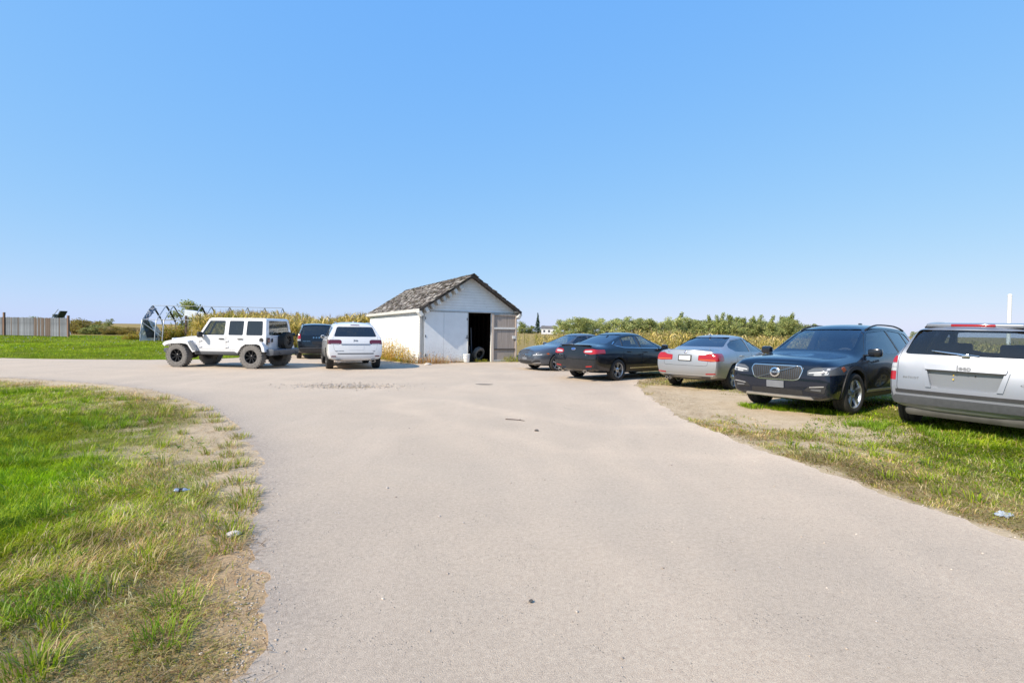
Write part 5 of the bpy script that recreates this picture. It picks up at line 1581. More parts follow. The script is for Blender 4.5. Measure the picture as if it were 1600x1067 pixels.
def suv_sections(L0, L1, roof, hood, w, belt, rf=.30, cowl=1.10, roofw=.62, tilt=.16, nose=.90, clr=.24, rear_roof=-.12, bl=None):
    h = w / 2
    return [
     SEC(L0 + .10, clr + .08, h * .86, .62, h * .955, belt, h * .93, roof - .13 + rear_roof * .3, roofw - .05, roof - .065 + rear_roof * .3, dx=(-.03, -.09, -.11, -.05, tilt, tilt + .03)),
     SEC(L0 + .17, clr + .06, h * .90, .60, h * .985, belt + .01, h * .955, roof - .085 + rear_roof * .3, roofw - .02, roof - .03 + rear_roof * .3, dx=(0, -.02, -.05, -.03, tilt * .8, tilt * .8)),
     SEC(L0 + .85, clr, h * .92, .60, h, belt, h * .96, roof - .065, roofw + .01, roof),
     SEC(L0 + 1.5, clr, h * .92, .60, h, belt - .01, h * .965, roof - .05, roofw + .02, roof + .02),
     SEC(rf - .30, clr, h * .92, .60, h, belt - .02, h * .965, roof - .06, roofw + .02, roof + .01),
     SEC(rf + .02, clr, h * .92, .60, h, belt - .03, h * .965, roof - .12, roofw + .01, roof - .06),
     SEC(rf + .28, clr, h * .92, .60, h, belt - .04, h * .96, roof - .28, roofw + .05, roof - .22),
     SEC(cowl, clr, h * .92, .60, h * .99, belt - .06, h * .95, hood + .01, h * .80, hood + .055),
     SEC(cowl + .14, clr, h * .92, .60, h * .99, belt - .08, h * .95, hood - .03, h * .82, hood + .01),
     SEC(L1 - .62, clr, h * .91, .58, h * .98, hood - .12, h * .94, hood - .05, h * .80, hood - .02),
     SEC(L1 - .28, clr + .02, h * .88, .56, h * .95, hood - .16, h * .90, hood - .08, h * .76, hood - .04),
     SEC(L1 - .10, clr + .04, h * .80, .54, h * .86, nose - .12, h * .82, nose - .02, h * .70, nose + .02),
     SEC(L1 - .03, clr + .06, h * .70, .52, h * .74, nose - .20, h * .72, nose - .08, h * .62, nose - .04, dx=(-.05, 0, .02, .01, -.01, -.03)),
    ]

def suv_cabin(L0, roof, hood, w, belt, rf=.30, cowl=1.10, roofw=.62, tilt=.16, clr=.24):
    h = w / 2
    return [(L0 + .32, L0 + .36 + tilt, clr + .35, belt - .06, h - .18, roof - .17, roofw - .11, roof - .12),
            (L0 + 1.0, L0 + 1.0, clr + .2, belt - .06, h - .14, roof - .12, roofw - .06, roof - .07),
            (rf - .25, rf - .25, clr + .2, belt - .07, h - .14, roof - .12, roofw - .06, roof - .06),
            (.60, rf - .02, clr + .2, belt - .10, h - .14, roof - .22, roofw - .06, roof - .17),
            (cowl - .05, cowl - .12, .5, belt - .18, h - .18, hood - .0, h * .72, hood + .02)]

def car_silver_suv():
    roof, hood, w, belt = 1.625, 1.09, 1.76, 1.06
    S = suv_sections(-2.20, 2.20, roof, hood, w, belt, rf=.18, cowl=.98, roofw=.61, tilt=.17, clr=.25, rear_roof=-.06)
    c = Car('silver_suv', (8.06, 8.17), R(36.8), 'silver boxy compact off-roader at the edge of the photo with its tail towards us', 'car', M['pale_silver_paint'], S, 4.41, w, .23, roof, 2.635, .355, .225,
            cabin=suv_cabin(-2.20, roof, hood, w, belt, rf=.18, cowl=.98, roofw=.61, tilt=.17, clr=.25), crease={4: .45, 5: .5, 2: .5}, xr=(-2.205, 2.205), bulge=(.035, .05))
    for side in ('left', 'right'):
        c.window([(-.30, 1.10), (.62, 1.09), (.20, 1.44), (-.26, 1.49)], side, M['glass'], 'front_window')
        c.window([(-.36, 1.10), (-1.16, 1.11), (-1.10, 1.48), (-.32, 1.50)], side, M['dark_glass'], 'rear_window')
        c.window([(-1.24, 1.11), (-1.78, 1.12), (-1.66, 1.45), (-1.20, 1.48)], side, M['dark_glass'], 'quarter_window')
    c.window([(-.70, 1.13), (.70, 1.13), (.59, 1.50), (-.59, 1.50)], 'rear', M['glass'], 'rear_screen', r=.05, hi=-1.6)
    c.window([(-.66, 1.14), (.66, 1.14), (.55, 1.49), (-.55, 1.49)], 'front', M['clear_glass'], 'windscreen', r=.05)
    xs = c.bvh.ray_cast(Vector((-5, 0, .80)), Vector((1, 0, 0)))[0].x
    c.hole(round_poly([(-.405, .905), (.405, .905), (.35, .68), (.29, .655), (-.29, .655), (-.35, .68)], .03), 'x', -2.8, xs + .055, M['pale_silver_paint'])
    tg = c.carve([(-.755, .58), (.755, .58), (.765, 1.06), (.64, 1.53), (-.64, 1.53), (-.765, 1.06)], 'x', -2.6, -1.74, 'tailgate', None, .005, r=.06)
    for side, lo, hi in (('left', .5, 1.3), ('right', -1.3, -.5)):
        d = c.carve([(-.32, .38), (.74, .38), (.80, .7), (.76, 1.04), (.24, 1.46), (-.29, 1.53)], 'y', lo, hi, 'door', r=.04)
        c.handle(-.14, .97, side, M['pale_silver_paint'], d)
        d = c.carve([(-.34, .38), (-.85, .38), (-.98, .64), (-1.18, .84), (-1.20, 1.1), (-1.14, 1.50), (-.31, 1.53)], 'y', lo, hi, 'door', r=.04)
        c.handle(-1.0, .98, side, M['black_plastic'], d)
    # raised plate surround with a bar carrying the name
    c.lay([(-.405, .905), (.405, .905), (.345, .66), (.405, .66), (.46, .93), (-.46, .93), (-.405, .66), (-.345, .66)], 'rear', 'recess_lip', M['pale_silver_paint'], .024, .03, 0, parent=tg)
    c.lay([(-.435, .99), (.435, .99), (.425, .915), (-.425, .915)], 'rear', 'grab_bar', M['pale_silver_paint'], .045, .05, .015, parent=tg)
    c.lay([(-.42, .912), (.42, .912), (.42, .900), (-.42, .900)], 'rear', 'bar_shade_strip', M['black_plastic'], .030, .03, 0, parent=tg)  # black strip standing in for the shade under the grab bar
    link_mesh('badge', on_face(text_mesh('Jeep', .092, .004, bold=.003), c.bvh, 0, .952, 'rear', .047), M['plate_grey'], tg)
    link_mesh('badge', on_face(text_mesh('PATRIOT', .042, .003, spacing=1.15), c.bvh, .59, .78, 'rear', .004), M['plate_grey'], tg)
    link_mesh('badge', on_face(text_mesh('4X4', .045, .003, spacing=1.1), c.bvh, -.60, .78, 'rear', .004), M['plate_grey'], tg)
    for yy, mm, zz in ((.115, 'yellow_clip', .862), (.115, 'yellow_clip', .80), (-.115, 'black_plastic', .865)):
        c.lay([(yy - .008, zz - .011), (yy + .008, zz - .011), (yy + .008, zz + .011), (yy - .008, zz + .011)], 'rear', 'plate_clip', M[mm], -.036, .02, .005, parent=tg)
    # brake light in the roof lip, wiper
    xr = c.bvh.ray_cast(Vector((-5, 0, 1.565)), Vector((1, 0, 0)))[0].x
    bm = bmesh.new(); bm_box(bm, (xr + .10, 0, 1.578), (.26, 1.06, .06), Matrix.Rotation(R(-5), 3, 'Y'), bevel=.025); spo = link_mesh('roof_spoiler', bm_mesh('sp', bm, 40), M['pale_silver_paint'], c.root)
    bm = bmesh.new(); bm_box(bm, (xr - .03, 0, 1.572), (.03, .48, .036), bevel=.012); link_mesh('high_brake_light', bm_mesh('hb', bm, 40), M['red_lamp'], spo)
    bm = bmesh.new()
    hz = lambda y, z: c.bvh.ray_cast(Vector((-5, y, z)), Vector((1, 0, 0)))[0].x - .02
    bm_tube(bm, [(hz(0, 1.13), 0, 1.13), (hz(.1, 1.155), .10, 1.155), (hz(.34, 1.185), .34, 1.185)], .010, 6)
    bm_tube(bm, [(hz(-.14, 1.145), -.14, 1.14), (hz(.40, 1.18), .38, 1.19)], .007, 6)
    bm_box(bm, (hz(0, 1.13), 0, 1.135), (.04, .09, .05), bevel=.015)
    link_mesh('rear_wiper', bm_mesh('wiper', bm, 40), M['chrome'], c.root)
    for sy in (1, -1):
        for k, (z0, z1, mm) in enumerate(((.99, 1.095, 'red_lamp'), (.925, .985, 'white_lamp'), (.865, .92, 'white_lamp'), (.73, .86, 'red_lamp'))):
            c.carve([(sy * .775, z0), (sy * .93, z0), (sy * .93, z1), (sy * .775, z1)], 'x', -2.6, -1.98, 'tail_light', M[mm], .0015, r=.01)
        c.carve([(sy * .50, .74), (sy * .66, .74), (sy * .66, .90), (sy * .50, .90)], 'x', 1.9, 2.6, 'headlight', M['white_lamp'], .004, r=.07)
        # roof rails
        bm = bmesh.new(); pts = []
        for x in np.linspace(.0, -1.66, 10):
            h = c.bvh.ray_cast(Vector((x, sy * .56, 5)), Vector((0, 0, -1)))
            e_ = min(1, 5 * min((.0 - x) / 1.66, (x + 1.66) / 1.66))
            pts.append((x, sy * .56, h[0].z + .006 + .040 * e_))
        bm_tube(bm, pts, .020, 6); link_mesh('roof_rail', bm_mesh('rail', bm, 40), M['black_plastic'], c.root)
        sd = 'left' if sy > 0 else 'right'
        c.lay([(-2.10, .30), (-1.78, .30), (-1.80, .52), (-2.12, .52)], sd, 'bumper_corner', M['grey_plastic'], .010, .03, .03)
    c.lay([(-.76, .555), (.76, .555), (.765, .60), (-.765, .60)], 'rear', 'bumper_step', M['black_plastic'], .020, .04, .01)
    c.lay([(-.88, .40), (.88, .40), (.88, .51), (-.88, .51)], 'rear', 'bumper_bar', M['grey_plastic'], .030, .05, .03)
    bm = bmesh.new(); bm_box(bm, (-1.97, 0, .305), (.28, 1.34, .15), Matrix.Rotation(R(-14), 3, 'Y'), bevel=.06); bm_box(bm, (-1.90, 0, .25), (.12, .9, .06), bevel=.02)
    link_mesh('lower_bumper', bm_mesh('lb', bm, 40), M['dusty_bumper'], c.root)
    c.arch_trim(2.635, .405, .46, M['grey_plastic'])
    for side in ('left', 'right'): c.lay([(-.90, .24), (.90, .24), (.90, .36), (-.90, .36)], side, 'sill_trim', M['grey_plastic'], .012, .03, .02)
    c.mirror(.70, .93, 1.10, M['black_plastic'])
    c.seats((-.05, -.98), y=.36, z=.36); c.dash(.86, .95, 1.3); c.steering(.46, .36, 1.0)
    add_wheels(c.root, 2.635, .88, .352, .225, .222, M['tyre'], M['alloy'], spokes=5, spoke_w=.08)
    c.finish(); return c

def car_white_suv():
    roof, hood, w, belt = 1.735, 1.13, 1.943, 1.13
    S = suv_sections(-2.39, 2.43, roof, hood, w, belt, rf=.20, cowl=1.10, roofw=.66, tilt=.26, clr=.27, rear_roof=-.12)
    c = Car('white_suv', (-6.57, 19.78), R(114.0), 'white rounded SUV parked with its tail to us beside the shed weeds', 'car', M['white_paint'], S, 4.82, w, .26, roof, 2.915, .375, .265,
            cabin=suv_cabin(-2.39, roof, hood, w, belt, rf=.20, cowl=1.10, roofw=.66, tilt=.26, clr=.27), crease={4: .35, 5: .4, 2: .5}, xr=(-2.39, 2.43))
    for side in ('left', 'right'):
        c.window([(-.30, 1.17), (.72, 1.16), (.24, 1.53), (-.26, 1.58)], side, M['glass'], 'front_window')
        c.window([(-.36, 1.17), (-1.28, 1.18), (-1.20, 1.56), (-.32, 1.59)], side, M['dark_glass'], 'rear_window')
        c.window([(-1.36, 1.185), (-1.92, 1.21), (-1.72, 1.50), (-1.28, 1.55)], side, M['dark_glass'], 'quarter_window')
    c.window([(-.74, 1.19), (.74, 1.19), (.62, 1.545), (-.62, 1.545)], 'rear', M['dark_glass'], 'rear_screen', r=.06, hi=-1.6)
    c.window([(-.72, 1.19), (.72, 1.19), (.60, 1.60), (-.60, 1.60)], 'front', M['clear_glass'], 'windscreen', r=.05)
    TL = [c.carve([(sy * .48, .945), (sy * .48, 1.05), (sy * .54, 1.085), (sy * 1.02, 1.08), (sy * 1.02, .93), (sy * .58, .905)], 'x', -2.8, -1.98, 'tail_light', M['dark_red_lamp'], .004, r=.03) for sy in (1, -1)]
    tg = c.carve([(-.60, .60), (.60, .60), (.74, .74), (.78, 1.12), (.66, 1.57), (-.66, 1.57), (-.78, 1.12), (-.74, .74)], 'x', -2.8, -1.75, 'tailgate', None, .006, r=.06)
    for side, lo, hi in (('left', .6, 1.4), ('right', -1.4, -.6)):
        d = c.carve([(-.32, .42), (.84, .42), (.90, .75), (.86, 1.10), (.28, 1.56), (-.29, 1.62)], 'y', lo, hi, 'door', r=.04)
        c.handle(-.14, 1.04, side, M['white_paint'], d)
        d = c.carve([(-.34, .42), (-.94, .42), (-1.08, .70), (-1.30, .92), (-1.32, 1.2), (-1.24, 1.58), (-.31, 1.62)], 'y', lo, hi, 'door', r=.04)
        c.handle(-1.1, 1.05, side, M['white_paint'], d)
    for sy in (1, -1):
        tl = TL[0 if sy > 0 else 1]
        c.lay([(sy * .56, .922), (sy * .84, .925), (sy * .84, .945), (sy * .56, .945)], 'rear', 'reversing_lens', M['white_lamp'], .006, .01, .005, parent=tl)
        c.lay([(sy * .66, .475), (sy * .84, .475), (sy * .82, .515), (sy * .68, .515)], 'rear', 'reflector', M['dark_red_lamp'], .010, .015, .01)
        bm = bmesh.new()
        bm_lathe(bm, [(.058, -2.24), (.058, -2.40), (.050, -2.40), (.048, -2.24)], 20, 'x', Matrix.Translation((0, sy * .60, .315)) @ Matrix.Diagonal((1, 1.5, .8, 1)))
        link_mesh('exhaust_tip', bm_mesh('ex', bm, 30), M['chrome'], c.root)
        c.carve([(sy * .46, .86), (sy * .50, .96), (sy * .96, .98), (sy * .96, .86)], 'x', 1.7, 2.8, 'headlight', M['smoke_lamp'], .004, r=.03)
        sd = 'left' if sy > 0 else 'right'
        bm = bmesh.new(); pts = []
        for x in np.linspace(.05, -1.75, 10):
            h = c.bvh.ray_cast(Vector((x, sy * .60, 5)), Vector((0, 0, -1)))
            e_ = min(1, 5 * min((.05 - x) / 1.8, (x + 1.75) / 1.8))
            pts.append((x, sy * .60, h[0].z + .004 + .025 * e_))
        bm_tube(bm, pts, .016, 6); link_mesh('roof_rail', bm_mesh('rail', bm, 40), M['chrome'], c.root)
    c.lay([(-.48, .895), (.48, .895), (.52, .935), (-.52, .935)], 'rear', 'light_bar', M['pale_silver_paint'], .010, .015, .01, parent=tg)
    c.lay([(-.26, .72), (.26, .72), (.30, .875), (-.30, .875)], 'rear', 'plate_recess', M['white_paint'], .004, .012, .03, parent=tg)
    link_mesh('badge', on_face(text_mesh('Jeep', .085, .004, bold=.003), c.bvh, 0, 1.06, 'rear', .005), M['plate_grey'], tg)
    c.text('GRAND CHEROKEE', .034, .56, .685, 'rear', M['plate_grey'], 'badge', tg, depth=.003)
    c.text('4x4', .045, -.62, .685, 'rear', M['plate_grey'], 'badge', tg, depth=.003)
    c.lay([(-.16, 1.60), (.16, 1.60), (.15, 1.622), (-.15, 1.622)], 'rear', 'high_brake_light', M['dark_red_lamp'], .010, .02, .008)
    c.lay(strip_poly([(-.62, .585), (.62, .585)], .030), 'rear', 'bumper_gap', M['grey_plastic'], .004, .012, 0)
    c.lay([(-.60, .29), (.60, .29), (.66, .345), (-.66, .345)], 'rear', 'bumper_valance', M['grey_plastic'], .006, .02, .02)
    bm = bmesh.new(); bm_box(bm, (-1.45, 0, 1.735), (.13, .04, .045), bevel=.016); link_mesh('roof_antenna', bm_mesh('fin', bm, 40), M['white_paint'], c.root)
    c.mirror(.90, .93, 1.14, M['white_paint'], size=(.11, .15, .13))
    c.seats((-.05, -1.0), z=.42); c.dash(.95, 1.0, 1.4)
    add_wheels(c.root, 2.915, .965, .375, .265, .245, M['tyre'], M['dark_alloy'], spokes=5, spoke_w=.08)
    c.finish(); return c

def car_dark_minivan():
    roof, hood, w, belt = 1.725, 1.08, 1.95, 1.08
    S = suv_sections(-2.56, 2.58, roof, hood, w, belt, rf=.70, cowl=1.45, roofw=.70, tilt=.14, clr=.20, rear_roof=-.04)
    c = Car('dark_minivan', (-10.36, 25.84), R(115.5), 'dark blue-black minivan half hidden behind the white rounded SUV', 'car', M['navy_paint'], S, 5.14, w, .20, roof, 3.078, .34, .225,
            cabin=suv_cabin(-2.56, roof, hood, w, belt, rf=.70, cowl=1.45, roofw=.70, tilt=.14, clr=.20), crease={4: .4, 5: .5, 2: .5}, xr=(-2.57, 2.57))
    for side in ('left', 'right'):
        c.window([(.10, 1.12), (1.05, 1.10), (.72, 1.50), (.14, 1.55)], side, M['glass'], 'front_window')
        c.window([(.04, 1.12), (-1.05, 1.12), (-1.03, 1.56), (.06, 1.57)], side, M['dark_glass'], 'rear_window')
        c.window([(-1.12, 1.12), (-2.16, 1.13), (-2.02, 1.52), (-1.10, 1.56)], side, M['dark_glass'], 'quarter_window')
    c.window([(-.78, 1.14), (.78, 1.14), (.70, 1.60), (-.70, 1.60)], 'rear', M['dark_glass'], 'rear_screen', r=.05, hi=-1.9)
    c.window([(-.75, 1.15), (.75, 1.15), (.64, 1.58), (-.64, 1.58)], 'front', M['clear_glass'], 'windscreen', r=.05)
    tg = c.carve([(-.78, .52), (.78, .52), (.80, 1.10), (.74, 1.63), (-.74, 1.63), (-.80, 1.10)], 'x', -2.9, -2.1, 'tailgate', None, .006, r=.05)
    for sy in (1, -1):
        for z0, z1, mm in ((.97, 1.20, 'red_lamp'), (.88, .965, 'white_lamp')):
            c.carve([(sy * .81, z0), (sy * 1.02, z0), (sy * 1.02, z1), (sy * .81, z1)], 'x', -2.9, -2.30, 'tail_light', M[mm], .002, r=.015)
        sd = 'left' if sy > 0 else 'right'
        lo, hi = (.6, 1.4) if sy > 0 else (-1.4, -.6)
        d = c.carve([(.07, .34), (1.12, .34), (1.18, .7), (1.12, 1.04), (.75, 1.53), (.09, 1.58)], 'y', lo, hi, 'door', r=.04)
        c.handle(.22, .98, sd, M['navy_paint'], d)
        d = c.carve([(.05, .34), (-1.02, .34), (-1.07, .9), (-1.07, 1.58), (.07, 1.58)], 'y', lo, hi, 'sliding_door', r=.04)
        c.handle(-.08, .98, sd, M['navy_paint'], d)
        bm = bmesh.new(); pts = []
        for x in np.linspace(.3, -2.05, 10):
            h = c.bvh.ray_cast(Vector((x, sy * .66, 5)), Vector((0, 0, -1)))
            e_ = min(1, 5 * min((.3 - x) / 2.35, (x + 2.05) / 2.35))
            pts.append((x, sy * .66, h[0].z + .004 + .03 * e_))
        bm_tube(bm, pts, .016, 6); link_mesh('roof_rail', bm_mesh('rail', bm, 40), M['black_plastic'], c.root)
    c.text('DODGE', .085, 0, 1.03, 'rear', M['chrome'], 'badge', tg, depth=.004, spacing=2.4, bold=.003)
    c.text('GRAND CARAVAN', .04, .55, .86, 'rear', M['chrome'], 'badge', tg, depth=.003)
    c.lay([(-.30, .70), (.30, .70), (.32, .86), (-.32, .86)], 'rear', 'plate_recess', M['black_plastic'], .004, .012, .03, parent=tg)
    c.lay(strip_poly([(-.86, .535), (.86, .535)], .05), 'rear', 'bumper_top', M['grey_plastic'], .012, .02, 0)
    c.lay([(-.90, .24), (.90, .24), (.92, .34), (-.92, .34)], 'rear', 'bumper_valance', M['black_plastic'], .006, .02, .02)
    c.mirror(1.05, 1.03, 1.12, M['navy_paint'])
    c.seats((.55, -.45, -1.5), z=.40); c.dash(1.25, .97, 1.4)
    add_wheels(c.root, 3.078, .955, .34, .225, .215, M['tyre'], M['alloy'], spokes=5, spoke_w=.07)
    c.finish(); return c

def soft_prism(poly, hw, taper=None, bevel=.03, cuts=()):
    """side outline (x,z) pushed to +-hw with soft edges; taper(z) scales the half width"""
    bm = bmesh.new()
    a = [bm.verts.new((p[0], hw, p[1])) for p in poly]; b = [bm.verts.new((p[0], -hw, p[1])) for p in poly]
    bm.faces.new(a); bm.faces.new(b[::-1]); n = len(poly)
    for i in range(n): bm.faces.new((a[i], b[i], b[(i + 1) % n], a[(i + 1) % n]))
    bmesh.ops.recalc_face_normals(bm, faces=bm.faces[:])
    for z in cuts: bmesh.ops.bisect_plane(bm, geom=bm.verts[:] + bm.edges[:] + bm.faces[:], plane_co=(0, 0, z), plane_no=(0, 0, 1))
    if taper:
        for v in bm.verts: v.co.y *= taper(v.co.z) if taper.__code__.co_argcount == 1 else taper(v.co.x, v.co.z)
    es = [e for e in bm.edges if len(e.link_faces) == 2 and e.calc_face_angle(0) > .35]
    if bevel: bmesh.ops.bevel(bm, geom=es, offset=bevel, segments=3, affect='EDGES', profile=.5, clamp_overlap=True)
    bmesh.ops.triangulate(bm, faces=bm.faces[:])
    return bm_mesh('solid', bm)

def car_white_offroader():
    P = M['white_paint']
    prof = [(-1.97, .60), (-1.99, 1.13), (-1.93, 1.76), (-1.86, 1.815), (.24, 1.815), (.34, 1.78), (.70, 1.16), (.80, 1.10), (.80, .58)]
    body = soft_prism(prof, .79, lambda z: 1.0 if z < 1.14 else 1 - .15 * (z - 1.14) / .68, .035, (1.14,))
    body.materials.append(P)
    c = Car('white_offroader', (-10.65, 18.57), R(172.3), 'white four-door off-roader with flat fenders, black wheels and a spare tyre on its tailgate', 'car', P, None, 0, 1.58, 0, 0, 2.947, .43, .20, arch_pad=.10, body_me=body,
            cabin=[(-1.88, -1.84, .75, 1.10, .70, 1.72, .61, 1.745), (.1, .20, .70, 1.10, .70, 1.72, .61, 1.745), (.62, .56, .70, 1.06, .70, 1.10, .68, 1.12)])
    for side in ('left', 'right'):
        c.window([(-.34, 1.19), (.58, 1.19), (.28, 1.71), (-.34, 1.71)], side, M['glass'], 'front_window', r=.05)
        c.window([(-.50, 1.19), (-1.07, 1.19), (-1.07, 1.71), (-.50, 1.71)], side, M['dark_glass'], 'rear_window', r=.05)
        c.window([(-1.20, 1.19), (-1.84, 1.19), (-1.80, 1.71), (-1.20, 1.71)], side, M['dark_glass'], 'quarter_window', r=.05)
    c.window([(-.62, 1.20), (.62, 1.20), (.55, 1.72), (-.55, 1.72)], 'rear', M['clear_glass'], 'rear_screen', r=.06, hi=-1.6)
    c.window([(-.66, 1.21), (.66, 1.21), (.58, 1.70), (-.58, 1.70)], 'front', M['clear_glass'], 'windscreen', r=.05, lo=.1)
    for side, lo, hi in (('left', .5, 1.3), ('right', -1.3, -.5)):
        sy = 1 if side == 'left' else -1
        d = c.carve([(-.40, .66), (.56, .66), (.66, .80), (.66, 1.17), (.33, 1.755), (-.40, 1.755)], 'y', lo, hi, 'door', None, .006, r=.06)
        c.handle(-.24, 1.055, side, M['black_plastic'], d, .20)
        d2 = c.carve([(-.44, .66), (-.84, .66), (-1.06, .94), (-1.13, 1.12), (-1.13, 1.755), (-.44, 1.755)], 'y', lo, hi, 'door', None, .006, r=.06)
        c.handle(-.98, 1.055, side, M['black_plastic'], d2, .20)
        for dd, xx in ((d, .60), (d2, -.46)):
            for zz in (.98, .76):
                bm = bmesh.new(); bm_box(bm, (xx, sy * .80, zz), (.11, .03, .05), bevel=.01); bm_tube(bm, [(xx + .05, sy * .805, zz - .035), (xx + .05, sy * .805, zz + .035)], .014, 8)
                link_mesh('hinge', bm_mesh('hinge', bm, 40), P, dd)
    bm = bmesh.new(); bm_lathe(bm, [(.0005, .804), (.07, .804), (.085, .79), (.085, .76), (.0005, .76)], 24, 'y', Matrix.Translation((-1.80, 0, 1.02))); link_mesh('fuel_cap', bm_mesh('cap', bm, 40), M['black_plastic'], c.root)
    # bonnet, grille, fenders
    hood = soft_prism([(.62, .72), (.62, 1.15), (1.20, 1.125), (1.86, 1.04), (1.93, 1.00), (1.93, .72)], .68, lambda x, z: 1 - .17 * max(0, (x - .62)) / 1.3, .05, (.9,))
    smooth_me(hood); link_mesh('bonnet', hood, P, c.root)
    gr = soft_prism([(1.90, .58), (1.88, 1.06), (1.97, 1.05), (2.01, .58)], .58, None, .03); smooth_me(gr); g = link_mesh('grille', gr, P, c.root)
    for k in range(7):
        bm = bmesh.new(); bm_box(bm, (1.995, -.24 + .08 * k, .86), (.03, .045, .28), Matrix.Rotation(R(-4), 3, 'Y'), bevel=.012); link_mesh('grille_slot', bm_mesh('slot', bm, 40), M['black_plastic'], g)
    for sy in (1, -1):
        bm = bmesh.new(); bm_lathe(bm, [(.0005, 2.01), (.08, 2.01), (.09, 1.99), (.09, 1.95)], 20, 'x', Matrix.Translation((0, sy * .42, .88))); link_mesh('headlight', bm_mesh('lamp', bm, 40), M['white_lamp'], c.root)
        # flat fender flares: an outline in side view with a thickness across
        def flare(pts, y0, y1, th=.045):
            bm = bmesh.new(); rows = []
            for (x, z), (nx, nz) in pts:
                rows.append([bm.verts.new(q) for q in ((x, sy * y0, z), (x, sy * y1, z - .015), (x - nx * th, sy * y1, z - .015 - nz * th), (x - nx * th, sy * y0, z - nz * th))])
            for p, q in zip(rows[:-1], rows[1:]):
                for i in range(4): bm.faces.new((p[i], q[i], q[(i + 1) % 4], p[(i + 1) % 4]))
            bm.faces.new(rows[0]); bm.faces.new(rows[-1][::-1])
            bmesh.ops.bevel(bm, geom=[e for e in bm.edges if len(e.link_faces) == 2 and e.calc_face_angle(0) > .9], offset=.012, segments=2, affect='EDGES')
            return bm_mesh('flare', bm, 35)
        pf = [((.70, .60), (-.9, .2)), ((.80, .74), (-.85, .4)), ((.93, .93), (-.6, .75)), ((1.06, 1.00), (-.2, 1)), ((1.30, 1.015), (0, 1)), ((1.70, 1.00), (.05, 1)), ((1.92, .95), (.3, .95)), ((2.03, .86), (.7, .7))]
        o = link_mesh('fender_flare', flare(pf, .56, .93, .125), P, c.root)
        pr = [((-2.02, .62), (-.9, -.1)), ((-1.99, .80), (-.95, .2)), ((-1.90, .95), (-.6, .8)), ((-1.72, 1.01), (-.1, 1)), ((-1.25, 1.00), (.15, 1)), ((-1.02, .86), (.75, .65)), ((-.86, .62), (.9, .4))]
        link_mesh('fender_flare', flare([(p, (-n[0] if False else n[0], n[1])) for p, n in pr], .70, .93, .115), P, c.root)
        # grey wear panels on the flare backs and inner fender sides
        bm = bmesh.new()
        vs = [bm.verts.new((x, sy * y, z)) for x, z in ((.66, .62), (.80, .62), (1.00, .92), (.90, .98)) for y in (.80, .935)]
        q = [vs[0], vs[2], vs[4], vs[6]]; q2 = [vs[1], vs[3], vs[5], vs[7]]
        bm.faces.new(q); bm.faces.new(q2[::-1])
        for i in range(4): bm.faces.new((q[i], q2[i], q2[(i + 1) % 4], q[(i + 1) % 4]))
        link_mesh('flare_back', bm_mesh('fb', bm), M['pale_silver_paint'], c.root)
        bm = bmesh.new(); bm_box(bm, (1.35, sy * .60, .80), (1.15, .05, .34)); link_mesh('inner_fender', bm_mesh('inner', bm), M['under'], c.root)
        # tail lamps
        bm = bmesh.new(); bm_box(bm, (-2.00, sy * .70, .99), (.07, .15, .25), bevel=.02); tl = link_mesh('tail_light', bm_mesh('tl', bm, 40), M['black_plastic'], c.root)
        bm = bmesh.new(); bm_box(bm, (-2.035, sy * .70, 1.02), (.02, .11, .15), bevel=.008); link_mesh('lens', bm_mesh('ln', bm, 40), M['dark_red_lamp'], tl)
        bm = bmesh.new(); bm_box(bm, (-2.035, sy * .70, .905), (.02, .11, .05), bevel=.008); link_mesh('lens', bm_mesh('ln', bm, 40), M['white_lamp'], tl)
        # rock rail
        bm = bmesh.new(); bm_box(bm, (-.05, sy * .76, .535), (1.75, .11, .13), bevel=.03); link_mesh('rock_rail', bm_mesh('rr', bm, 40), M['grey_plastic'], c.root)
        # mirrors
        bm = bmesh.new(); bm_box(bm, (.50, sy * .95, 1.20), (.10, .22, .20), bevel=.04); bm_box(bm, (.54, sy * .82, 1.13), (.06, .14, .05), bevel=.015); link_mesh('side_mirror', bm_mesh('mir', bm, 40), M['black_plastic'], c.root)
    # tailgate with its carrier and spare
    tg = c.carve([(-.62, .64), (.62, .64), (.62, 1.15), (-.62, 1.15)], 'x', -2.4, -1.92, 'tailgate', None, .006, r=.06)
    for zz in (.78, 1.04):
        bm = bmesh.new(); bm_box(bm, (-2.02, -.58, zz), (.05, .14, .06), bevel=.012); link_mesh('hinge', bm_mesh('hinge', bm, 40), M['black_plastic'], tg)
    bm = bmesh.new(); bm_box(bm, (-2.02, .48, 1.02), (.04, .06, .14), bevel=.015); link_mesh('handle', bm_mesh('th', bm, 40), M['black_plastic'], tg)
    ty, ri, hu = wheel_meshes(.31, .22, .18, spokes=8, style='mud', spoke_w=.045, dish=.05)
    sp = empty('spare_wheel', (-2.16, -.18, 1.00), math.pi / 2); sp.parent = c.root
    link_mesh('tyre', ty, M['tyre'], sp); link_mesh('rim', ri, M['dark_alloy'], sp)
    bm = bmesh.new(); bm_box(bm, (-2.04, -.14, .98), (.10, .52, .42), bevel=.03); link_mesh('spare_carrier', bm_mesh('carrier', bm, 40), M['black_plastic'], c.root)
    # bumpers, axles, roll bar
    rb = soft_prism([(-2.28, .50), (-2.30, .68), (-2.22, .72), (-1.98, .70), (-1.98, .50), (-2.1, .46)], .80, lambda x, z: 1.0, .02); smooth_me(rb)
    rbo = link_mesh('rear_bumper', rb, M['steel_bumper'], c.root)
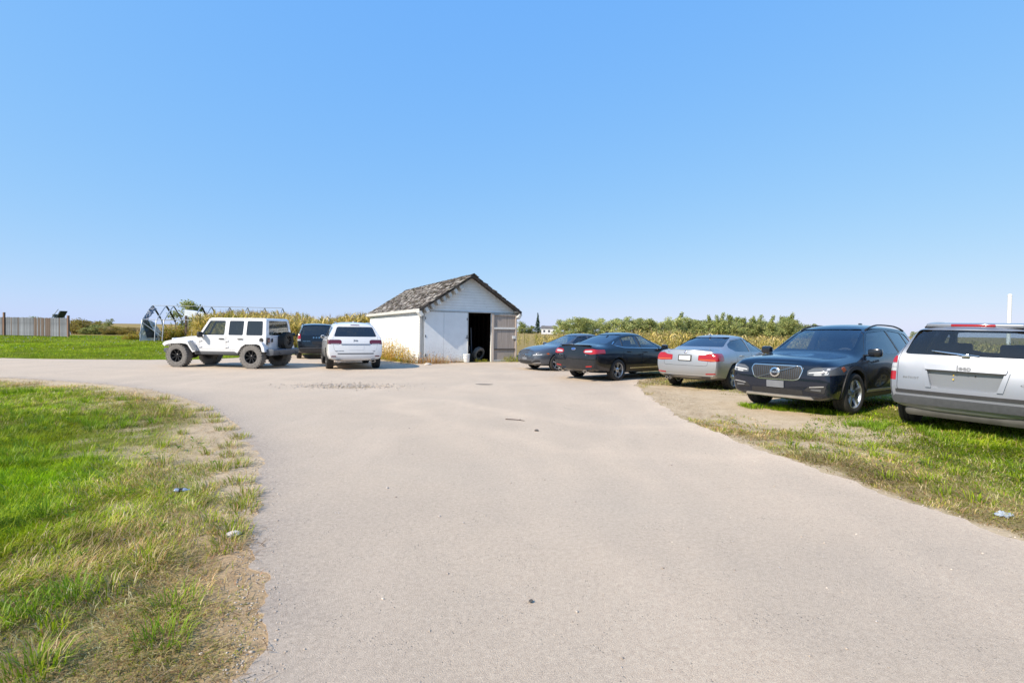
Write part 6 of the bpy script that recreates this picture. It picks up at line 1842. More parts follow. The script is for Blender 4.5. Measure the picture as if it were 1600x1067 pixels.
    for yy in (.52, -.52):
        bm = bmesh.new(); bm_tube(bm, [(-2.30, yy, .56), (-2.37, yy - .03, .55), (-2.37, yy + .03, .50), (-2.30, yy, .49)], .014, 8); link_mesh('shackle', bm_mesh('sh', bm, 40), M['black_plastic'], rbo)
    fb = soft_prism([(2.02, .52), (2.04, .68), (2.18, .68), (2.20, .54)], .70, None, .02); smooth_me(fb); link_mesh('front_bumper', fb, M['steel_bumper'], c.root)
    bm = bmesh.new()
    for xx in (1.4735, -1.4735):
        bm_tube(bm, [(xx, -.80, .43), (xx, .80, .43)], .05, 10); bm_box(bm, (xx, .12, .43), (.26, .28, .26), bevel=.08)
    for sy in (1, -1): bm_box(bm, (0, sy * .42, .56), (3.9, .09, .13))
    bm_box(bm, (-.2, .1, .50), (1.6, .5, .14), bevel=.04)
    bm_box(bm, (0, 0, .635), (3.6, 1.2, .05))
    link_mesh('chassis', bm_mesh('chassis', bm), M['under'], c.root)
    bm = bmesh.new()
    for sy in (1, -1): bm_tube(bm, [(.50, sy * .56, 1.10), (.18, sy * .54, 1.66), (-.50, sy * .54, 1.70), (-1.35, sy * .54, 1.70), (-1.80, sy * .54, .80)], .032, 8)
    for xx in (-.5, -1.35): bm_tube(bm, [(xx, -.54, 1.70), (xx, .54, 1.70)], .032, 8); 
    bm_tube(bm, [(-1.35, -.54, .8), (-1.35, -.54, 1.70)], .032, 8); bm_tube(bm, [(-1.35, .54, .8), (-1.35, .54, 1.70)], .032, 8)
    link_mesh('roll_bar', bm_mesh('roll', bm, 40), M['black_plastic'], c.root)
    c.seats((.0, -.95), y=.36, z=.62); c.dash(.52, 1.04, 1.3)
    add_wheels(c.root, 2.947, .93, .43, .30, .235, M['dusty_tyre'], M['dark_alloy'], spokes=8, style='mud', spoke_w=.05, dish=.03)
    c.finish(); return c

def build_cars():
    car_black_suv(); car_silver_suv(); car_silver_saloon(); car_black_saloon(); car_grey_saloon(); car_white_suv(); car_dark_minivan(); car_white_offroader()
# ------------------------------------------------------------------ vegetation
def project(x, y, z):
    """pixel (1600 wide) of world points, used only to keep what the photograph could see"""
    pit, rol = R(PITCH), R(ROLL)
    Z = z - CAM_H
    d = y * math.cos(pit) - Z * math.sin(pit); u = y * math.sin(pit) + Z * math.cos(pit)
    d = np.maximum(d, 0.05)
    a = FOCAL_PX * x / d; b = -FOCAL_PX * u / d
    return 800 + a * math.cos(rol) - b * math.sin(rol), 533 + a * math.sin(rol) + b * math.cos(rol)

def blades_mesh(name, P, az, h, w, lean, cols, curve=0.35, segs=2):
    """grass blades as narrow bent strips: P n x 3 roots; cols n x 3"""
    n = len(P)
    d = np.stack([np.cos(az), np.sin(az), np.zeros(n)], 1)          # lean direction
    s = np.stack([-np.sin(az), np.cos(az), np.zeros(n)], 1)         # across the blade
    up = np.array([0, 0, 1.0])
    hw = (w / 2)[:, None]
    l1 = (h * 0.55)[:, None]; l2 = (h * 0.5)[:, None]
    a1 = lean[:, None]; a2 = np.minimum(lean + curve + lean * 0.6, 1.9)[:, None]
    m = P + l1 * (np.sin(a1) * d + np.cos(a1) * up)
    t = m + l2 * (np.sin(a2) * d + np.cos(a2) * up)
    if segs == 2:
        V = np.stack([P - s * hw, P + s * hw, m + s * hw * 0.8, m - s * hw * 0.8, t], 1).reshape(-1, 3)
        i = (np.arange(n) * 5)[:, None]
        F = np.concatenate([i + np.array([0, 1, 2]), i + np.array([0, 2, 3]), i + np.array([3, 2, 4])], 1).reshape(-1, 3)
        k = 3
    else:
        V = np.stack([P - s * hw, P + s * hw, t], 1).reshape(-1, 3)
        i = (np.arange(n) * 3)[:, None]; F = i + np.array([0, 1, 2]); k = 1
    me = mesh_np(name, V, F)
    set_tint(me, np.repeat(cols, k, axis=0))
    return me

GREENS = np.array([(.20, .30, .008), (.27, .385, .010), (.34, .44, .014), (.15, .24, .012), (.40, .47, .02), (.27, .36, .035)])
STRAWS = np.array([(.50, .39, .17), (.60, .48, .24), (.40, .30, .12), (.66, .55, .32), (.47, .27, .14), (.42, .39, .09)])
def grass_cols(dry, rng):
    n = len(dry)
    g = GREENS[rng.integers(0, len(GREENS), n)]; s = STRAWS[rng.integers(0, len(STRAWS), n)]
    pick = (rng.random(n) < dry * 0.85)[:, None]
    c = np.where(pick, s, g * (1 - 0.35 * dry[:, None]) + 0.35 * dry[:, None] * np.array([.28, .27, .04]))
    return c * rng.uniform(.78, 1.22, n)[:, None]

def scatter(x0, x1, y0, y1, n, dens, margin=60):
    x = RNG.uniform(x0, x1, n); y = RNG.uniform(y0, y1, n)
    u, v = project(x, y, np.zeros(n))
    k = (u > -margin) & (u < 1600 + margin) & (v < 1067 + 120)
    x, y = x[k], y[k]
    p = dens(x, y)
    k = RNG.random(len(x)) < p
    return x[k], y[k]

def build_grass():
    gm = vcol_mat('grass_blades', .6, trans=.42)
    parts = []
    def zone(name, label, x0, x1, y0, y1, n, cond, hfun, wfun, segs, power, dry_add=0.0, kind='stuff', mat=gm, lean=(.15, .9)):
        def dens(x, y):
            sd = sdf_asphalt(x, y)
            b = bareness(x, y, sd)
            clump = fbm2(x, y, 3.2, 3, 31)
            d = np.clip((1 - b) ** power, 0, 1) * np.clip(.35 + 1.3 * (clump - .25), .12, 1)
            return np.where((sd > .02) & cond(x, y), d, 0)
        x, y = scatter(x0, x1, y0, y1, n, dens)
        if len(x) == 0: return
        sd = sdf_asphalt(x, y); dry = np.clip(dryness(x, y, sd) + dry_add, 0, 1)
        nn = len(x)
        clump = fbm2(x, y, 1.7, 3, 41)
        P = np.stack([x, y, H(x, y) + (fbm2(x, y, 2.5, 3, 2) - .5) * .035 * ss(.2, .9, sd) * (y < 40) - .012], 1)
        tf = fbm2(x, y, 6.5, 2, 47)
        h = hfun(x, y) * RNG.uniform(.45, 1.3, nn) * (.45 + .7 * clump + .6 * tf)
        w = wfun(x, y) * RNG.uniform(.7, 1.3, nn)
        az = fbm2(x, y, .9, 2, 51) * 12 + RNG.normal(0, 1.1, nn)
        ln = RNG.uniform(lean[0], lean[1], nn) + .5 * dry * RNG.random(nn)
        me = blades_mesh(name, P, az, h, w, ln, grass_cols(dry, RNG) * ((.52 + .96 * fbm2(x, y, .38, 3, 77)) * (.42 + 1.2 * fbm2(x, y, 6.5, 2, 47)))[:, None] * (1.0 + .18 * (fbm2(x, y, 1.3, 2, 79) - .5)[:, None] * np.array([2.0, .3, 1.0])), .4, segs)  # blade colours darken where grass is short, painting in shade between tufts
        o = link_mesh(name, me, mat); tag(o, label, kind=kind)
        print(name, nn)
    nearL = lambda x, y: (x < 0) & (y < 14.2)
    zone('near_grass', 'patchy green and straw grass in the near corner', -7, 0, 1.5, 5.2, 330000, nearL, lambda x, y: .058 + .03 * ss(-1.5, -3.5, x), lambda x, y: .0034 + .0003 * y, 2, .8)
    zone('near_grass', 'patchy green and straw grass in the near corner', -14, 0, 5.2, 14.2, 560000, nearL, lambda x, y: .068 + 0 * x, lambda x, y: .0058 + .0011 * (y - 4), 1, .9)
    # taller tufts that stand out of the near grass
    far = lambda x, y: (x < -12.8) & (y > 20.5)
    zone('lawn_grass', 'bright green mown lawn beyond the driveway', -62, -12.8, 20.5, 38, 200000, far, lambda x, y: .09 + .0 * x, lambda x, y: .014 + .0008 * (y - 20), 1, .6, -.45, lean=(.05, .6))
    zone('lawn_grass', 'bright green mown lawn beyond the driveway', -80, -18, 38, 56, 60000, far, lambda x, y: .13 + .0 * x, lambda x, y: .03 + .0 * y, 1, .6, -.45, lean=(.05, .6))
    rv = lambda x, y: (x > 2.5) & (y < 15.5)
    zone('verge_grass', 'short yellow-green grass around the parked cars on the verge', 3, 8.5, 2.2, 8.4, 240000, rv, lambda x, y: .055 + .04 * ss(4.6, 6.2, x) * ss(8.5, 6.5, y), lambda x, y: .0046 + .0006 * y, 2, .8, .06)
    zone('verge_grass', 'short yellow-green grass around the parked cars on the verge', 3, 15, 8.4, 17, 160000, lambda x, y: (x > 2.5) & (y >= 8.4), lambda x, y: .065 + 0 * x, lambda x, y: .008 + .0004 * y, 2, .9, .05)
    # fields at the right, beyond the cars
    zone('verge_grass', 'short yellow-green grass around the parked cars on the verge', 4, 40, 17, 27, 60000, lambda x, y: (y >= 17) & (x > 4), lambda x, y: .16 + 0 * x, lambda x, y: .02 + 0 * x, 1, .9, .25)

def build_tufts():
    gm = bpy.data.materials['grass_blades']
    P, AZ, Hh, W, LN, C = [], [], [], [], [], []
    def tuft(x, y, n, h, w, spread, dry, green=None):
        a = RNG.uniform(0, 2 * np.pi, n); r = spread * np.sqrt(RNG.random(n))
        px, py = x + r * np.cos(a), y + r * np.sin(a)
        P.append(np.stack([px, py, H(px, py)], 1)); AZ.append(a + RNG.normal(0, .5, n)); Hh.append(h * RNG.uniform(.5, 1.15, n)); W.append(w * RNG.uniform(.7, 1.3, n))
        LN.append(RNG.uniform(.1, .75, n)); c = grass_cols(np.full(n, dry), RNG); C.append(c if green is None else c * .4 + .6 * np.array(green))
    # lush clumps in the near lawn
    n = 0
    while n < 150:
        x, y = RNG.uniform(-11, -.9), RNG.uniform(1.9, 11)
        sd = float(sdf_asphalt([x], [y])[0])
        if sd < .35 or RNG.random() > .35 + .65 * ss(.4, 1.6, sd): continue
        u, v = project(np.array([x]), np.array([y]), np.zeros(1))
        if u[0] < -80: continue
        dry = .1 if sd > .9 else .55
        if RNG.random() < .5: tuft(x, y, 70, .17, .0055, .10, dry, (.17, .32, .02) if dry < .5 else None)
        else: tuft(x, y, 45, .12, .006, .07, dry)
        n += 1
    for x, y in ((-2.0, 2.05), (-1.6, 2.25), (-2.9, 2.15), (-2.4, 2.6), (-3.1, 2.75), (-1.75, 2.55)): tuft(x, y, 90, .115, .005, .12, .2, (.20, .34, .02))
    # green growth along the bottom of the silver car and at the black car's bumper
    for k in range(70):
        t = RNG.random(); tuft(5.3 + 3.4 * t * .8 + RNG.normal(0, .2), 7.75 - 2.0 * t + RNG.normal(0, .25), 45, .13, .007, .09, .05, (.18, .34, .03))
    for k in range(34):
        t = RNG.random(); tuft(4.6 + 1.2 * t, 9.7 - 1.05 * t + RNG.normal(0, .10), 40, .12, .009, .10, .0, (.26, .44, .02))
    for k in range(60):
        x, y = RNG.uniform(3.6, 7.2), RNG.uniform(3.4, 7.0)
        if float(sdf_asphalt([x], [y])[0]) > .25: tuft(x, y, 40, .12, .007, .09, .2, None)
    # dry hummocks on the bare strip
    for x, y in ((-2.15, 3.9), (-2.3, 4.25), (-2.2, 3.6), (-1.9, 3.25), (-2.9, 5.2), (-3.2, 5.6), (-3.6, 6.5), (-4.6, 7.6), (-4.1, 7.0), (-5.4, 8.6), (-2.55, 4.6), (-2.05, 3.55), (-2.25, 4.05), (-1.95, 3.4), (-3.45, 6.0), (-4.9, 8.0)): tuft(x, y, 110, .10, .006, .13, .6)
    me = blades_mesh('grass_tufts', np.concatenate(P), np.concatenate(AZ), np.concatenate(Hh), np.concatenate(W), np.concatenate(LN), np.concatenate(C), .5, 2)
    tag(link_mesh('tall_grass', me, gm), 'taller tufts of grass standing out of the lawn and verge', kind='stuff')
    # straw lying on the ground by the edges
    n = 90000
    x = RNG.uniform(-9, 8, n); y = RNG.uniform(1.6, 13, n); sd = sdf_asphalt(x, y)
    k = (sd > .01) & (RNG.random(n) < np.exp(-np.abs(sd - .35) / .45)); x, y = x[k], y[k]
    nn = len(x); Pn = np.stack([x, y, H(x, y) + .004 + RNG.uniform(0, .02, nn)], 1)
    me = blades_mesh('straw', Pn, RNG.uniform(0, 6.28, nn), RNG.uniform(.05, .16, nn), RNG.uniform(.002, .005, nn), np.full(nn, 1.45), np.array([(.30, .20, .11), (.38, .27, .15), (.22, .14, .08), (.46, .36, .22)])[RNG.integers(0, 4, nn)] * RNG.uniform(.7, 1.2, (nn, 1)), .12, 2)
    tag(link_mesh('straw_litter', me, gm), 'dry straw and dead stems lying along the driveway edge', kind='stuff')
    # small broad-leaved weeds
    V, F, C = [], [], []
    for k in range(420):
        if k < 260: x, y = RNG.uniform(-8, -1), RNG.uniform(2, 9)
        else: x, y = RNG.uniform(3.6, 8), RNG.uniform(3.2, 8)
        sd = float(sdf_asphalt([x], [y])[0])
        if sd < .4: continue
        z = float(H(x, y)); m = RNG.integers(4, 8); col = np.array([(.11, .20, .03), (.16, .26, .03), (.22, .27, .04)][RNG.integers(0, 3)])
        for q in range(m):
            a = 2 * np.pi * q / m + RNG.normal(0, .3); L_ = RNG.uniform(.03, .07); w = L_ * .42; e = RNG.uniform(.15, .7)
            d = np.array([np.cos(a) * np.cos(e), np.sin(a) * np.cos(e), np.sin(e)]); s = np.array([-np.sin(a), np.cos(a), 0]); b = np.array([x, y, z + .02 + RNG.uniform(0, .04)])
            i = len(V); V += [b, b + d * L_ * .5 + s * w * .5, b + d * L_ - np.array([0, 0, .01]), b + d * L_ * .5 - s * w * .5]; F.append([i, i + 1, i + 2, i + 3]); C.append(col * RNG.uniform(.8, 1.2))
    me = mesh_np('weeds', V, F); set_tint(me, C); tag(link_mesh('leafy_weeds', me, gm), 'small broad-leaved weeds among the grass', kind='stuff')
    # white clover heads on the far lawn
    V, F, C = [], [], []
    for k in range(330):
        y = RNG.uniform(23, 46); x = -y * RNG.uniform(.45, 1.08)
        if float(sdf_asphalt([x], [y])[0]) < .6 or fbm2(np.array([x]), np.array([y]), .25, 3, 61)[0] < .5: continue
        z = float(H(x, y)) + .10; r = .016 + .0006 * y; i = len(V)
        V += [(x - r, y, z), (x, y - r, z), (x + r, y, z), (x, y + r, z), (x, y, z + r * 1.2), (x, y, z - r)]
        for f in ((0, 1, 4), (1, 2, 4), (2, 3, 4), (3, 0, 4), (1, 0, 5), (2, 1, 5), (3, 2, 5), (0, 3, 5)): F.append([i + q for q in f]); C.append((.55, .56, .42))
    me = mesh_np('clover', V, F); set_tint(me, C); tag(link_mesh('clover_flowers', me, gm), 'small white clover flowers dotting the lawn', kind='stuff')

def corn_proto(rng, hgt, leaves=11, dry=.5, tassel=True):
    """one maize plant: stalk, arching leaves, tassel. returns V, tri F, C"""
    V, F, C = [], [], []
    yel = np.array([(.70, .54, .17), (.62, .48, .15), (.78, .63, .28), (.55, .46, .11)]); grn = np.array([(.25, .28, .04), (.32, .32, .05), (.18, .23, .03), (.38, .35, .065)])
    r = .013
    col = np.array((.30, .27, .07))
    i = len(V)
    for z, rr in ((0, r * 1.3), (hgt * .82, r * .6)):
        for k in range(3): V.append((rr * math.cos(2.1 * k), rr * math.sin(2.1 * k), z))
    for k in range(3):
        a, b = i + k, i + (k + 1) % 3
        F += [(a, b, b + 3), (a, b + 3, a + 3)]; C += [col, col]
    for q in range(leaves):
        z0 = hgt * (.10 + .70 * q / leaves); a = q * 2.6 + rng.normal(0, .4); L_ = rng.uniform(.45, .85) * (1 - .25 * abs(q / leaves - .45)); w = rng.uniform(.045, .085)
        droop = rng.uniform(.7, 1.7)
        d = np.array([math.cos(a), math.sin(a), 0]); s = np.array([-math.sin(a), math.cos(a), 0])
        p = np.array([0, 0, z0]); e = rng.uniform(.9, 1.25)
        pr = rng.random() < dry + .35 * (1 - q / leaves) - .15
        c = (yel if pr else grn)[rng.integers(0, 4)] * rng.uniform(.75, 1.2)
        n = 4; prev = None
        for k in range(n + 1):
            t = k / n; ww = w * (1 - t ** 2.2) * (.6 + .8 * min(1, 4 * t)) / 2 + .002
            tw = rng.normal(0, .25)
            ss_ = s * math.cos(tw) + np.array([0, 0, 1]) * math.sin(tw)
            V.append(p - ss_ * ww); V.append(p + ss_ * ww)
            if prev is not None:
                F += [(prev, prev + 1, prev + 3), (prev, prev + 3, prev + 2)]; C += [c, c]
            prev = len(V) - 2
            p = p + L_ / n * (d * math.cos(e) + np.array([0, 0, 1]) * math.sin(e)); e -= droop / n * (1 + t)
    if tassel:
        for q in range(5):
            a = q * 1.3 + rng.normal(0, .3); tl = .16 if q else .26; e = .55 if q else 0
            b = np.array([0, 0, hgt * .80]); t = np.array([0, 0, hgt * .84]) + tl * np.array([math.cos(a) * e, math.sin(a) * e, 1.0]); s = np.array([-math.sin(a), math.cos(a), 0]) * .009
            i = len(V); V += [b - s, b + s, t]; F.append((i, i + 1, i + 2)); C.append(np.array((.36, .26, .12)) * rng.uniform(.8, 1.2))
    return np.array(V, float), np.array(F), np.array(C)

def scatter_plants(name, protos, xy, zs, scale, label, mat):
    Vs, Fs, Cs = [], [], []; off = 0
    for k, (x, y) in enumerate(xy):
        V, F, C = protos[k % len(protos)]
        a = RNG.uniform(0, 6.28); c, s = math.cos(a), math.sin(a); sc = scale[k]
        lx, ly = RNG.normal(0, .05, 2)
        W = np.empty_like(V); W[:, 0] = (V[:, 0] * c - V[:, 1] * s) * sc + x + lx * V[:, 2]; W[:, 1] = (V[:, 0] * s + V[:, 1] * c) * sc + y + ly * V[:, 2]; W[:, 2] = V[:, 2] * sc + zs[k]
        Vs.append(W); Fs.append(F + off); Cs.append(C * RNG.uniform(.8, 1.2)); off += len(V)
    me = mesh_np(name, np.concatenate(Vs), np.concatenate(Fs)); set_tint(me, np.concatenate(Cs))
    print(name, len(xy), len(me.polygons))
    return tag(link_mesh(name, me, mat), label, kind='stuff')

def build_corn():
    cm = vcol_mat('maize_leaves', .6, trans=.38)
    rng = np.random.default_rng(4)
    PR = [corn_proto(rng, 2.45, 11, .62) for _ in range(7)]
    LOW = [corn_proto(rng, 2.45, 7, .55) for _ in range(5)]
    def field(front, depth, rows, n, base_h, label, protos, inner, hj=.16):
        """rows of maize behind a front line given as plan points"""
        xy, hs = [], []
        F_ = [Vector(p) for p in front]; seg = [(F_[i + 1] - F_[i]).length for i in range(len(F_) - 1)]; tot = sum(seg)
        for k in range(n):
            t = RNG.random() * tot; i = 0
            while t > seg[i]: t -= seg[i]; i += 1
            p = F_[i].lerp(F_[i + 1], t / seg[i]); dd = (RNG.random() ** 1.7) * depth
            dirv = (F_[i + 1] - F_[i]).normalized(); nv = Vector((-dirv.y, dirv.x))
            if nv.y < 0: nv = -nv
            q = p + nv * (round(dd / .7) * .7 + RNG.normal(0, .08))
            xy.append((q.x, q.y)); hs.append(base_h(q.x, q.y) * RNG.uniform(1 - hj, 1 + hj) / 2.45)
        X = np.array(xy); scatter_plants('corn_field', protos, xy, H(X[:, 0], X[:, 1]) - .03, hs, label, cm)
    field([(-26, 40), (-22.5, 35.5), (-15, 31.8), (-9.6, 31.6), (-7.2, 35)], 9, 9, 1500, lambda x, y: 2.42 + .22 * math.sin(x * .55) + .010 * (y - 31) , 'tall ripening maize standing behind the white vehicles', PR, None)
    # right of the shed: lower, thinner crop, taller at one place
    def hr(x, y):
        return 1.20 + .42 * math.exp(-((x - 9.0) / 2.6) ** 2) + .012 * (y - 24) + .16 * math.exp(-((x - 16) / 3) ** 2)
    field([(1.2, 26.5), (6, 25.5), (12, 24.2), (20, 22.5), (34, 20)], 12, 10, 2300, hr, 'yellowing maize standing behind the parked saloons', PR, None, .2)
    field([(0, 46), (20, 44), (45, 40)], 30, 10, 900, lambda x, y: 1.35, 'yellowing maize standing behind the parked saloons', LOW, None)

def leaf_cloud(rng, n, centers, radii, size, cols, droop=0.3):
    """leaf-sized quads spread through several ellipsoids"""
    k = rng.integers(0, len(centers), n)
    d = rng.normal(0, 1, (n, 3)); d /= np.linalg.norm(d, axis=1)[:, None]
    r = rng.random(n) ** .45
    P = centers[k] + d * r[:, None] * radii[k]
    nrm = d + rng.normal(0, .6, (n, 3)); nrm /= np.linalg.norm(nrm, axis=1)[:, None]
    t = np.cross(nrm, rng.normal(0, 1, (n, 3))); t /= np.linalg.norm(t, axis=1)[:, None] + 1e-9
    b = np.cross(nrm, t)
    s = (size * rng.uniform(.6, 1.4, n))[:, None]
    V = np.stack([P - t * s * .5, P + b * s * .32, P + t * s * .5, P - b * s * .32], 1).reshape(-1, 3)
    F = (np.arange(n) * 4)[:, None] + np.arange(4)
    shade = (cols[rng.integers(0, len(cols), n)]) * rng.uniform(.7, 1.25, n)[:, None] * (rng.uniform(.85, 1.15, len(centers))[k])[:, None]
    return V, F, np.clip(shade * 1.35, 0, .7)  # leaf colours lifted to paint in haze over the far trees

def tree_proto(rng, h, kind):
    if kind == 'conifer':
        cs, rs = [], []
        for q in range(9):
            t = q / 8; cs.append((rng.normal(0, .05), rng.normal(0, .05), h * (.12 + .84 * t))); w = h * .20 * (1 - t) + .12; rs.append((w, w, h * .08))
        cols = np.array([(.028, .055, .028), (.04, .07, .03), (.02, .042, .025)]); n = 900; sz = h * .055
    elif kind == 'poplar':
        cs, rs = [], []
        for q in range(18):
            a = rng.uniform(0, 6.28); t = rng.uniform(.08, .94); rr = rng.uniform(0, .20) * h * (1.1 - .8 * t); cs.append((rr * math.cos(a), rr * math.sin(a), h * t)); w = h * rng.uniform(.07, .13) * (1.15 - .45 * t); rs.append((w, w, w * 1.5))
        cols = np.array([(.24, .29, .09), (.29, .32, .10), (.18, .23, .07), (.34, .34, .13)]); n = 1700; sz = h * .045
    else:
        cs, rs = [], []
        for q in range(16):
            a = rng.uniform(0, 6.28); rr = rng.uniform(0, .36) * h; t = rng.uniform(.08, .82); cs.append((rr * math.cos(a), rr * math.sin(a), h * t)); w = h * rng.uniform(.13, .22); rs.append((w, w, w * .8))
        cols = {'willow': np.array([(.29, .33, .12), (.36, .38, .15), (.23, .28, .10), (.38, .37, .16)]), 'round': np.array([(.22, .26, .09), (.27, .29, .10), (.17, .21, .075), (.32, .32, .12)]),
                'yellow': np.array([(.24, .21, .05), (.30, .24, .06), (.18, .17, .04), (.2, .13, .05)])}[kind]
        n = 2300; sz = h * .05
    V, F, C = leaf_cloud(rng, n, np.array(cs), np.array(rs), sz, cols)
    me = mesh_np('crown', V, F); set_tint(me, C)
    bm = bmesh.new()
    bm_tube(bm, [(0, 0, -.2), (h * .01, 0, h * .3), (0, h * .012, h * .62), (0, 0, h * (.9 if kind == 'conifer' else .78))], h * .022, 7, taper=.25)
    if kind not in ('conifer',):
        for q in range(6):
            a = q * 1.1 + rng.normal(0, .2); z0 = h * (.25 + .07 * q); L_ = h * rng.uniform(.16, .28)
            bm_tube(bm, [(0, 0, z0), (L_ * .5 * math.cos(a), L_ * .5 * math.sin(a), z0 + L_ * .45), (L_ * math.cos(a), L_ * math.sin(a), z0 + L_ * .8)], h * .009, 5, taper=.3)
    tr = bm_mesh('trunk', bm, 40)
    return me, tr

def build_trees():
    lm = vcol_mat('tree_leaves', .7, trans=.40); bark = simple('bark', (.13, .115, .10), .9, 0, .3, 4)
    rng = np.random.default_rng(12)
    protos = {k: [tree_proto(rng, 8.0, k) for _ in range(3 if k in ('willow', 'round', 'poplar') else 2)] for k in ('willow', 'round', 'poplar', 'conifer', 'yellow')}
    for k in protos:
        for me, tr in protos[k]:
            me.materials.append(lm); tr.materials.append(bark)
    NM = {'willow': 'willow_tree', 'round': 'leafy_tree', 'poplar': 'poplar_tree', 'conifer': 'conifer_tree', 'yellow': 'autumn_shrub'}
    cnt = {}
    def plant(kind, px, base_h, Y, label, group=None, wide=1.0):
        """px is only a bearing: the tree stands on the ground at range Y"""
        x = (px - 800) / FOCAL_PX * Y
        i = cnt.get(kind, 0); cnt[kind] = i + 1
        me, tr = protos[kind][i % len(protos[kind])]
        sc = base_h / 8.0
        o = empty(NM[kind], (x, Y, float(H(x, Y))), RNG.uniform(0, 6.28), label, 'tree' if kind != 'yellow' else 'shrub', group)
        o.scale = (sc * wide, sc * wide, sc)
        link_mesh('crown', me, None, o); link_mesh('trunk', tr, None, o)
    G = 'trees of the far treeline'
    pale = 'pale olive bushy tree in the lower part of the treeline above the black saloon'
    mid = 'mid green leafy tree in the treeline above the silver saloon'
    tall = 'slim tall tree sticking up from the treeline beside the glossy black crossover'
    for px in np.arange(872, 1075, 9.0):
        plant('willow', px + RNG.normal(0, 4), RNG.uniform(5.6, 7.8), 168 + RNG.uniform(-10, 22), pale, G, 1.15)
    for px, hh in ((905, 7.4), (985, 7.0), (1003, 7.6), (1015, 7.2)): plant('round', px, hh, 165, 'darker green round tree rising out of the pale bushy part of the treeline', G, 1.2)
    for px in np.arange(1040, 1262, 5.5):
        plant('round', px + RNG.normal(0, 4), RNG.uniform(6.0, 8.2), 172 + RNG.uniform(-12, 25), mid, G, 1.25)
    for px, hh in ((1062, 8.4), (1128, 9.2), (1140, 8.8), (1108, 8.0), (1120, 8.4), (1150, 8.2), (1176, 8.0), (1188, 8.9), (1223, 8.7), (1236, 9.2), (1230, 8.6), (1160, 7.8), (1205, 7.6)): plant('poplar', px, hh, 168 + RNG.uniform(-8, 8), tall, G, 1.1)
    # behind the black crossover and the silver off-roader
    for px in np.arange(1268, 1440, 14): plant('round', px + RNG.normal(0, 5), RNG.uniform(4.5, 6.0), 230 + RNG.uniform(-12, 25), 'low tree of the distant hedge behind the black crossover', 'trees of the distant hedge', 1.3)
    # by the far white house
    plant('conifer', 840, 12.5, 300, 'lone dark conifer beside the far white house'); plant('round', 815, 9.5, 300, 'round dark tree just right of the open shed door', None, 1.3)
    for px, hh in ((826, 6), (832, 5.5), (849, 6.5), (868, 6)): plant('round', px, hh, 305, 'small dark tree beside the far white house', 'small trees by the far house', 1.3)
    # left side
    plant('round', 296, 6.9, 92, 'round tree showing through the hoop house frame', None, 1.1)
    plant('round', 60, 2.6, 58, 'green bush top peeping over the board fence', None, 1.5)
    plant('round', 169, 3.6, 175, 'lone dark round tree on the far left field edge', None, 1.2); plant('round', 155, 2.4, 190, 'low dark bush beside the lone field tree', None, 1.6)
    for px, hh, kk in ((112, 2.1, 'yellow'), (121, 2.0, 'yellow'), (130, 2.2, 'yellow'), (139, 2.0, 'yellow')):
        plant(kk, px, hh, 66 + RNG.uniform(-2, 3), 'yellow and rust autumn shrub beside the end of the fence', 'autumn shrubs by the fence', 1.9)
    for px, hh in ((141, 1.3), (149, 1.5), (133, 1.0)): plant('round', px, hh, 62 + RNG.uniform(-1, 2), 'low dark shrub at the edge of the lawn by the fields', 'dark shrubs by the fence', 2.2)
    for px in (165, 175, 186, 196, 206): plant('yellow', px + RNG.normal(0, 2), RNG.uniform(.9, 1.3), 62 + RNG.uniform(-1, 2), 'low brown shrub between the lawn and the fields', 'brown shrubs along the lawn edge', 2.0)
    # standing dry crop at the left
    rng = np.random.default_rng(8)
    n = 9000; y = RNG.uniform(64, 130, n); x = -y * RNG.uniform(.72, .98, n)
    P = np.stack([x, y, H(x, y)], 1); cols = np.array([(.34, .25, .11), (.28, .19, .09), (.40, .30, .15), (.24, .17, .07)])[RNG.integers(0, 4, n)] * RNG.uniform(.8, 1.2, (n, 1))
    me = blades_mesh('dry_crop', P, RNG.uniform(0, 6.28, n), RNG.uniform(.6, 1.0, n), RNG.uniform(.10, .22, n), RNG.uniform(.05, .4, n), cols, .3, 1)
    tag(link_mesh('dry_crop', me, lm), 'brown dry crop in the field beyond the fence', kind='stuff')

def weed_mesh(rng, n, h, spread, cols, leaf=.05, seed=.3):
    V, F, C = [], [], []
    for k in range(n):
        a = rng.uniform(0, 6.28); r = spread * math.sqrt(rng.random()); b = np.array([r * math.cos(a), r * math.sin(a), -.02])
        hh = h * rng.uniform(.5, 1.15) * (1 - .45 * (r / spread) ** 2); la = rng.uniform(0, 6.28); le = rng.uniform(0, .35)
        d = np.array([math.cos(la) * le, math.sin(la) * le, 1.0]); d /= np.linalg.norm(d)
        c = np.array(cols[rng.integers(0, len(cols))]) * rng.uniform(.75, 1.25)
        s = np.array([-math.sin(la), math.cos(la), 0]) * .005
        i = len(V); V += [b - s, b + s, b + d * hh]; F.append([i, i + 1, i + 2]); C.append(c * .8)
        for q in range(int(hh / .055)):
            t = rng.uniform(.15, 1.0); p = b + d * hh * t; aa = rng.uniform(0, 6.28); e = rng.uniform(-.2, .9)
            L_ = leaf * rng.uniform(.6, 1.5); dd = np.array([math.cos(aa) * math.cos(e), math.sin(aa) * math.cos(e), math.sin(e)]); s2 = np.array([-math.sin(aa), math.cos(aa), 0]) * L_ * .22
            i = len(V); V += [p, p + dd * L_ * .5 + s2, p + dd * L_, p + dd * L_ * .5 - s2]; F.append([i, i + 1, i + 2, i + 3])
            C.append(c * rng.uniform(.8, 1.3) if rng.random() > seed else np.array((.42, .24, .10)) * rng.uniform(.7, 1.3))
    me = mesh_np('weed', V, F); set_tint(me, C)
    return me

